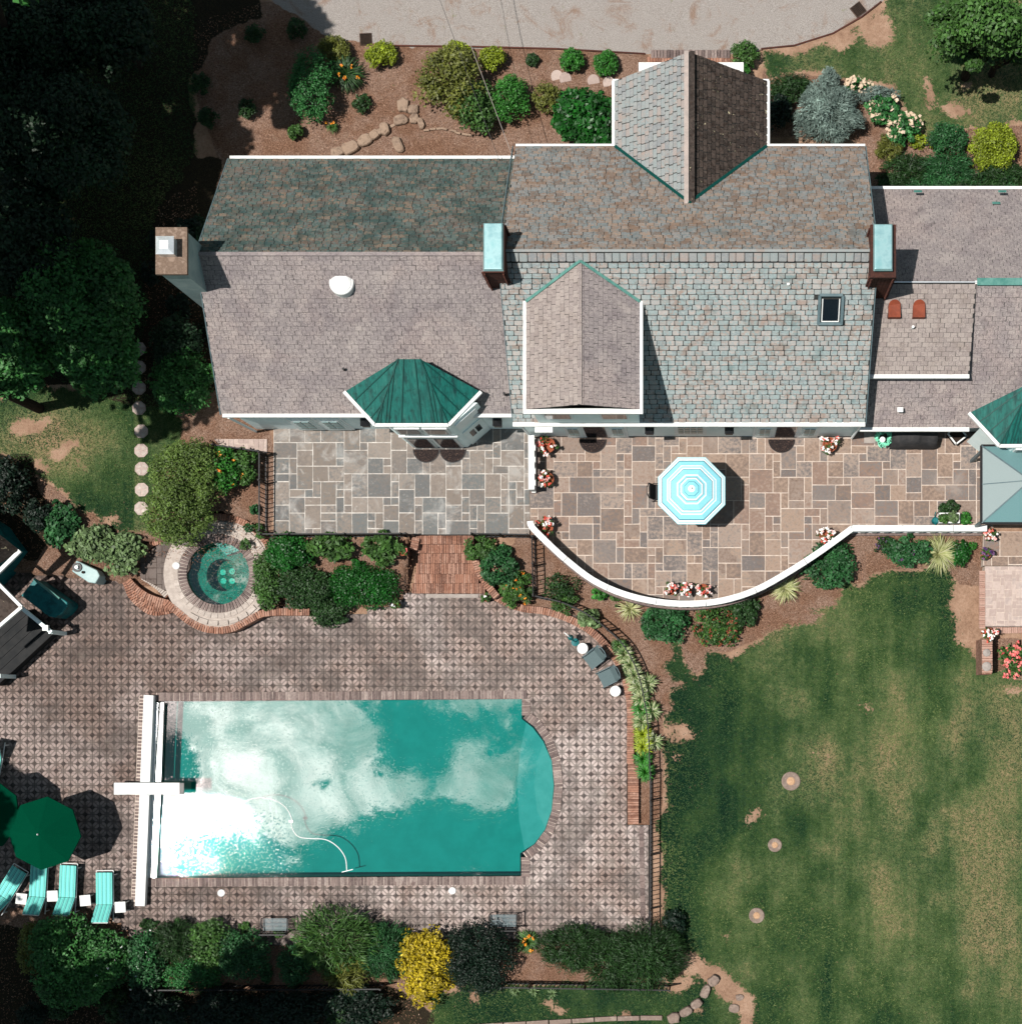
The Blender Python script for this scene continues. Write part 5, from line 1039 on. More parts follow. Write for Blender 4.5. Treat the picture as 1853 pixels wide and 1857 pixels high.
def pad(a, b, w_, th):   # quilted cushion between two points, sewn in segments
    mb = MB(); a, b = Vector(a), Vector(b); n_ = 6
    mb.bar(a, b, w_, th)
    return mb
pad((0, .60, .40), (0, -.58, .37), .60, .07).build('cushion', MT['stripes'], lg, bevel=.02)
pad((0, -.60, .38), (0, -1.16, .82), .60, .07).build('back_cushion', MT['stripes'], lg, bevel=.02)
f_ = MB()
for s1 in (-1, 1): f_.tube([(s1 * .31, .66, .33), (s1 * .31, -.6, .32), (s1 * .31, -1.2, .34)], .018, 6); f_.tube([(s1 * .29, -.6, .34), (s1 * .29, -1.19, .80)], .016, 6)
f_.tube([(-.31, .66, .33), (.31, .66, .33)], .018, 6); f_.tube([(-.29, -1.19, .80), (.29, -1.19, .80)], .016, 6); f_.build('frame', MT['white_paint'], lg)
for s1 in (-1, 1):
    for yy in (.5, -1.1): MB().bar((s1 * .31, yy, .33), (s1 * .31, yy, 0), .03, .03).build('leg', MT['white_paint'], lg)
LS = [(197, 1610, 0, 'aqua striped lounger nearest the pool, rightmost of the row'), (131, 1597, -3, 'aqua striped lounger, second from the pool, between two white tables'), (78, 1596, -4, 'aqua striped lounger half under the dark green umbrella'), (29, 1600, -32, 'aqua striped lounger turned askew, left of the umbrella'), (-8, 1402, 170, 'aqua lounger at the left edge above the green umbrellas')]
for i, (px, py, a_, lb) in enumerate(LS):
    o = lg if i == 0 else copy_tree(lg); o.location = W(px, py, DZ); o.rotation_euler.z = R(a_); o['label'] = lb
stb = thing('side_table', 't', 'side table', (0, 0, 0), 'square white side tables')
MB().box((0, 0, .40), (.40, .40, .035)).build('tabletop', MT['white_paint'], stb, bevel=.015)
for a_, b_ in ((-1, -1), (1, -1), (1, 1), (-1, 1)): MB().bar((a_ * .14, b_ * .14, .39), (a_ * .17, b_ * .17, 0), .035, .035).build('leg', MT['white_paint'], stb)
for i, (px, py, a_, lb) in enumerate([(226, 1643, 3, 'small square white table right of the lounger nearest the pool'), (163, 1631, 5, 'small square white table between the two loungers nearest the pool'), (104, 1623, 2, 'brightest small square white table beside the lounger under the umbrella'), (48, 1628, -6, 'small square white table left of the lounger under the umbrella')]):
    o = stb if i == 0 else copy_tree(stb); o.location = W(px, py, DZ); o.rotation_euler.z = R(a_); o['label'] = lb
# ornate metal benches at the bottom of the deck
def bench(label, px, py, w_=1.15):
    t = thing('garden_bench', label, 'bench', W(px, py, DZ), 'ornate metal benches'); x, y = t.location.x, t.location.y
    for k in range(9): MB().bar((x - w_ / 2 + .02, y + .22 - k * .05, DZ + .43), (x + w_ / 2 - .02, y + .22 - k * .05, DZ + .43), .03, .02).build('slat', MT['frame_grey'], t)
    for s1 in (-1, 1):
        MB().tube([(x + s1 * w_ / 2, y + .25, DZ), (x + s1 * w_ / 2, y + .25, DZ + .6), (x + s1 * w_ / 2, y - .1, DZ + .62), (x + s1 * w_ / 2, y - .27, DZ + .7)], .022, 6).build('arm', MT['iron'], t)
        MB().bar((x + s1 * w_ / 2, y - .24, DZ), (x + s1 * w_ / 2, y - .3, DZ + .85), .04, .04).build('leg', MT['iron'], t)
    b_ = MB(); b_.bar((x - w_ / 2, y - .3, DZ + .85), (x + w_ / 2, y - .3, DZ + .85), .04, .04)
    for k in range(8): xx = x - w_ / 2 + w_ * (k + .5) / 8; b_.ring((xx, y - .27), .04, .055, DZ + .6, DZ + .62, 10); b_.bar((xx, y - .25, DZ + .45), (xx, y - .3, DZ + .85), .015, .015)
    b_.build('backrest', MT['iron'], t)
bench('ornate metal garden bench by the shrubs, the left one below the pool', 506, 1675, .95); bench('dark ornate metal garden bench at the right end below the pool', 916, 1668, 1.0)
# door mats
for lb, px, py, r_ in (('half round dark door mat, left of the pair in front of the bay', 773, 815, .46), ('half round dark door mat, right of the pair in front of the bay', 821, 815, .46), ('half round dark door mat at the left french door of the terrace', 1075, 797, .47), ('half round dark door mat at the right french door of the terrace', 1417, 797, .46)):
    c_ = W(px, py, 0); mb = MB(); mb.prism([(c_.x + r_ * math.cos(R(a)), c_.y + r_ * math.sin(R(a))) for a in range(180, 361, 9)], .005, .028)
    t = thing('door_mat', lb, 'door mat', c_, 'half round door mats'); mb.build('mat', MT['mat_rubber'], t); MB().ring(c_, r_, r_ + .025, .004, .034, 20, 0, R(180), R(360)).build('border', MT['black_plastic'], t)
# grill, hose, tile, log box by the right wing
c_ = W(1655, 797, 0); gl = thing('covered_grill', 'barbecue under a black fabric cover against the right wing', 'grill', c_)
prof = [(-.80, -.05, .05), (-.84, .0, .5), (-.80, .04, .86), (-.55, .08, 1.0), (-.1, .1, 1.06), (.15, .1, 1.04), (.45, .06, .9), (.74, .0, .82), (.82, -.04, .5), (.84, -.06, .05)]
mb = MB(); ny_ = 7; g3 = []
for (x, dy, z) in [(-.84, 0, .02), (-.86, 0, .4), (-.80, 0, .84), (-.62, 0, .98), (-.35, 0, 1.04), (-.05, 0, 1.06), (.14, 0, 1.0), (.2, 0, .9), (.5, 0, .87), (.76, 0, .84), (.84, 0, .5), (.88, 0, .02)]:
    for k in range(ny_ + 1):
        a_ = math.pi * k / ny_; yy = -.36 * math.cos(a_); zz = z * (math.sin(a_) ** .35 if 0 < k < ny_ else .02)
        g3.append((c_.x + x * (1 + .02 * math.sin(k * 2.3)), c_.y + yy + .015 * math.sin(x * 23 + k), max(.02, zz + .012 * math.sin(x * 31 + k * 5))))
nx_ = 12
mb.add(g3, [(i * (ny_ + 1) + k, i * (ny_ + 1) + k + 1, (i + 1) * (ny_ + 1) + k + 1, (i + 1) * (ny_ + 1) + k) for i in range(nx_ - 1) for k in range(ny_)][:])
mb.f = [f[::-1] for f in mb.f]; mb.build('cover', MT['black_fabric'], gl, smooth=True)
MB().bar(W(1617, 811, .06), W(1620, 811, .06), .1, .1).build('wheel', MT['black_plastic'], gl)
hs = thing('garden_hose', 'mint green garden hose coiled on its reel beside the covered grill', 'hose', W(1600, 797, 0)); pts = []
for k in range(220): a_ = k * .33; r_ = .14 + .20 * ((k * 7) % 31) / 31; pts.append((hs.location.x + r_ * math.cos(a_) * 1.0, hs.location.y + r_ * math.sin(a_) * 1.05, .06 + .5 * abs(math.sin(k * .05))))
MB().tube(pts, .016, 5).build('coil', MT['hose_green'], hs); MB().cyl(W(1600, 797, .1), W(1600, 797, .62) * 1.0, .1, n=14).build('reel', MT['white_paint'], hs)
pb = thing('stepping_slab', 'pale square concrete slab left of the green hose', 'slab', W(1577, 791, 0)); MB().box(W(1577, 790, .03), (.42, .55, .05)).build('slab', MT['concrete'], pb, bevel=.01)
lbx = thing('planter_box', 'tilted wooden box with white rim beside the grill', 'planter', W(1732, 792, 0)); mm = MB(); rot_ = R(38); cc = lbx.location
for dx, dy, sx_, sy_ in ((0, .24, .52, .05), (0, -.24, .52, .05), (.24, 0, .05, .52), (-.24, 0, .05, .52)):
    q_ = Matrix.Rotation(rot_, 3, 'Z') @ Vector((dx, dy, 0)); mm.box((cc.x + q_.x, cc.y + q_.y, .38), (sx_, sy_, .06), rot_)
mm.build('rim', MT['white_paint'], lbx); MB().box((cc.x, cc.y, .18), (.46, .46, .34), rot_).build('body', MT['bark'], lbx)
# statue near the chairs
stt = thing('garden_statue', 'small dark bronze bird statue standing on the deck above the chairs', 'statue', W(1038, 1158, DZ)); x, y = stt.location.x, stt.location.y
MB().lathe((x + .1, y - .14, DZ), [(.14, 0), (.15, .03), (.05, .05)], 12).build('base', MT['teal_dark'], stt)
MB().tube([(x + .1, y - .14, DZ + .04), (x + .08, y - .1, DZ + .4), (x + .02, y, DZ + .62)], .018, 6).build('leg', MT['teal_dark'], stt)
MB().lathe((x, y, DZ + .55), [(.01, 0), (.08, .05), (.11, .14), (.07, .24), (.03, .3)], 12).build('body', MT['teal_dark'], stt); MB().tube([(x, y, DZ + .8), (x - .06, y + .04, DZ + 1.0), (x - .12, y + .1, DZ + 1.06), (x - .2, y + .16, DZ + 1.02)], .022, 6).build('neck', MT['white_paint'], stt)
for s1 in (-1, 1): MB().add([(x, y, DZ + .75), (x + s1 * .16, y - s1 * .1, DZ + .68), (x + .08, y - .14, DZ + .6)], [(0, 1, 2), (2, 1, 0)]).build('wing', MT['teal_dark'], stt)
# square pavilion at the right edge
pv = thing('pavilion', 'square teal pavilion roof with ribbed metal panels at the right edge', 'pavilion', W(1853, 880, 0)); cz, rz_ = 3.45, 2.55
x0, x1_, y0_, y1_ = W(1779, 0, rz_).x, W(1935, 0, rz_).x, W(0, 949, rz_).y, W(0, 808, rz_).y; ap = Vector(((x0 + x1_) / 2, (y0_ + y1_) / 2, cz)); cor = [Vector((x0, y0_, rz_)), Vector((x1_, y0_, rz_)), Vector((x1_, y1_, rz_)), Vector((x0, y1_, rz_))]
for k in range(4):
    a, b = cor[k], cor[(k + 1) % 4]; mid = (a + b) / 2
    for p, q_ in ((a, mid), (mid, b)): MB().add([p, q_, ap], [(0, 1, 2)]).build('roof_panel', MT['pavilion_pale' if k == 3 else 'pavilion_teal'], pv)
    MB().bar(mid + Vector((0, 0, .02)), ap + Vector((0, 0, .02)), .03, .03).build('rib', MT['frame_grey'], pv); MB().bar(a + Vector((0, 0, .02)), ap + Vector((0, 0, .02)), .04, .04).build('hip', MT['frame_grey'], pv)
    MB().bar(a, b, .07, .1).build('fascia', MT['black_plastic'], pv); i_ = a.lerp(ap, .08); MB().box((i_.x, i_.y, 1.22), (.1, .1, 2.5)).build('post', MT['frame_grey'], pv)
# pool house group at the lower left
ph = thing('pool_house', 'dark roofed pool house with teal walls at the left edge', 'pool house', W(0, 1080, DZ))
def wp_(l, z): return [tuple(W(x, y, z)[:2]) for x, y in l]
MB().prism(wp_([(64, 1004), (38, 962), (-20, 925), (-160, 960), (-160, 1200), (-60, 1130)], DZ), DZ - .1, 1.9).build('wall', MT['teal_dark'], ph)
mb = MB(); A_, B1, B2, B3 = W(37, 999, 2.2), W(-10, 962, 2.2), W(-120, 960, 3.4), W(-110, 1090, 2.2); mb.add([A_, B1, W(-60, 1000, 3.6), B3], [(0, 1, 2), (0, 2, 3)]); mb.build('roof', MT['slate_dark'], ph)
MB().bar(W(37, 999, 2.2), W(-60, 1094, 2.2), .13, .12).build('gutter', MT['white_paint'], ph)
mb = MB(); mb.add([W(0, 1062, 1.9), W(40, 1101, 1.9), W(-6, 1140, 1.9), W(-80, 1150, 2.6), W(-70, 1060, 2.6)], [(0, 4, 3, 2, 1)]); mb.build('lower_roof', MT['slate_dark'], ph)
MB().bar(W(-40, 1021, 1.9), W(40, 1101, 1.9), .11, .12).build('gutter', MT['white_paint'], ph); MB().bar(W(40, 1101, 1.9), W(-50, 1178, 1.9), .11, .12).build('gutter', MT['white_paint'], ph)
pg = thing('timber_deck', 'low black board deck with pale teal handrail beside the pool house', 'timber deck', W(60, 1180, DZ))
a0, a1_, b0, b1 = W(40, 1104, -.35), W(96, 1148, -.35), W(-66, 1196, -.35), W(-8, 1244, -.35)
for k in range(5):
    t0, t1 = k / 5 + .004, (k + 1) / 5 - .006; p, q_, r_, s_ = a0.lerp(a1_, t0), a0.lerp(a1_, t1), b0.lerp(b1, t1), b0.lerp(b1, t0)
    MB().prism([(v_.x, v_.y) for v_ in (p, q_, r_, s_)], DZ - .02, -.32).build('board', MT['wood_dark'], pg)
MB().bar(W(40, 1103, .35), W(94, 1147, .35), .13, .10).build('beam', MT['door_paint'], pg); MB().bar(W(96, 1149, -.36), W(-8, 1245, -.36), .06, .1).build('edge_beam', MT['wood_dark'], pg)
MB().box(W(83, 1139, .46), (.2, .2, .12)).build('lamp', MT['white_paint'], pg)
for px_, py_ in ((92, 1146), (-2, 1226)): q_ = W(px_, py_, .3); MB().box((q_.x, q_.y, -.27), (.14, .14, 1.2)).build('post', MT['door_paint'], pg)
hc = thing('storage_box', 'dark teal covered box with rounded end standing beside the pool house', 'storage box', W(80, 1085, DZ))
poly = [(62, 1050), (38, 1080), (88, 1118), (100, 1120), (112, 1112), (122, 1100), (122, 1092)]
MB().prism(wp_(poly, .0), DZ - .02, .0).build('box', MT['teal_dark'], hc, bevel=.03); MB().bar(W(62, 1050, .05), W(108, 1086, .05), .09, .1).build('lid_edge', MT['verdigris'], hc)
cp = thing('concrete_pad', 'flat pale concrete pad between the pool house and the white heater', 'pad', W(100, 1030, DZ)); MB().prism(wp_([(76, 1004), (134, 1018), (128, 1046), (66, 1030)], DZ + .1), DZ - .05, DZ + .1).build('pad', MT['concrete'], cp)
ht = thing('pool_heater', 'white pool heater cabinet with round dark vent on top beside the hostas', 'pool heater', W(158, 1038, DZ))
MB().prism(wp_([(138, 1016), (130, 1036), (160, 1056), (173, 1058), (181, 1044), (176, 1034)], -.15), DZ, -.15).build('cabinet', MT['pale_box'], ht, bevel=.04)
q_ = W(140, 1029, -.13); MB().ring(q_, .10, .17, -.14, -.10, 24).build('vent_ring', MT['black_plastic'], ht); MB().cyl((q_.x, q_.y, -.14), (q_.x, q_.y, -.04), .07, n=16).build('vent_cap', MT['white_paint'], ht); q_ = W(151, 1038, -.13); MB().cyl((q_.x, q_.y, -.15), (q_.x, q_.y, -.08), .05, n=12).build('flue', MT['bark'], ht)
# stepping stones on the left lawn
for i, (px, py) in enumerate([(252, 632), (252, 666), (252, 703), (252, 740), (256, 782), (256, 817), (257, 850), (257, 888), (256, 922)]):
    c_ = W(px, py, -.03); r_ = 13.0 * PM(); t = thing('stepping_stone', f'octagonal patterned stepping stone', 'stepping stone', c_, 'stepping stones in the left lawn')
    mb = MB(); a0_ = R(22.5 + rng.normal(0, 4)); mb.prism([(c_.x + r_ * math.cos(a0_ + R(45) * k), c_.y + r_ * math.sin(a0_ + R(45) * k)) for k in range(8)], -.1, -.02); mb.build('slab', MT['paver_pink'], t)
    for k in range(4):
        a_ = R(45 + 90 * k); q1 = [(c_.x + .3 * r_ * math.cos(a_ - R(32)), c_.y + .3 * r_ * math.sin(a_ - R(32))), (c_.x + .85 * r_ * math.cos(a_ - R(30)), c_.y + .85 * r_ * math.sin(a_ - R(30))), (c_.x + .85 * r_ * math.cos(a_ + R(30)), c_.y + .85 * r_ * math.sin(a_ + R(30))), (c_.x + .3 * r_ * math.cos(a_ + R(32)), c_.y + .3 * r_ * math.sin(a_ + R(32)))]
        MB().prism(q1, -.03, -.014).build('inlay', MT['spa_stone'], t)
    WH = ['topmost, in deep tree shade', 'second from the top, in tree shade', 'third from the top, half shaded', 'fourth from the top, in dappled shade', 'fifth from the top, sunlit at the shade edge', 'sixth from the top, in full sun', 'seventh from the top, in the middle of the sunny stretch', 'third from the spa end, beside the olive shrub', 'last one before the spa, partly under the pale shrub']
    t['label'] = 'octagonal patterned stepping stone, ' + WH[i]
# boulders and stone edging, bottom right
def rock(name, label, cat, px, py, rx, ry, h_, seed, rot=0, z=None, group=None, m_='boulder'):
    z = gz(px, py) if z is None else z; c_ = W(px, py, z); s_ = PM(z); r = np.random.default_rng(seed); mb = MB(); n_ = 12; k_ = [1 + r.normal(0, .07) for _ in range(n_)]
    lv = [(1, -.08), (1.02, h_ * .55), (.9, h_ * .9), (.55, h_)]; vs = []
    for f_, zz in lv:
        for i in range(n_):
            a_ = 2 * math.pi * i / n_; X_ = (abs(math.cos(a_)) ** .75) * math.copysign(1, math.cos(a_)) * rx * s_ * f_ * k_[i]; Y_ = (abs(math.sin(a_)) ** .75) * math.copysign(1, math.sin(a_)) * ry * s_ * f_ * k_[i]
            vs.append((c_.x + X_ * math.cos(rot) - Y_ * math.sin(rot), c_.y + X_ * math.sin(rot) + Y_ * math.cos(rot), z + zz + r.normal(0, .01)))
    mb.add(vs, [(l * n_ + i, l * n_ + (i + 1) % n_, (l + 1) * n_ + (i + 1) % n_, (l + 1) * n_ + i) for l in range(3) for i in range(n_)] + [tuple(range(3 * n_, 4 * n_))])
    o = mb.build(name, MT[m_], loc=c_); put(o, label, cat, group); return o
for i, (px, py, rx, ry, a_) in enumerate([(1294, 1778, 11, 9, 40), (1279, 1798, 8, 13, -20), (1263, 1820, 11, 8, 35), (1244, 1834, 12, 8, 25), (1222, 1846, 12, 9, 12)]):
    rock('boulder', 'grey edging boulder, ' + ['top end of the curved row at the bottom', 'second from the top of the curved row, upright', 'middle one of the curved row', 'second from the bottom of the curved row', 'bottom end of the curved row by the long kerb'][i], 'boulder', px, py, rx, ry, .22, 50 + i, R(a_), group='boulders curving along the lower lawn')
for px, py, r_, lb in [(1434, 1417, 17, 'round grey stone disc in the lawn, the largest of three'), (1405, 1533, 12.5, 'round stone disc in the lawn, the middle and smallest one'), (1372, 1661, 14, 'round stone disc in the lawn, the lowest of three')]:
    q_ = W(px, py, -.94); s_ = r_ * PM(-.94); t = thing('lawn_disc', lb, 'stone disc', q_, 'round stone discs in the lawn')
    MB().lathe(q_, [(s_ * 1.04, -.1), (s_, .0), (s_ * .9, .02), (s_ * .7, .0), (s_ * .6, -.01), (.01, -.01)], 28).build('rim', MT['boulder'], t); MB().lathe(q_, [(s_ * .5, -.02), (s_ * .34, .015), (.01, .02)], 14).build('centre', MT['sand'], t)
for i, (px, py, r_, lb) in enumerate([(1341, 1809, 7, 'small rough stone on the grass beside the dirt strip, upper one'), (1331, 1829, 9, 'pale rough stone on the grass near the bottom edge')]):
    rock('lawn_stone', lb, 'stone', px, py, r_, r_ * .86, .08, 80 + i, group='rough stones lying in the grass')
lk = thing('stone_kerb', 'long pale stone kerb along the bottom edge of the picture', 'kerb', W(1090, 1853, -.95)); pieces('kerb_stone', brick_t(.17, .8, .12), row_M([(830, 1864), (960, 1857), (1100, 1849), (1205, 1846)], -.88, .84), MT['boulder'], lk)
# dry stone wall and slabs in the north bed
dw = thing('stone_wall', 'low curved dry stone wall in the mulch north of the house', 'stone wall', W(660, 250, 0))
for i, (px, py, rx, ry, a_) in enumerate([(612, 277, 12, 9, 20), (636, 268, 16, 11, 22), (662, 255, 14, 10, 28), (680, 245, 10, 8, 35), (698, 234, 9, 12, 10), (690, 240, 6, 6, 0)]):
    o = rock('stone', 'x', 'x', px, py, rx, ry, .16, 120 + i, R(a_), z=-.02, m_='stone'); del o['label']; del o['category']; o.parent = dw; o.location = o.location - dw.location
for i in range(12): p_ = Vector(W(622 + i * 8.2, 283 - i * 5.0, -.08)); MB().box(p_, (.17, .10, .10), R(28)).build('edge_stone', MT['stone'], dw)
for i, (px, py, rx, ry, lb) in enumerate([(731, 192, 11, 13, 'upper left sandstone slab of the small outcrop'), (750, 199, 10, 9, 'upper right sandstone slab of the small outcrop'), (727, 218, 14, 9, 'large flat sandstone slab at the foot of the outcrop'), (752, 216, 9, 9, 'lower right sandstone slab of the small outcrop'), (764, 224, 6, 10, 'narrow upright stone at the right end of the outcrop'), (722, 262, 9, 16, 'single long flat slab in the mulch below the outcrop')]):
    rock('sandstone_slab', lb, 'stone slab', px, py, rx, ry, .14, 140 + i, R(5 * i), z=-.05, group='sandstone slabs north of the house', m_='stone')
for i in range(8): pass
dw2 = thing('stone_edging', 'thin line of small edging stones right of the sandstone slabs', 'stone edging', W(810, 236, -.03)); pieces('edge_stone', MB().box((0, 0, 0), (.07, .2, .1)), row_M([(768, 236), (800, 233), (830, 240), (856, 246)], -.03, .23, .02), MT['stone'], dw2)
for i, (px, py) in enumerate([(1010, 138), (1025, 142), (1076, 146), (1104, 150)]):
    o = MB().cyl(W(px, py, -.1), W(px, py, -.02), .22, n=18).build('stepping_stone', MT['paver_pink'], loc=W(px, py, 0)); put(o, 'round reddish stepping disc, ' + ['far left one above the glossy shrub', 'second from the left', 'third from the left', 'rightmost, brightest one beside the white gable'][i], 'stepping stone', 'round stepping discs north of the house')
bp = thing('brick_path', 'red brick strip with grey edge between the driveway and the north gable', 'brick path', W(1250, 108, 0))
pieces('brick', brick_t(.2, .095, .05), [Matrix.Translation(W(1176 + i * 5.2, 107 + j * 11.0, -.02)) @ Matrix.Rotation(R(90), 4, 'Z') for j in range(3) for i in range(30)], MT['brick'], bp, 90); pieces('edge_paver', brick_t(.3, .1, .06), row_M([(1180, 97), (1322, 97)], 0, .115), MT['coping'], bp)
def grate(lb, px, py, a_):
    c_ = W(px, py, 0); t = thing('storm_drain', lb, 'drain grate', c_, 'storm drain grates'); mb = MB()
    for k in range(7): o_ = (k - 3) * .055; q_ = Matrix.Rotation(a_, 3, 'Z'); p_ = q_ @ Vector((o_, 0, 0)); mb.box((c_.x + p_.x, c_.y + p_.y, 0.0), (.03, .4, .04), a_); p_ = q_ @ Vector((0, o_, 0)); mb.box((c_.x + p_.x, c_.y + p_.y, .001), (.4, .022, .03), a_)
    mb.build('grille', MT['bark'], t)['kind'] = 'stuff'; MB().box((c_.x, c_.y, -.03), (.44, .44, .03), a_).build('frame', MT['mortar_dark'], t)
grate('square storm drain grate at the left edge of the driveway above the golden shrub', 663, 70, R(3)); grate('square storm drain grate at the far right curve of the driveway', 1556, 16, R(38))
kb = thing('driveway_edging', 'thin brown edging strip along the lower side of the driveway', 'edging', W(900, 84, 0)); mb = MB(); L = [(690, 82), (860, 84), (1010, 88), (1170, 97)]; L2_ = [(1380, 88), (1440, 82), (1510, 60), (1562, 30), (1598, 2)]
for L_ in (L, L2_):
    for a, b in zip(L_, L_[1:]): mb.bar(W(*a, -.03), W(*b, -.03), .05, .06)
mb.build('strip', MT['brick_dark'], kb)
# low brick pillar wall with caps, right
bw_ = thing('brick_wall', 'short low brick wall with two round stone caps by the right walkway', 'brick wall', W(1790, 1190, 0))
capwall(bw_, [(1790, 1160), (1790, 1222)], 19, .30, -1.0, lim=60, m_='brick_pink')
for py, r_ in ((1184, .14), (1209, .17)): q_ = W(1789, py, .33); MB().lathe((q_.x, q_.y, .30), [(r_, 0), (r_, .05), (r_ * .7, .08), (r_ * .3, .1), (.01, .11)], 20).build('cap_light', MT['concrete'], bw_)
# overhead cables
up_ = thing('utility_pole', 'wooden utility pole beyond the driveway carrying the two service cables', 'utility pole', (W(705, -284, 6.7).x, W(705, -284, 6.7).y, -.1)); q_ = up_.location; MB().cyl((q_.x, q_.y, -.1), (q_.x, q_.y, 7.2), .14, .1, 12).build('shaft', MT['bark'], up_); MB().bar((q_.x - .6, q_.y, 6.7), (q_.x + .6, q_.y, 6.7), .1, .1).build('crossarm', MT['bark'], up_)
for k, (a, b, lb, m_) in enumerate([((717, -284, 6.7), (930, 285, 3.4), 'pale overhead service cable running down to the roof corner', 'concrete'), ((693, -284, 6.7), (905, 290, 3.2), 'thin dark overhead wire left of the bright cable', 'black_plastic')]):
    t = thing('service_cable', lb, 'cable', W(*b)); A_, B_2 = W(*a), W(*b); MB().tube([A_.lerp(B_2, i / 16) - Vector((0, 0, .5 * math.sin(math.pi * i / 16))) for i in range(17)], (.011 if k == 0 else .008), 5).build('wire', MT[m_], t)
# ================================================================ PLANTS
def unit(v): return v / np.maximum(np.linalg.norm(v, axis=-1, keepdims=True), 1e-9)
def leaf_quads(P, N, L, Wd, r, spread=1.0, axis=None, fold=.25):
    n = len(P); N = unit(N + r.normal(0, .45 * spread, (n, 3)))
    A_ = axis if axis is not None else r.normal(0, 1, (n, 3)); A_ = unit(A_ - N * (A_ * N).sum(1, keepdims=True)); B_ = np.cross(N, A_)
    l = (L * r.uniform(.65, 1.25, (n, 1))) / 2; w = (Wd * r.uniform(.7, 1.2, (n, 1))) / 2; f = N * w * fold
    V = np.stack([P - A_ * l, P + B_ * w + f - A_ * l * .1, P + A_ * l, P - B_ * w + f - A_ * l * .1], 1).reshape(-1, 3)
    return V
def crown_points(c, rx, ry, h_, nb, n, r, flat=.5, core=.0):
    """clumps spread through a dome, leaves on the clump shells"""
    a = r.uniform(0, 2 * math.pi, nb); q = np.sqrt(r.uniform(0, 1, nb)) * .86; z = np.sqrt(np.clip(1 - q * q, 0, 1)) * r.uniform(.45, .95, nb)
    B_ = np.stack([np.cos(a) * q, np.sin(a) * q, z], 1); br = r.uniform(.16, .42, nb) * (1.2 - .45 * q)
    k = r.integers(0, nb, n); D = unit(r.normal(0, 1, (n, 3))); D[:, 2] = np.where(r.random(n) < .75, np.abs(D[:, 2]), D[:, 2])
    rad = br[k][:, None] * (r.uniform(core, 1, (n, 1)) ** .33)
    U_ = B_[k] + D * rad; S = np.array([rx, ry, h_ * .82])
    P = np.array(c) + U_ * S; P[:, 2] += h_ * .12; N = unit(D * np.array([1, 1, 1]) + np.array([0, 0, flat]))
    P[:, 2] = np.maximum(P[:, 2], c[2] + .02)
    tint = np.clip(.34 + .30 * D[:, 2] * 0 + r.normal(0, .18, n) + (r.normal(0, .15, nb))[k], 0, 1)
    return P, N, tint
STY = {  # leaf length, width, leaves per m2 of dome, clump density, normal flatness
    'broad': (.13, .075, 420, 9, .9), 'fine': (.095, .05, 800, 16, .6), 'needle': (.17, .03, 900, 18, .25), 'ball': (.08, .055, 1300, 24, .7), 'big': (.20, .11, 230, 9, 1.0), 'tree': (.17, .10, 190, 9, .75), 'strap': (.3, .04, 240, 8, .4), 'ivy': (.085, .07, 900, 16, 1.3)}
PL = {}
def plant(name, label, cat, px, py, rx, ry, h_, pal_, sty='broad', flowers=None, z=None, seed=0, trunk=True, group=None, dens=1.0, nb=None, trunk_h=None, zc=None, maxn=42000):
    zg = gz(px, py) if z is None else z; zmid = zg + h_ * .55 if zc is None else zc
    rx, ry = rx * 1.07, ry * 1.07; c = W(px, py, zmid); s_ = PM(zmid); r = np.random.default_rng(int(px * 7 + py * 13 + seed) % 99991)
    X_, Y_ = rx * s_, ry * s_; base = Vector((c.x, c.y, zg)); ll, lw, dn, cd, fl_ = STY[sty]
    area = math.pi * X_ * Y_ * (1 + h_ / max(X_, Y_) * .7); n = int(min(maxn, max(160, dn * area * dens * 1.35))); nb_ = nb or int(max(6, min(90, cd * (1 + area * 1.4))))
    cb = 0.0 if trunk_h is None else trunk_h
    P, N, t_ = crown_points((0, 0, cb), X_, Y_, h_ - cb, nb_, n, r, fl_)
    ax = None
    if sty == 'needle': ax = unit(P * np.array([1, 1, .35]) + r.normal(0, .35, P.shape)) 
    if sty == 'strap': ax = unit(P * np.array([1, 1, .3]) + r.normal(0, .5, P.shape))
    V = leaf_quads(P, N, ll, lw, r, 1.0, ax); Fq = np.arange(len(V)).reshape(-1, 4)
    th = thing(name, label, cat, base, group)
    link('foliage' if cat != 'tree' else 'crown', npmesh('foliage', V, Fq, MT[pal_], {'t': np.repeat(t_, 4)}), th, base)
    if flowers:
        fm, nf_, fs = flowers; k = r.choice(len(P), nf_, replace=False); Pf = P[k] + N[k] * .03; Pf[:, 2] += .05; nfl = np.repeat(Pf, 5, 0) + r.normal(0, fs * .35, (nf_ * 5, 3)); Nf = np.tile(np.array([[0, 0, 1.0]]), (len(nfl), 1))
        Vf = leaf_quads(nfl, Nf, fs, fs * .8, r, .9); link('blossom', npmesh('blossom', Vf, np.arange(len(Vf)).reshape(-1, 4), MT[fm], {'t': np.repeat(r.random(len(nfl)), 4)}), th, base)
    if trunk:
        mb = MB(); H_ = h_ * .62
        mb.cyl(base, base + Vector((0, 0, H_)), .035 + .03 * h_, .02 * h_ + .01, 7)
        for k in range(5):
            a_ = r.uniform(0, 6.28); mb.cyl(base + Vector((0, 0, H_ * r.uniform(.25, .7))), base + Vector((math.cos(a_) * X_ * .55, math.sin(a_) * Y_ * .55, h_ * .62)), .02 * h_ + .01, .008, 5)
        mb.build('trunk' if cat == 'tree' else 'stem', MT['bark'], th)
    return th
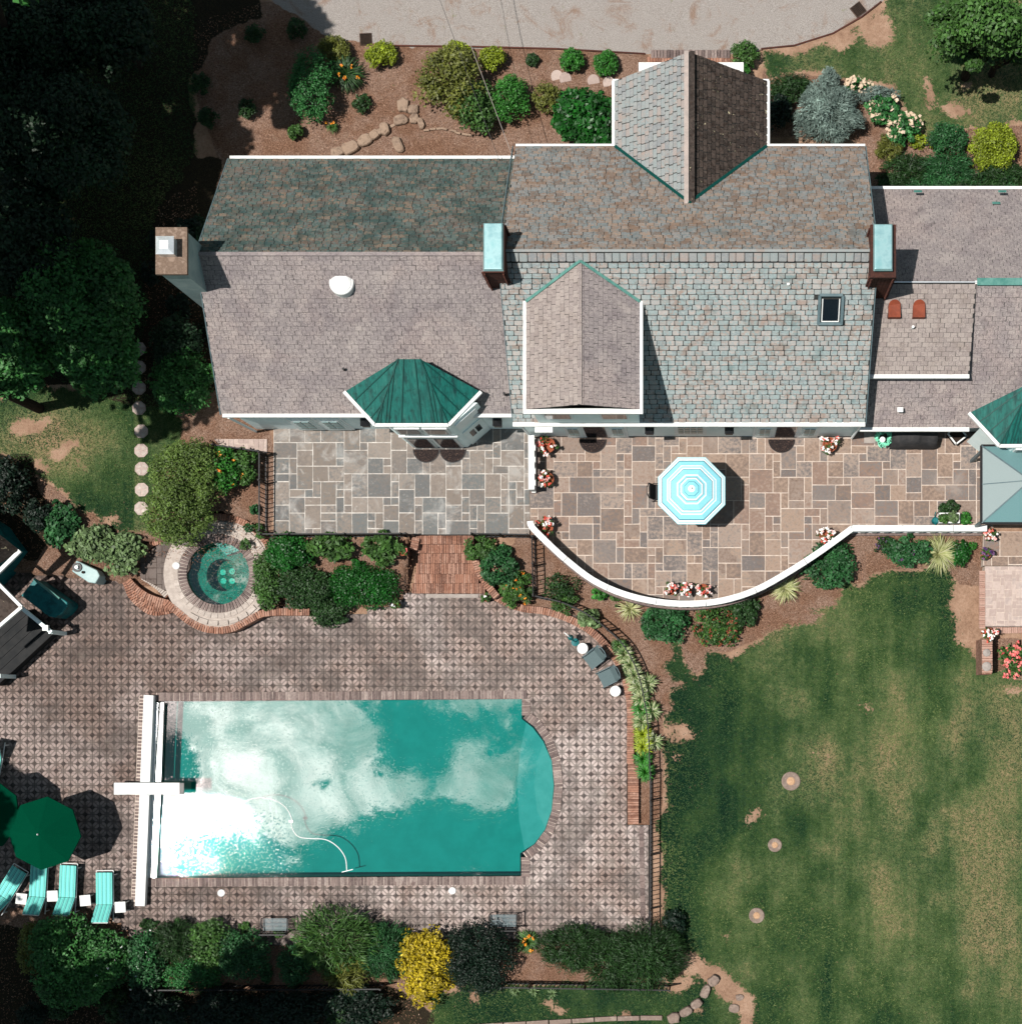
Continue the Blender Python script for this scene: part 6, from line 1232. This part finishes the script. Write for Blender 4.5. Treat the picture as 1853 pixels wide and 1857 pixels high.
def blades(name, label, cat, px, py, rad, h_, pal_, n, z=None, wid=.02, flowers=None, group=None, seed=0, squash=1.0):
    zg = gz(px, py) if z is None else z; base = W(px, py, zg); s_ = PM(zg); R_ = rad * s_; r = np.random.default_rng(int(px * 3 + py * 5 + seed)); th = thing(name, label, cat, base, group)
    a = r.uniform(0, 2 * math.pi, n); q = r.uniform(.35, 1.05, n); d = np.stack([np.cos(a), np.sin(a) * squash, 0 * a], 1); side = np.stack([-np.sin(a), np.cos(a), 0 * a], 1)
    V = []; hh = h_ * r.uniform(.6, 1.1, n); root = d * R_ * .12 * r.uniform(0, 1, (n, 1)); up = np.array([0, 0, 1.0])
    for k, (f, z_, w_) in enumerate(((0, 0, .6), (.35, .75, 1), (.75, .9, .8), (1.0, .55, .12))):
        c_ = root + d * (R_ * q * f)[:, None] + up * (hh * z_)[:, None]; V += [c_ - side * wid * w_ / 2, c_ + side * wid * w_ / 2]
    V = np.stack(V, 1).reshape(-1, 3); i0 = np.arange(n)[:, None] * 8; Fq = np.concatenate([i0 + np.array([[2 * k, 2 * k + 1, 2 * k + 3, 2 * k + 2]]) for k in range(3)], 0)
    link('foliage', npmesh('foliage', V, Fq, MT[pal_], {'t': np.repeat(np.clip(r.normal(.5, .25, n), 0, 1), 8)}), th, base)
    if flowers:
        fm, nf_, fs = flowers; a = r.uniform(0, 6.28, nf_); q = r.uniform(.1, .8, nf_) * R_; P = np.stack([np.cos(a) * q, np.sin(a) * q, h_ * r.uniform(.9, 1.2, nf_)], 1); P = np.repeat(P, 6, 0) + r.normal(0, fs * .3, (nf_ * 6, 3)); Vf = leaf_quads(P, np.tile([[0, 0, 1.0]], (len(P), 1)), fs, fs * .7, r)
        link('blossom', npmesh('blossom', Vf, np.arange(len(Vf)).reshape(-1, 4), MT[fm], {'t': np.repeat(r.random(len(P)), 4)}), th, base)
    return th
S, T = 'shrub', 'tree'
sh = lambda lb, px, py, rx, ry, h_, pal_, sty='broad', **k: plant('shrub', lb, 'shrub', px, py, rx, ry, h_, pal_, sty, **k)
# --- north bed
sh('round golden green shrub right of the storm drain', 690, 99, 27, 24, .8, 'leaf_lime', 'ball')
sh('golden green shrub in half shade left of the storm drain', 605, 88, 28, 23, .8, 'leaf_olive', 'ball')
sh('feathery bright green maple like shrub with a spreading crown', 566, 150, 42, 62, 1.6, 'leaf_fern', 'fine', dens=.8)
blades('daylily', 'dark spiky clump with two orange blooms beside the feathery green shrub', 'plant', 630, 140, 36, .6, 'leaf_dark', 420, wid=.03, flowers=('petal_orange', 5, .09))
sh('small dark round bush below the spiky orange flowered clump', 655, 187, 16, 17, .5, 'leaf_dark', 'fine')
sh('small dark green ball bush above the left roof edge', 536, 239, 15, 14, .5, 'leaf_mid', 'ball')
blades('daylily', 'small plant with one orange bloom above the dry stone wall', 'plant', 605, 234, 12, .35, 'leaf_mid', 90, flowers=('petal_orange', 2, .09))
sh('large broad leaved magnolia like shrub under the overhead cable', 820, 148, 62, 62, 2.0, 'leaf_olive', 'broad', dens=.7)
sh('dark broad leaved lower part shrub of the clump under the cable', 860, 190, 42, 44, 1.5, 'leaf_mid', 'broad')
sh('golden topped shrub at the driveway edge above the large clump', 829, 92, 23, 16, .8, 'leaf_lime', 'ball')
sh('golden green round shrub right of the overhead cable', 892, 105, 23, 21, .8, 'leaf_lime', 'ball')
sh('bright green upright shrub with lumpy crown right of the cable', 925, 178, 34, 40, 1.2, 'leaf_bright', 'fine')
sh('tiny dark green ball bush by the driveway edging', 965, 107, 12, 12, .35, 'leaf_dark', 'ball')
sh('middle sized green ball bush, left of the pair by the driveway', 1037, 108, 22, 20, .7, 'leaf_bright', 'ball'); sh('middle sized green ball bush, right of the pair by the driveway', 1098, 113, 21, 21, .7, 'leaf_bright', 'ball')
sh('loose yellow green shrub touching the glossy dark hedge', 990, 175, 30, 26, .8, 'leaf_olive', 'fine', dens=.7)
sh('large glossy dark green rounded hedge against the white gable', 1050, 212, 46, 50, 1.3, 'leaf_glossy', 'big', nb=60, dens=1.8); sh('right half of the glossy green hedge beside the gable wall', 1086, 216, 30, 50, 1.3, 'leaf_glossy', 'big', nb=40, dens=1.6)
sh('bushy green shrub at the top right corner of the north gable', 1349, 97, 26, 22, .9, 'leaf_mid', 'fine'); sh('small green shrub below the bushy one at the north gable', 1352, 124, 16, 14, .6, 'leaf_bright', 'fine')
for i, (px, py, r_, lb) in enumerate([(536, 52, 18, 'by the driveway curve'), (462, 60, 18, 'left of the driveway curve'), (360, 150, 20, 'at the far left'), (377, 215, 20, 'above the left roof corner'), (448, 196, 17, 'in the middle of the shaded bed')]): sh('dark green shrub in deep tree shade ' + lb, px, py, r_, r_, .6, 'leaf_dark', 'fine')
# --- north east bed
sh('dark olive juniper right of the north gable', 1432, 160, 38, 28, 1.0, 'leaf_dark', 'needle'); sh('dark broad leaved shrub tucked between gable and blue spruce', 1412, 202, 26, 32, 1.2, 'leaf_deep', 'broad')
sh('silver blue weeping spruce with drooping branches', 1502, 205, 60, 56, 1.6, 'leaf_blue', 'needle', dens=1.5, nb=70); sh('right arm of the silver blue spruce reaching over the hydrangeas', 1590, 172, 42, 14, .9, 'leaf_blue', 'needle', dens=1.3); sh('upright tip branch of the silver blue spruce at its top', 1503, 148, 18, 26, 1.2, 'leaf_blue', 'needle', dens=1.3)
for px, py, rx, ry, lb in ((1556, 158, 26, 14, 'topmost hydrangea with pink cream flower heads beside the blue spruce'), (1602, 196, 32, 28, 'large hydrangea with cream flower heads right of the blue spruce'), (1635, 232, 34, 30, 'lowest hydrangea with cream flower heads at the grass edge')): sh(lb, px, py, rx, ry, .9, 'leaf_fern', 'broad', flowers=('petal_cream', 26, .15))
sh('blue green shrub between the hydrangeas and the lime ball bush', 1718, 250, 36, 30, .9, 'leaf_teal', 'fine'); sh('large lime green ball bush near the right edge', 1801, 266, 42, 43, 1.2, 'leaf_lime', 'ball', dens=1.1)
sh('low lime green patch plant between hydrangea and blue green shrub', 1676, 256, 30, 14, .4, 'leaf_lime', 'fine', dens=.7); sh('small olive green bush at the roof corner', 1612, 268, 24, 24, .6, 'leaf_olive', 'needle')
sh('low dark green juniper left of three above the right roof', 1640, 308, 46, 32, .7, 'leaf_dark', 'needle', dens=.9); sh('low grey green juniper, middle one above the right roof', 1718, 306, 52, 34, .8, 'leaf_teal', 'needle', dens=1.0); sh('low dark green juniper at the right edge above the roof', 1816, 322, 60, 26, .8, 'leaf_dark', 'needle', dens=1.0)
# --- spa and patio beds
sh('tall fine leaved olive green shrub left of the rose bed', 335, 862, 68, 66, 1.9, 'leaf_moss', 'fine', dens=.95); sh('pale green fine leaved shrub overhanging the spa landing', 322, 930, 62, 56, 1.8, 'leaf_moss', 'fine', dens=1.0)
sh('rose bush with orange blooms and broad bright leaves', 405, 850, 34, 44, 1.2, 'leaf_bright', 'broad', flowers=('petal_orange', 5, .12), dens=.9); sh('rose bush beside the short iron fence', 445, 845, 22, 34, 1.0, 'leaf_mid', 'broad', flowers=('petal_orange', 2, .11))
sh('grey green broad leaved border plant, right end by the spa landing', 222, 1003, 40, 38, .8, 'leaf_sage', 'big', dens=1.5); sh('grey green broad leaved border plant above the white heater', 165, 985, 42, 34, .8, 'leaf_sage', 'big', dens=1.5); sh('silvery broad leaved plant at the left end of the border row', 108, 950, 32, 40, .8, 'leaf_teal', 'big', dens=1.5)
for px, py, rx, ry, h_, p_, s2, lb in ((522, 1000, 40, 32, .9, 'leaf_glossy', 'ivy', 'dark glossy shrub below the south west corner of the patio'), (600, 993, 42, 24, .8, 'leaf_mid', 'big', 'broad leaved plant along the patio fence'), (692, 990, 36, 24, .8, 'leaf_mid', 'big', 'broad leaved plant left of the brick steps'), (552, 1068, 50, 38, 1.0, 'leaf_dark', 'ivy', 'dark ivy mass right of the spa'), (660, 1062, 66, 44, .8, 'leaf_glossy', 'fine', 'smooth clipped dark green mound left of the brick steps'), (600, 1105, 40, 30, .7, 'leaf_dark', 'ivy', 'dark hanging ivy at the deck edge'), (484, 1052, 26, 52, .8, 'leaf_mid', 'ivy', 'narrow green shrub hugging the right rim of the spa'), (870, 996, 28, 24, .7, 'leaf_mid', 'broad', 'green shrub at the top right of the brick steps'), (905, 1025, 34, 36, .9, 'leaf_teal', 'broad', 'dark blue green shrub right of the brick steps'), (935, 1068, 30, 32, .7, 'leaf_mid', 'broad', 'yellow flowered bush above the curved brick edging')):
    sh(lb, px, py, rx, ry, h_, p_, s2, flowers=('petal_orange', 10, .07) if 'yellow' in lb else None, dens=1.25 if s2 != 'fine' else 1.3)
sh('sparse dark twiggy shrub below the curved balustrade', 1018, 1062, 36, 24, .7, 'leaf_dark', 'fine', dens=.45); sh('small green shrub beside the curved brick edging', 1025, 1092, 26, 22, .6, 'leaf_mid', 'fine', dens=.7)
sh('pale green hosta overhanging the brick edging', 1068, 1122, 20, 17, .5, 'leaf_sage', 'big', dens=1.6); sh('small green shrub under the balustrade, left of two', 1088, 1078, 15, 13, .5, 'leaf_bright', 'broad'); sh('small green shrub under the balustrade, right of two', 1115, 1088, 9, 12, .4, 'leaf_mid', 'broad')
blades('ornamental_grass', 'lime and cream ornamental grass clump below the curved balustrade', 'grass clump', 1143, 1105, 26, .45, 'leaf_pale', 160); blades('ornamental_grass', 'pale ornamental grass clump left of the large green shrub by the balustrade', 'grass clump', 1423, 1068, 30, .45, 'leaf_pale', 300); blades('ornamental_grass', 'straw tipped ornamental grass clump below the straight balustrade', 'grass clump', 1700, 1005, 40, .55, 'leaf_pale', 420, wid=.016)
sh('dark green round shrub below the lowest point of the balustrade', 1208, 1132, 44, 36, .9, 'leaf_teal', 'broad', dens=1.3); sh('red and bronze flowering shrub below the balustrade', 1300, 1128, 46, 42, .8, 'leaf_mid', 'broad', flowers=('leaf_bronze', 110, .07), dens=.9); sh('dark green shrub right of the red flowering one', 1346, 1105, 30, 34, .8, 'leaf_dark', 'broad', dens=1.2)
sh('large green shrub below the bend of the balustrade', 1505, 1025, 46, 44, .9, 'leaf_teal', 'broad', dens=1.3); sh('green shrub with purple blooms below the straight balustrade', 1648, 996, 42, 30, .8, 'leaf_teal', 'broad', flowers=('petal_purple', 8, .07), dens=1.2); sh('small purple leaved plant left of the purple flowered shrub', 1602, 988, 20, 16, .5, 'leaf_dark', 'fine', flowers=('petal_purple', 12, .06), dens=.6)
sh('conical dark green bush near the right end of the balustrade', 1741, 1003, 19, 24, .7, 'leaf_glossy', 'fine'); sh('tiny green bush at the right end of the mulch bed', 1763, 990, 9, 8, .3, 'leaf_bright', 'fine')
sh('coral pink flowering bush at the right edge beside the brick pillar', 1838, 1196, 28, 30, .7, 'leaf_mid', 'broad', flowers=('petal_pink', 42, .12))
# --- border plants along the curved brick edging
for i, (px, py, p_, lb) in enumerate([(1123, 1172, 'leaf_mid', 'uppermost green clump'), (1132, 1188, 'leaf_varieg', 'first pale striped clump'), (1143, 1207, 'leaf_varieg', 'second pale striped clump, beside the upper chair'), (1151, 1226, 'leaf_varieg', 'third pale striped clump, between the chairs'), (1158, 1246, 'leaf_varieg', 'fourth pale striped clump, by the lower round table'), (1163, 1266, 'leaf_varieg', 'fifth pale striped clump'), (1163, 1287, 'leaf_bright', 'bright green clump above the white flowered one'), (1164, 1308, 'leaf_varieg', 'white tipped clump'), (1166, 1332, 'leaf_lime', 'yellow green clump halfway down'), (1166, 1354, 'leaf_lime', 'lower yellow green clump'), (1166, 1376, 'leaf_bright', 'bright green clump near the lower end'), (1170, 1400, 'leaf_bright', 'last green clump at the lower end'), (1176, 1240, 'leaf_varieg', 'back row clump by the fence, upper'), (1182, 1290, 'leaf_varieg', 'back row clump by the fence, middle'), (1186, 1345, 'leaf_varieg', 'back row clump by the fence, lower')]):
    blades('border_lily', 'strappy border plant along the brick edging, ' + lb, 'plant', px, py, 20 if i else 16, .42, p_, 170, z=-.9, wid=.032, group='strappy plants along the curved edging')
# --- bottom row
BR = [(112, 1716, 54, 50, 1.8, 'leaf_tree', 'broad', 'tall leafy shrub right behind the sun loungers'), (60, 1720, 24, 40, 1.2, 'leaf_olive', 'fine', 'olive green shrub at the lower left below the loungers'), (130, 1775, 60, 46, 1.8, 'leaf_tree', 'broad', 'dark leafy shrub in the lower left corner'), (190, 1740, 44, 44, 1.4, 'leaf_tree', 'broad', 'leafy shrub between the lounger shrub and the white flowered one'), (262, 1745, 30, 50, 1.2, 'leaf_teal', 'broad', 'white flowered dark shrub below the cover housing'), (320, 1708, 36, 36, 1.0, 'leaf_dark', 'needle', 'dark brushy round shrub at the deck edge'), (345, 1770, 48, 26, .9, 'leaf_fern', 'fine', 'bright fern like shrub by the bottom fence'), (385, 1715, 36, 40, 1.0, 'leaf_mid', 'broad', 'broad leaved shrub left of the left bench'), (438, 1730, 42, 44, 1.1, 'leaf_teal', 'fine', 'blue green shrub below the left bench'), (535, 1748, 30, 34, .9, 'leaf_teal', 'fine', 'small blue green shrub right of the left bench'), (605, 1705, 68, 52, 1.6, 'leaf_mid', 'strap', 'large fountain like grassy shrub in the middle of the bottom row'), (630, 1760, 40, 40, 1.1, 'leaf_olive', 'strap', 'olive grassy shrub under the fountain like one'), (700, 1728, 42, 46, 1.1, 'leaf_teal', 'needle', 'blue green conifer left of the yellow shrub'), (772, 1752, 46, 62, 1.4, 'leaf_gold', 'broad', 'brilliant yellow shrub at the bottom of the picture'), (868, 1738, 58, 56, 1.6, 'leaf_deep', 'fine', 'very dark round shrub right of the yellow one'), (1040, 1718, 56, 38, 1.1, 'leaf_dark', 'needle', 'dark brushy shrub left of the corner yew'), (1172, 1735, 62, 56, 1.4, 'leaf_dark', 'needle', 'spreading dark yew at the corner of the lawn'), (1110, 1745, 50, 46, 1.1, 'leaf_dark', 'needle', 'dark yew between the two brushy shrubs'), (1222, 1672, 20, 20, .7, 'leaf_deep', 'broad', 'dark small shrub at the fence end by the lawn')]
for px, py, rx, ry, h_, p_, s2, lb in BR: sh(lb, px, py, rx * 1.14, ry * 1.14, h_, p_, s2, dens=1.0 if s2 != 'broad' else 1.15, flowers=('petal_white', 14, .05) if 'white flowered' in lb else None)
blades('daylily', 'orange daylily clump between the right bench and the dark yew', 'plant', 958, 1706, 24, .45, 'leaf_mid', 260, wid=.028, flowers=('petal_orange', 6, .10))
for i, (px, py) in enumerate([(935, 1797), (968, 1797), (1002, 1802)]): blades('daylily', 'small strappy tuft on the grass below the bottom fence, ' + ['left', 'middle', 'right'][i] + ' of three', 'plant', px, py, 11, .2, 'leaf_sage', 50)
# dark row beyond the bottom fence
rf = random.Random(21)
def filler(n, x0, x1, y0, y1, labels, hs=(.3, .6), rs=(11, 20), pals=('leaf_dark', 'leaf_mid', 'leaf_teal')):
    for i in range(n):
        x = x0 + (x1 - x0) * (i + rf.uniform(.2, .8)) / n
        plant('groundcover_plant', labels + f', number {["one", "two", "three", "four", "five", "six", "seven", "eight", "nine", "ten", "eleven", "twelve"][i]} from the left', 'ground cover', x, rf.uniform(y0, y1), rf.uniform(*rs), rf.uniform(*rs), rf.uniform(*hs), rf.choice(pals), rf.choice(('broad', 'fine', 'ivy')), trunk=False)
filler(12, 250, 900, 1740, 1772, 'low green filler plant in the bottom bed')
filler(9, 250, 740, 1672, 1700, 'low leafy plant at the lower deck edge', hs=(.25, .5), rs=(9, 16))
filler(4, 490, 720, 1012, 1036, 'leafy filler plant between patio and pool deck', pals=('leaf_mid', 'leaf_glossy', 'leaf_dark'))
filler(5, 440, 480, 900, 1000, 'low plant in mulch beside the fence', rs=(7, 11), hs=(.2, .4))
filler(6, 1590, 1850, 330, 338, 'juniper tuft against the right roof gutter', pals=('leaf_dark', 'leaf_teal'), rs=(16, 24), hs=(.5, .8))
filler(8, 270, 400, 330, 660, 'dark undergrowth plant west of the house', pals=('leaf_deep', 'leaf_treedark'), rs=(18, 30))
filler(10, 20, 700, 1812, 1850, 'dark undergrowth plant along the bottom edge', pals=('leaf_deep', 'leaf_dark'), rs=(22, 36), hs=(.6, 1.1))
for px, py, rx, ry, lb in ((640, 1828, 70, 40, 'dark hedge bush below the yellow shrub in shade'), (520, 1835, 60, 36, 'dark hedge bush at the bottom edge, centre left'), (400, 1840, 60, 34, 'dark hedge bush at the bottom edge, below the fern like shrub'), (280, 1838, 60, 34, 'dark hedge bush at the bottom edge, left')): sh(lb, px, py, rx, ry, 1.1, 'leaf_deep', 'broad')
# --- flower pots
def pot(label, px, py, r_, z=0.0, fl='petal_mix', nfl=26, ph=.34):
    s_ = PM(z + .5); c_ = W(px, py, z + .5); t = thing('flower_pot', label, 'flower pot', (c_.x, c_.y, z), 'flower pots with mixed blooms'); q = r_ * s_ * .62
    MB().lathe((c_.x, c_.y, z), [(q * .7, 0), (q, ph), (q * 1.08, ph), (q * 1.08, ph + .04), (q * .9, ph + .04), (q * .88, ph - .02)], 20).build('pot', MT['terracotta'], t)
    r = np.random.default_rng(int(px + py)); P, N, t_ = crown_points((0, 0, ph - .05), r_ * s_, r_ * s_, .36, 12, 420, r, .8); V = leaf_quads(P, N, .07, .04, r)
    link('foliage', npmesh('foliage', V, np.arange(len(V)).reshape(-1, 4), MT['leaf_mid'], {'t': np.repeat(t_, 4)}), t, (c_.x, c_.y, z))
    k = r.choice(len(P), nfl, replace=False); Pf = np.repeat(P[k] * np.array([1, 1, 1.05]) + np.array([0, 0, .05]), 5, 0) + r.normal(0, .022, (nfl * 5, 3)); Vf = leaf_quads(Pf, np.tile([[0, 0, 1.0]], (len(Pf), 1)), .085, .07, r, .7)
    link('blossom', npmesh('blossom', Vf, np.arange(len(Vf)).reshape(-1, 4), MT[fl], {'t': np.repeat(np.repeat(r.random(nfl), 5), 4)}), t, (c_.x, c_.y, z)); return t
pot('flower pot with white and red blooms at the house end of the short balustrade', 992, 806, 21); pot('flower pot with white and purple blooms halfway along the short balustrade', 991, 868, 19); pot('flower pot with pink and white blooms where the curved balustrade begins', 989, 955, 20)
pot('flower pot, left one of three at the lowest point of the curved balustrade', 1216, 1069, 14); pot('flower pot, middle one of three at the lowest point of the curved balustrade', 1245, 1069, 14); pot('flower pot, right one of three at the lowest point of the curved balustrade', 1275, 1069, 16)
pot('flower pot with red and white blooms by the right end of the terrace wall', 1505, 805, 20); pot('flower pot standing inside the bend of the balustrade', 1497, 970, 17); pot('small flower pot at the end post of the balustrade', 1796, 968, 14); pot('flower pot with purple and white blooms at the top of the walkway', 1789, 1004, 14, fl='petal_purple', nfl=14); pot('flower pot at the lower left corner of the paver walkway', 1794, 1148, 15)
pot('terracotta pot with one red bloom left of the brick steps', 729, 1000, 11, -.1, 'petal_pink', 3); pot('dark planted pot at the bottom left of the brick steps', 718, 1096, 10, DZ, 'petal_white', 1); pot('dark planted pot at the bottom right of the brick steps', 880, 1084, 10, DZ, 'petal_white', 1)
hp_ = thing('herb_planter', 'white rectangular planter of herbs on the terrace by the pavilion', 'planter', W(1722, 938, 0)); q_ = W(1722, 939, .5); MB().box((q_.x, q_.y, .25), (.74, .38, .5)).build('box', MT['white_paint'], hp_, bevel=.02); MB().box((q_.x, q_.y, .49), (.64, .28, .04)).build('soil', MT['bark'], hp_)
for i, (px, py, z, r_, p_, lb) in enumerate([(1711, 940, .5, 9, 'leaf_mid', 'small dark herb in the left half of the white planter'), (1728, 938, .5, 10, 'leaf_sage', 'pale green herb in the right half of the white planter'), (1750, 941, .1, 11, 'leaf_bright', 'bushy green herb right of the white planter'), (1710, 922, .1, 10, 'leaf_dark', 'dark green herb behind the white planter, left one'), (1727, 919, .1, 12, 'leaf_dark', 'dark green herb behind the white planter, right one')]): plant('herb', lb, 'herb', px, py, r_, r_, .3, p_, 'ball', z=z, trunk=False)
wc = thing('watering_can', 'small teal watering can left of the white herb planter', 'watering can', W(1696, 945, 0)); q_ = W(1696, 944, .2); MB().lathe((q_.x, q_.y, 0), [(.12, 0), (.13, .2), (.09, .26)], 16).build('body', MT['teal_dark'], wc); MB().tube([(q_.x, q_.y + .1, .08), (q_.x - .02, q_.y + .22, .22), (q_.x, q_.y + .3, .3)], .02, 6).build('spout', MT['teal_dark'], wc); MB().tube([(q_.x, q_.y - .1, .1), (q_.x, q_.y - .2, .2), (q_.x, q_.y - .06, .28)], .015, 6).build('handle', MT['teal_dark'], wc)
# --- trees
def tree(label, px, py, rx, ry, h_, pal_, trunk_h=1.5, zc=None, dens=1.0, nb=None, z=0.0, sty='tree', maxn=42000, name='tree'): return plant(name, label, 'tree', px, py, rx, ry, h_, pal_, sty, z=z, trunk_h=trunk_h, zc=zc, dens=dens, nb=nb, maxn=maxn)
tree('broad leaved tree with bright sunlit crown in the top right corner', 1790, 40, 105, 62, 5.0, 'leaf_mid', 1.8, zc=4.2, dens=2.4, nb=44); tree('lower shaded bough tree under the bright crown in the top right corner', 1815, 95, 80, 40, 3.2, 'leaf_dark', 1.2, dens=2.2, nb=26)
for px, py, rx, ry, h_, p_, lb in ((150, 560, 100, 110, 4.2, 'leaf_tree', 'large dark green tree left of the chimney'), (40, 640, 75, 80, 4.0, 'leaf_tree', 'tree with sun flecked crown at the left edge'), (190, 650, 70, 70, 3.4, 'leaf_tree', 'dark tree beside the topmost stepping stones'), (60, 450, 90, 90, 4.5, 'leaf_treedark', 'very dark tree at the left edge above the sun flecked one'), (110, 250, 120, 120, 5.0, 'leaf_treedark', 'very dark wide tree in the upper left'), (30, 100, 110, 110, 5.2, 'leaf_treedark', 'very dark tree in the top left corner'), (200, 60, 80, 80, 4.6, 'leaf_treedark', 'very dark tree at the top edge left of the shaded bed')): tree(lb, px, py, rx, ry, h_, p_, 1.4, dens=2.6)
for px, py, rx, ry, h_, p_, lb in ((330, 690, 56, 58, 1.4, 'leaf_tree', 'low dark shrub at the left wall of the house, upper'), (320, 620, 44, 50, 1.3, 'leaf_treedark', 'low very dark shrub in the shade of the chimney'), (12, 880, 36, 50, 1.4, 'leaf_deep', 'dark shrub behind the pool house'), (70, 932, 24, 30, 1.0, 'leaf_deep', 'dark shrub between the pool house and the silvery border plant')): sh(lb, px, py, rx, ry, h_, p_, 'broad', dens=1.2)
# tall trees west, north and south of the frame; their crowns lean out of the picture and their shade falls in it
OT = [(-31.5, 23.5, 4.4), (-30.0, 17.0, 4.2), (-29.6, 13.2, 2.5), (-24.2, 27.2, 3.8), (-24.8, 20.8, 3.3), (-24.6, 15.6, 2.9), (-24.2, 11.0, 2.4), (-26.6, 13.4, 2.2), (-31.0, -11.5, 4.2), (-27.5, -13.6, 4.4), (-21.0, -13.4, 4.0), (-31.5, -5.5, 2.6), (-20.7, 22.6, 2.7)]
WHERE = ['far north west', 'west of the dark trees', 'west of the chimney', 'north of the shaded bed', 'beyond the upper left corner', 'west of the house, near row', 'west of the stepping stones', 'above the pool house', 'south west corner', 'south of the loungers', 'south of the dark hedge', 'west of the green umbrellas', 'shading the north bed']
for i, (x, y, r_) in enumerate(OT):
    zt = 13.5; rr = np.random.default_rng(900 + i); th = thing('tall_tree', 'tall dense shade tree outside the picture, ' + WHERE[i], 'tree', (x, y, -.5), 'tall trees around the garden')
    P, N, t_ = crown_points((0, 0, zt - 4.0), r_, r_, 7.0, 34, {1: 3200, 2: 3200, 6: 1200, 5: 4500, 3: 6000}.get(i, 8000), rr, .9); V = leaf_quads(P, N, .42, .30, rr); link('crown', npmesh('crown', V, np.arange(len(V)).reshape(-1, 4), MT['leaf_tree'], {'t': np.repeat(t_, 4)}), th, (x, y, -.5))
    bx = x - (4.2 if i == 12 else 0); mb = MB(); mb.cyl((bx, y, -.6), (x, y, zt - 1), .2, .1, 10)
    for k in range(7): a_ = k * .9; mb.cyl((x, y, zt - 5 + k * .5), (x + math.cos(a_) * r_ * .6, y + math.sin(a_) * r_ * .6, zt - 1.5), .11, .03, 6)
    mb.build('trunk', MT['bark'], th)
# --- turf blades, mulch chips and gravel as loose ground cover
def scatter(name, n, zone, size, wid, mt, seed, up=.35, lift=.0, keep=None):
    r = np.random.default_rng(seed); X_ = r.uniform(-30, 1900, n * 4); Y_ = r.uniform(-30, 1900, n * 4)
    a, b, c_ = classify(X_, Y_); D_ = {'grass': a, 'mulch': b, 'gravel': c_}[zone]
    P2 = np.stack([X_, Y_], -1); ok = (D_ > .5) & ~inpoly(P2, DECKP) & ~inpoly(P2, [(350, 285), (930, 285), (930, 262), (1115, 262), (1115, 100), (1392, 100), (1392, 262), (1572, 262), (1572, 340), (1900, 340), (1900, 960), (1545, 960), (1250, 1095), (960, 950), (497, 970), (497, 780), (400, 750)])
    if keep is not None: ok &= keep(X_, Y_)
    X_, Y_ = X_[ok][:n], Y_[ok][:n]; Z = -0.06 - 0.92 * sm(945, 1110, Y_) + (fbm(X_, Y_, 60, 77) - .5) * .05 + lift; s_ = (H - Z) / F
    P = np.stack([(X_ - NX) * s_, (NY - Y_) * s_, Z], 1); m_ = len(P); N = np.tile([[0, 0, 1.0]], (m_, 1))
    ax = r.normal(0, 1, (m_, 3)); ax[:, 2] = up * np.abs(ax[:, 2]); V = leaf_quads(P + np.array([0, 0, size * up * .3]), N, size, wid, r, 1.1, ax)
    t_ = np.clip(fbm(X_, Y_, 120, 31) * .9 + r.normal(0, .16, m_) - .05, 0, 1)
    o = link(name, npmesh(name, V, np.arange(len(V)).reshape(-1, 4), MT[mt], {'t': np.repeat(t_, 4)})); o['kind'] = 'stuff'; return o
leafm('turf_blade', [C(20, 56, 34), C(50, 86, 46), C(96, 122, 64), C(176, 178, 116)], .2, .8); leafm('mulch_chip', [C(70, 42, 30), C(136, 96, 74), C(180, 140, 114), C(222, 192, 170)], 0, .9)
scatter('grass', 170000, 'grass', .11, .018, 'turf_blade', 5, .5); scatter('mulch_chips', 42000, 'mulch', .07, .024, 'mulch_chip', 6, .12, .01)
